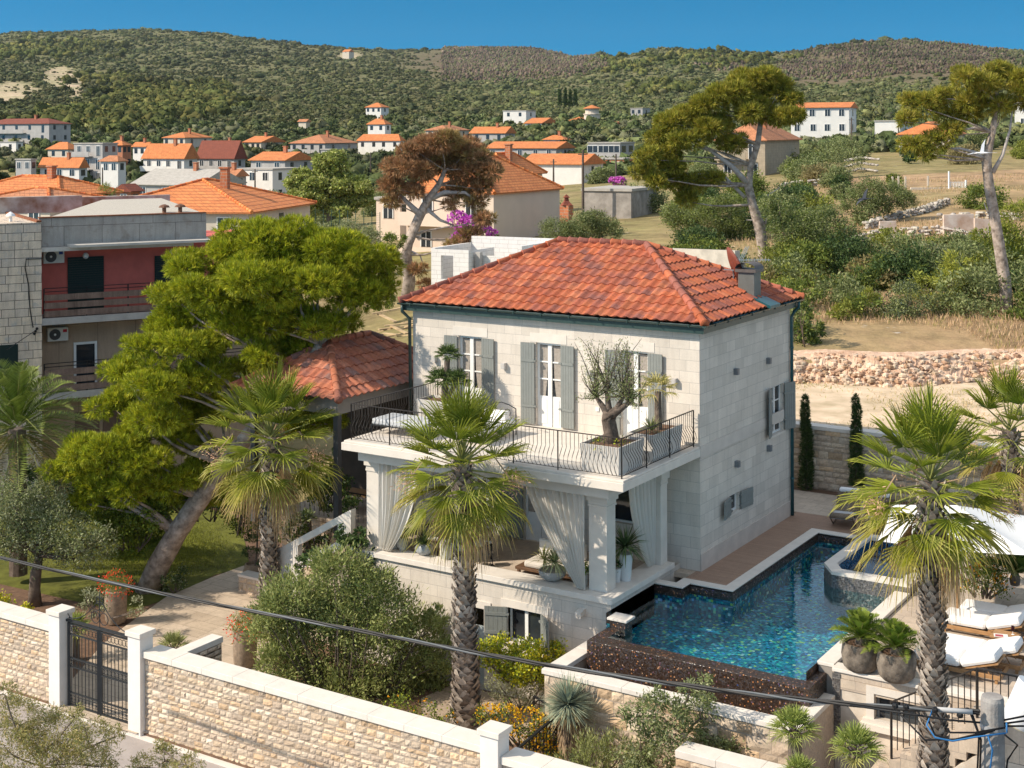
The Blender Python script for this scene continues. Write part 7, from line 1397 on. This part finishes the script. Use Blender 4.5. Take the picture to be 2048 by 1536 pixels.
# ------------------------------------------------------------------ middle distance trees
def ptree(name, label, pts, d, puffs, leaf, bark=BARKP, dj=.9, group=None, cat='tree', extra=None, dd=0.):
    b = at_depth(pts[0][0], pts[0][1], d); trk = [(*(at_depth(u, v, d)-b), r) for u, v, r in pts]; t = tree(name, label, cat, b, trk, split(px_puffs(b, puffs, d+dd, dj, .72), 4, .55, .7), leaf, bark=bark, group=group)
    if extra:
        for seg in extra: mb = MB(); mb.tube([at_depth(u, v, d+o)-b for u, v, r, o in seg], [r for u, v, r, o in seg], 7, j=.1); mb.build('dead_branch', plain('bleached_wood', (.42, .37, .34), .9, .25, 5), t, smooth=True)
    return t
ptree('brown_pine', 'tall pine with dying rust brown crown behind the villa', [(812, 610, .42), (818, 560, .36), (812, 510, .34), (822, 470, .32), (840, 430, .28), (856, 400, .24), (878, 370, .18), (890, 340, .12)], 84,
      [(795, 335, 32), (835, 300, 32), (880, 285, 34), (925, 300, 34), (955, 325, 32), (985, 345, 26), (935, 350, 34), (885, 325, 36), (840, 345, 34), (790, 375, 26), (783, 405, 18), (965, 375, 26), (910, 385, 24), (830, 385, 20), (900, 410, 14), (945, 470, 22), (915, 490, 20), (965, 440, 20), (840, 540, 16), (848, 570, 12), (955, 405, 18)], lambda lf, c, r: puff_needles(lf, c, r, int(300*r[0]**2), .34, .022, G_DEAD if R.random() < .78 else [(.24, .165, .06), (.27, .19, .075), (.20, .145, .055)], 8), extra=[[(856, 400, .2, 0), (890, 385, .15, 0), (930, 385, .1, 0), (950, 400, .05, 0)], [(840, 430, .2, 0), (815, 405, .13, 0), (795, 385, .06, 0)], [(850, 415, .13, 0), (880, 440, .1, 0), (905, 450, .05, 0)], [(815, 500, .08, 0), (840, 510, .05, 0), (850, 540, .03, 0)]])
ptree('tall_pine', 'tall leaning pine with broad olive green crown right of the villa roof', [(1532, 615, .42), (1530, 560, .40), (1527, 500, .36), (1519, 450, .33), (1505, 410, .30), (1497, 370, .28), (1502, 330, .22), (1515, 290, .18), (1522, 240, .14)], 88,
      [(1510, 165, 42), (1555, 185, 38), (1475, 185, 40), (1590, 200, 22), (1430, 212, 38), (1390, 235, 36), (1350, 245, 34), (1318, 275, 30), (1298, 315, 26), (1282, 345, 22), (1335, 305, 34), (1385, 280, 34), (1440, 255, 38), (1500, 225, 42), (1560, 235, 32), (1470, 290, 28), (1590, 235, 20), (1395, 370, 30), (1350, 365, 28), (1430, 360, 22), (1310, 365, 22), (1375, 400, 24), (1340, 335, 30)], lambda lf, c, r: puff_needles(lf, c, r, int(330*r[0]**2), .34, .022, G_PINE2, 8), extra=[[(1498, 370, .22, 0), (1460, 330, .16, 0), (1420, 300, .12, 0), (1380, 290, .06, 0)], [(1490, 395, .13, 0), (1440, 345, .1, .5), (1380, 350, .07, .5), (1330, 360, .04, 0)], [(1528, 455, .09, 0), (1540, 420, .06, 0), (1536, 390, .04, 0), (1560, 375, .02, 0)], [(1528, 470, .06, 0), (1510, 440, .04, 0), (1492, 440, .02, 0)]])
ptree('tall_pine', 'slim leaning pine with tufted crown and bleached branches at the right edge', [(2018, 650, .32), (2010, 560, .29), (1992, 450, .26), (1978, 370, .24), (1973, 320, .22), (1985, 265, .16), (1996, 205, .11), (1990, 160, .06)], 67,
      [(1930, 160, 34), (1965, 175, 34), (1890, 195, 26), (1852, 215, 34), (1818, 205, 22), (2010, 155, 32), (2042, 165, 30), (2000, 215, 30), (1915, 235, 32), (1872, 285, 28), (1830, 295, 26), (1812, 240, 22), (2045, 205, 26), (1945, 205, 32), (1850, 310, 20), (1990, 140, 20), (1900, 265, 24), (2060, 185, 30)], lambda lf, c, r: puff_needles(lf, c, r, int(380*r[0]**2), .28, .017, G_PINE2+[(.20, .17, .03)], 8), extra=[[(1973, 322, .14, 0), (1950, 305, .09, 0), (1920, 297, .06, 0), (1885, 297, .025, 0)], [(1985, 345, .12, 0), (2005, 310, .08, 0), (2020, 260, .06, 0), (2026, 210, .04, 0)], [(1985, 265, .1, 0), (1950, 255, .07, 0), (1920, 262, .04, 0)], [(1992, 440, .05, 0), (1975, 425, .03, 0), (1968, 405, .015, 0)]])
ptree('round_tree', 'rounded bright green broadleaf tree in front of the town', [(660, 470, .4), (660, 430, .35), (660, 400, .25)], 165, [(655, 340, 42), (620, 365, 36), (695, 365, 38), (600, 395, 28), (715, 400, 30), (655, 385, 50), (630, 415, 34), (690, 420, 34), (660, 320, 26), (725, 375, 20)], lambda lf, c, r: puff_leaves(lf, c, r, int(800*r[0]**2), .34, .13, [(.20, .23, .05), (.25, .27, .07), (.15, .18, .04), (.32, .32, .12)], clusters=60, spread=.22), bark=BARK)
# bushes and small trees that stand alone on the slopes: (kind label, puffs, distance, colours)
def bush(lab, lst, d, cols, n=2400, ln=.2, wd=.034, name='bush', cat='bush', up=0., group=None, fl=None):
    b = at_depth(lst[0][0], lst[0][1]+lst[0][2]*.85, d); return shrub(name, lab, cat, b, px_puffs(b, lst, d, .6, .85), n=n, ln=ln, wd=wd, cols=cols, clusters=30, spread=.3, up=up, group=group, flowers=fl)
bush('wide olive bush directly above the ridge of the villa roof', [(1165, 455, 36), (1110, 465, 32), (1215, 465, 32), (1145, 470, 30), (1195, 440, 22)], 100, G_OLIVE, wd=.026, name='olive_bush')
bush('group of olive bushes left of the big pine trunk', [(1400, 440, 42), (1450, 425, 40), (1370, 455, 30), (1470, 465, 34), (1430, 475, 30), (1350, 430, 26)], 105, G_OLIVE+G_BUSH, wd=.028, name='olive_bush')
bush('broad grey green thicket right of the big pine trunk', [(1590, 460, 44), (1650, 455, 46), (1700, 490, 44), (1620, 510, 48), (1570, 510, 36), (1670, 530, 42), (1555, 420, 30), (1720, 530, 34)], 86, G_OLIVE+G_BUSH[:2], wd=.028, name='thicket', cat='thicket')
bush('olive trees on the upper slope below the white hill house', [(1620, 330, 28), (1660, 325, 30), (1700, 320, 26), (1590, 345, 24), (1640, 350, 24)], 170, G_OLIVE, 300, .3, .07, name='olive_bush')
bush('olive bush with the dark bird flying in front of it', [(1740, 385, 34), (1785, 390, 32), (1700, 400, 26), (1760, 410, 26), (1810, 400, 22)], 112, G_OLIVE+G_BUSH[:1], wd=.028, name='olive_bush')
bush('dark green bramble bank below the dry stone wall', [(1720, 570, 36), (1770, 545, 36), (1820, 545, 34), (1660, 580, 34), (1790, 580, 32), (1850, 560, 28)], 76, G_DARK+G_BUSH, name='bramble', cat='bush')
bush('big rounded grey green bush on the dirt slope behind the lot', [(1790, 640, 40), (1835, 615, 36), (1770, 610, 36), (1810, 590, 32), (1850, 640, 30), (1760, 665, 26)], 67.5, G_OLIVE+[(.07, .09, .06)], 2000, .13, .03)
bush('yellow green broom bush left of the big rounded bush', [(1712, 645, 24), (1690, 620, 22), (1725, 610, 20), (1665, 645, 18), (1740, 590, 16)], 68, [(.20, .20, .03), (.15, .17, .03)], 2200, .2, .02, 'broom_bush', up=1.2)
bush('bright yellow green young pine left of the slim pine trunk', [(1900, 560, 34), (1930, 600, 32), (1880, 610, 28), (1915, 530, 28), (1940, 640, 26), (1900, 650, 22)], 69, [(.20, .21, .03), (.16, .18, .025), (.24, .23, .04)], 2000, .2, .025, 'young_pine', 'tree', .6)
bush('tall yellow green conifer at the right edge behind the slim pine', [(2010, 480, 36), (2040, 430, 34), (1985, 520, 32), (2035, 520, 40), (1975, 470, 24), (2045, 580, 40), (2000, 570, 34)], 76, [(.19, .20, .03), (.14, .16, .025)], 1600, .22, .03, 'young_pine', 'tree', .6)
bush('pale feathery bush between the brambles and the bright young pine', [(1850, 510, 28), (1880, 520, 26), (1840, 540, 22)], 80, G_GREY+G_OLIVE, wd=.03)
bush('dry twiggy bush beside the rounded grey green bush', [(1860, 600, 28), (1880, 625, 24)], 68.5, [(.22, .16, .10), (.18, .15, .09), (.12, .12, .06)], 420, .16, .012)
bush('dark low bush against the downpipe side of the villa', [(1615, 690, 22), (1605, 660, 20), (1630, 660, 18), (1610, 625, 18)], 61, G_DARK+G_BUSH, name='bush')
bush('green leafy shrub below the slim pine trunk at the right', [(2035, 640, 26), (2060, 610, 30), (1985, 640, 16)], 66, G_BUSH, name='bush')
bush('silvery olive bush left of the pink house by the mesh fence', [(700, 470, 30), (735, 480, 28), (670, 480, 24), (640, 470, 24), (720, 500, 24)], 100, G_OLIVE+G_GREY, wd=.026, name='olive_bush')
bush('green garden shrubs between the big pine and the brown pine', [(775, 520, 22), (760, 560, 24), (790, 480, 18), (745, 520, 20), (770, 600, 22)], 80, G_BUSH)
bush('magenta bougainvillea in front of the pale pink house', [(940, 455, 26), (968, 468, 20), (915, 440, 20), (925, 480, 22), (985, 470, 12)], 98, G_BUSH+[(.35, .05, .30)], 500, .16, .05, 'bougainvillea', 'climber', fl=([(.42, .07, .38), (.35, .05, .33), (.5, .14, .42)], 260, .16))
bush('small magenta bougainvillea above the concrete shed', [(1240, 366, 13), (1225, 362, 8)], 150, [(.12, .14, .05)], 500, .2, .06, 'bougainvillea', 'climber', fl=([(.42, .08, .38), (.5, .15, .42)], 260, .2))
bush('small palm tree tuft in front of the big orange hipped roof', [(215, 385, 16), (200, 390, 12)], 130, [(.14, .17, .04)], 500, .5, .03, 'small_palm', 'palm tree')
for u, v0, v1, d in ((1119, 182, 208, 640), (1131, 181, 212, 640), (1141, 183, 213, 640), (1151, 181, 211, 640)):
    b = at_depth(u, v1, d); hh = (v1-v0)*d/F; tree('cypress_tree', 'slender dark cypress in the group of four on the far slope', 'tree', b, [(0, 0, 0, .15), (0, 0, hh*.8, .05)], [(0, 0, hh*(.08+.1*i), .75-.06*i, 1.0) for i in range(10)], lambda lf, c, r: puff_leaves(lf, c, r, 60, .9, .22, G_DARK, clusters=14), limbs=False, group='four cypresses on the slope')
# ------------------------------------------------------------------ poles, cables, birds
WP = plain('pole_wood', (.11, .085, .07), .9, .3, 6)
for u, v0, v1, d, lab in ((1166, 300, 440, 130, 'wooden utility pole at the corner of the concrete shed'), (1107, 318, 372, 190, 'leaning wooden utility pole in front of the white gable house'), (1232, 308, 372, 180, 'wooden utility pole by the small bougainvillea'), (510, 338, 395, 215, 'wooden pole in front of the white flat roofed house'), (565, 385, 455, 118, 'metal pole at the corner of the mesh fence'), (1703, 235, 292, 235, 'wooden pole in front of the white hill house'), (1797, 238, 290, 245, 'wooden pole in front of the plain white house'), (741, 305, 340, 300, 'thin pole beside the wide white house'), (205, 335, 372, 240, 'wooden pole below the concrete house')):
    b = at_depth(u, v1, d); t = thing('utility_pole', lab, 'pole', b, 0, 'utility poles in the town'); mb = MB(); hh = (v1-v0)*d/F; mb.tube([(0, 0, -1), (.02, 0, hh)], [.15, .10], 7); mb.build('pole', WP, t)
    if d < 240: mb = MB(); mb.bar(Vector(RV+(0,))*-.45+Vector((0, 0, hh-.4)), Vector(RV+(0,))*.45+Vector((0, 0, hh-.4)), .09); mb.build('crossarm', WP, t)
CONC = plain('pole_concrete', (.30, .28, .26), .9, .22, 5, .5, tint=(.20, .18, .17))
pp_ = at_depth(1985, 1392, 18.7); t = thing('concrete_pole', 'round weathered concrete utility pole with chipped top in the lower right corner', 'pole', (pp_.x, pp_.y, -6)); ht = pp_.z+6
mb = MB(); mb.tube([(0, 0, 0), (0, 0, ht-.5), (0, 0, ht-.05), (0, 0, ht)], [.2, .155, .15, .135], 20, j=.012); mb.build('shaft', CONC, t, smooth=False)
mb = MB(); mb.tube([(0, 0, ht-.42), (0, 0, ht-.36)], .165, 16); mb.build('steel_band', plain('band_steel', (.42, .43, .45), .45, .1, 5, metal=.4), t)
t = thing('lamp_drum', 'large white cylindrical drum fixed behind the concrete pole', 'drum', at_depth(2030, 1412, 19.6)); mb = MB(); r3 = Vector((ct, st, 0)); a = Vector((.02, .02, -.26)); c = Vector((ct*.25+.05, st*.25, .28)); mb.tube([a, a.lerp(c, .08), c], [.2, .235, .26], 24); mb.build('drum', plain('drum_white', (.70, .71, .73), .4, .06, 4), t, smooth=True).modifiers.new('s', 'EDGE_SPLIT').split_angle = rad(40)
mb = MB(); mb.tube([a-(c-a)*.03, a], [.19, .2], 24); mb.build('rim', plain('cream_rim', (.55, .48, .34), .6, .1, 6), t)
t = thing('overhead_cable', 'twisted bundle of black overhead cables crossing the whole picture', 'cable', (0, 0, 0)); W3 = [(-260, 1045, 33.5), (0, 1115, 30.6), (350, 1192, 27.4), (700, 1258, 25), (1024, 1318, 22.8), (1400, 1375, 20.8), (1700, 1408, 19.4), (1960, 1424, 18.6)]
P3 = [at_depth(*w) for w in W3]; fine = []
for i in range(len(P3)-1):
    p0, p1, p2, p3 = P3[max(i-1, 0)], P3[i], P3[i+1], P3[min(i+2, len(P3)-1)]
    for k in range(12): s_ = k/12; fine.append(.5*((2*p1)+(p2-p0)*s_+(2*p0-5*p1+4*p2-p3)*s_*s_+(3*p1-p0-3*p2+p3)*s_**3))
fine.append(P3[-1])
for ph_, rr, c in ((0, .022, HINGE), (2.1, .02, HINGE), (4.2, .016, plain('cable_grey', (.10, .11, .12), .5))):
    mb = MB(); mb.tube([p+Vector((0, .02*math.cos(ph_+i*.55), .02*math.sin(ph_+i*.55))) for i, p in enumerate(fine)], rr, 6); mb.build('strand', c, t)
t = thing('cable_fittings', 'clamps, black loops and blue wires where the cable meets the concrete pole', 'cable', (0, 0, 0)); q0 = P3[-1]; pole_top = Vector((pp_.x, pp_.y, pp_.z))
def wires(lst, name, m, r=.012):
    mb = MB()
    for w in lst: mb.tube([at_depth(*p) for p in w], r, 5)
    mb.build(name, m, t, smooth=True)
wires([[(1700, 1410, 19.2), (1800, 1425, 18.8), (1900, 1440, 18.5), (1960, 1445, 18.5)], [(1800, 1428, 18.8), (1850, 1480, 18.6), (1930, 1478, 18.5), (1985, 1462, 18.45)], [(1850, 1425, 18.7), (1870, 1470, 18.6), (1905, 1480, 18.5), (1990, 1460, 18.4)], [(1868, 1420, 18.7), (1900, 1465, 18.6), (1950, 1465, 18.5), (2010, 1455, 18.5)], [(1940, 1425, 18.6), (1958, 1470, 18.6), (1955, 1540, 18.6)], [(1945, 1430, 18.6), (1962, 1480, 18.6), (1960, 1540, 18.6)], [(2010, 1470, 18.5), (2035, 1490, 18.6), (2015, 1520, 18.6), (2012, 1545, 18.6)], [(2008, 1440, 18.6), (2060, 1430, 18.7)], [(2008, 1447, 18.6), (2060, 1440, 18.7)], [(2010, 1452, 18.6), (2060, 1452, 18.7)]], 'black_wires', HINGE, .014)
wires([[(1865, 1420, 18.65), (1853, 1450, 18.6), (1870, 1475, 18.5), (1905, 1482, 18.45), (1950, 1474, 18.4), (2012, 1466, 18.4)], [(1975, 1470, 18.4), (1985, 1500, 18.4), (1980, 1540, 18.4)], [(2014, 1466, 18.45), (2013, 1445, 18.5)]], 'blue_wires', plain('blue_wire', (.03, .16, .38), .5), .012)
wires([[(1868, 1418, 18.66), (1910, 1421, 18.6), (1945, 1424, 18.55)]], 'grey_sleeve', plain('sleeve', (.42, .42, .42), .6), .035)
for u, v in ((1870, 1420), (1920, 1430), (1935, 1422), (1790, 1412), (1812, 1414)): mb = MB(); mb.blob(at_depth(u, v, 18.6), .045, 7, 5); mb.build('clamp', HINGE, t)
def bird(name, lab, c, wing1, wing2, tail, body, colw, colb, s=.5):
    """body along -tail..tail, two bent wings as thin tapered sheets with thickness"""
    t = thing(name, lab, 'bird', c); mb = MB(); tail = Vector(tail)*s; mb.tube([tail, tail*.5, Vector((0, 0, 0)), tail*-.55, tail*-.8], [.012*s, .07*s, .11*s, .085*s, .02*s], 8); mb.build('body', plain(name+'_body', colb, .8, .15, 20), t, smooth=True)
    tn = tail.normalized()
    for w in (wing1, wing2):
        w = Vector(w)*s; mid = w*.5+Vector((0, 0, .1*s)); mb = MB(); c_ = tn*.17*s; mb.add([tn*-.14*s, mid-c_*.9, w, mid+c_*.55, tn*.2*s], [(0, 1, 3, 4), (1, 2, 3)]); o = mb.build('wing', plain(name+'_wing', colw, .8, .15, 20), t); o.modifiers.new('t', 'SOLIDIFY').thickness = .02*s
    mb = MB(); mb.add([tail*.7-Vector((ct, st, 0))*.03*s, tail*1.5-Vector((ct, st, 0))*.11*s, tail*1.5+Vector((ct, st, 0))*.11*s, tail*.7+Vector((ct, st, 0))*.03*s], [(0, 1, 2, 3)]); o = mb.build('tail', MATS[name+'_wing'], t); o.modifiers.new('t', 'SOLIDIFY').thickness = .02*s
    return t
rv3 = Vector((ct, st, 0)); dv3 = Vector((DV[0], DV[1], 0)); up3 = Vector((0, 0, 1))
bird('pigeon', 'dark bird flying with spread wings in front of the olive bush', at_depth(1727, 398, 46), rv3*.05*8+up3*.95, rv3*-.75+up3*-.55+dv3*-.3, rv3*.55+up3*.05-dv3*.2, 1, (.07, .075, .09), (.035, .04, .05), .38)
bird('seagull', 'white gull flying past the slim pine trunk with raised wing', at_depth(1963, 306, 52), rv3*.35+up3*1.25, rv3*-1.3+up3*-.15, rv3*.75+up3*.03-dv3*.3, 1, (.62, .64, .68), (.72, .72, .74), .42)
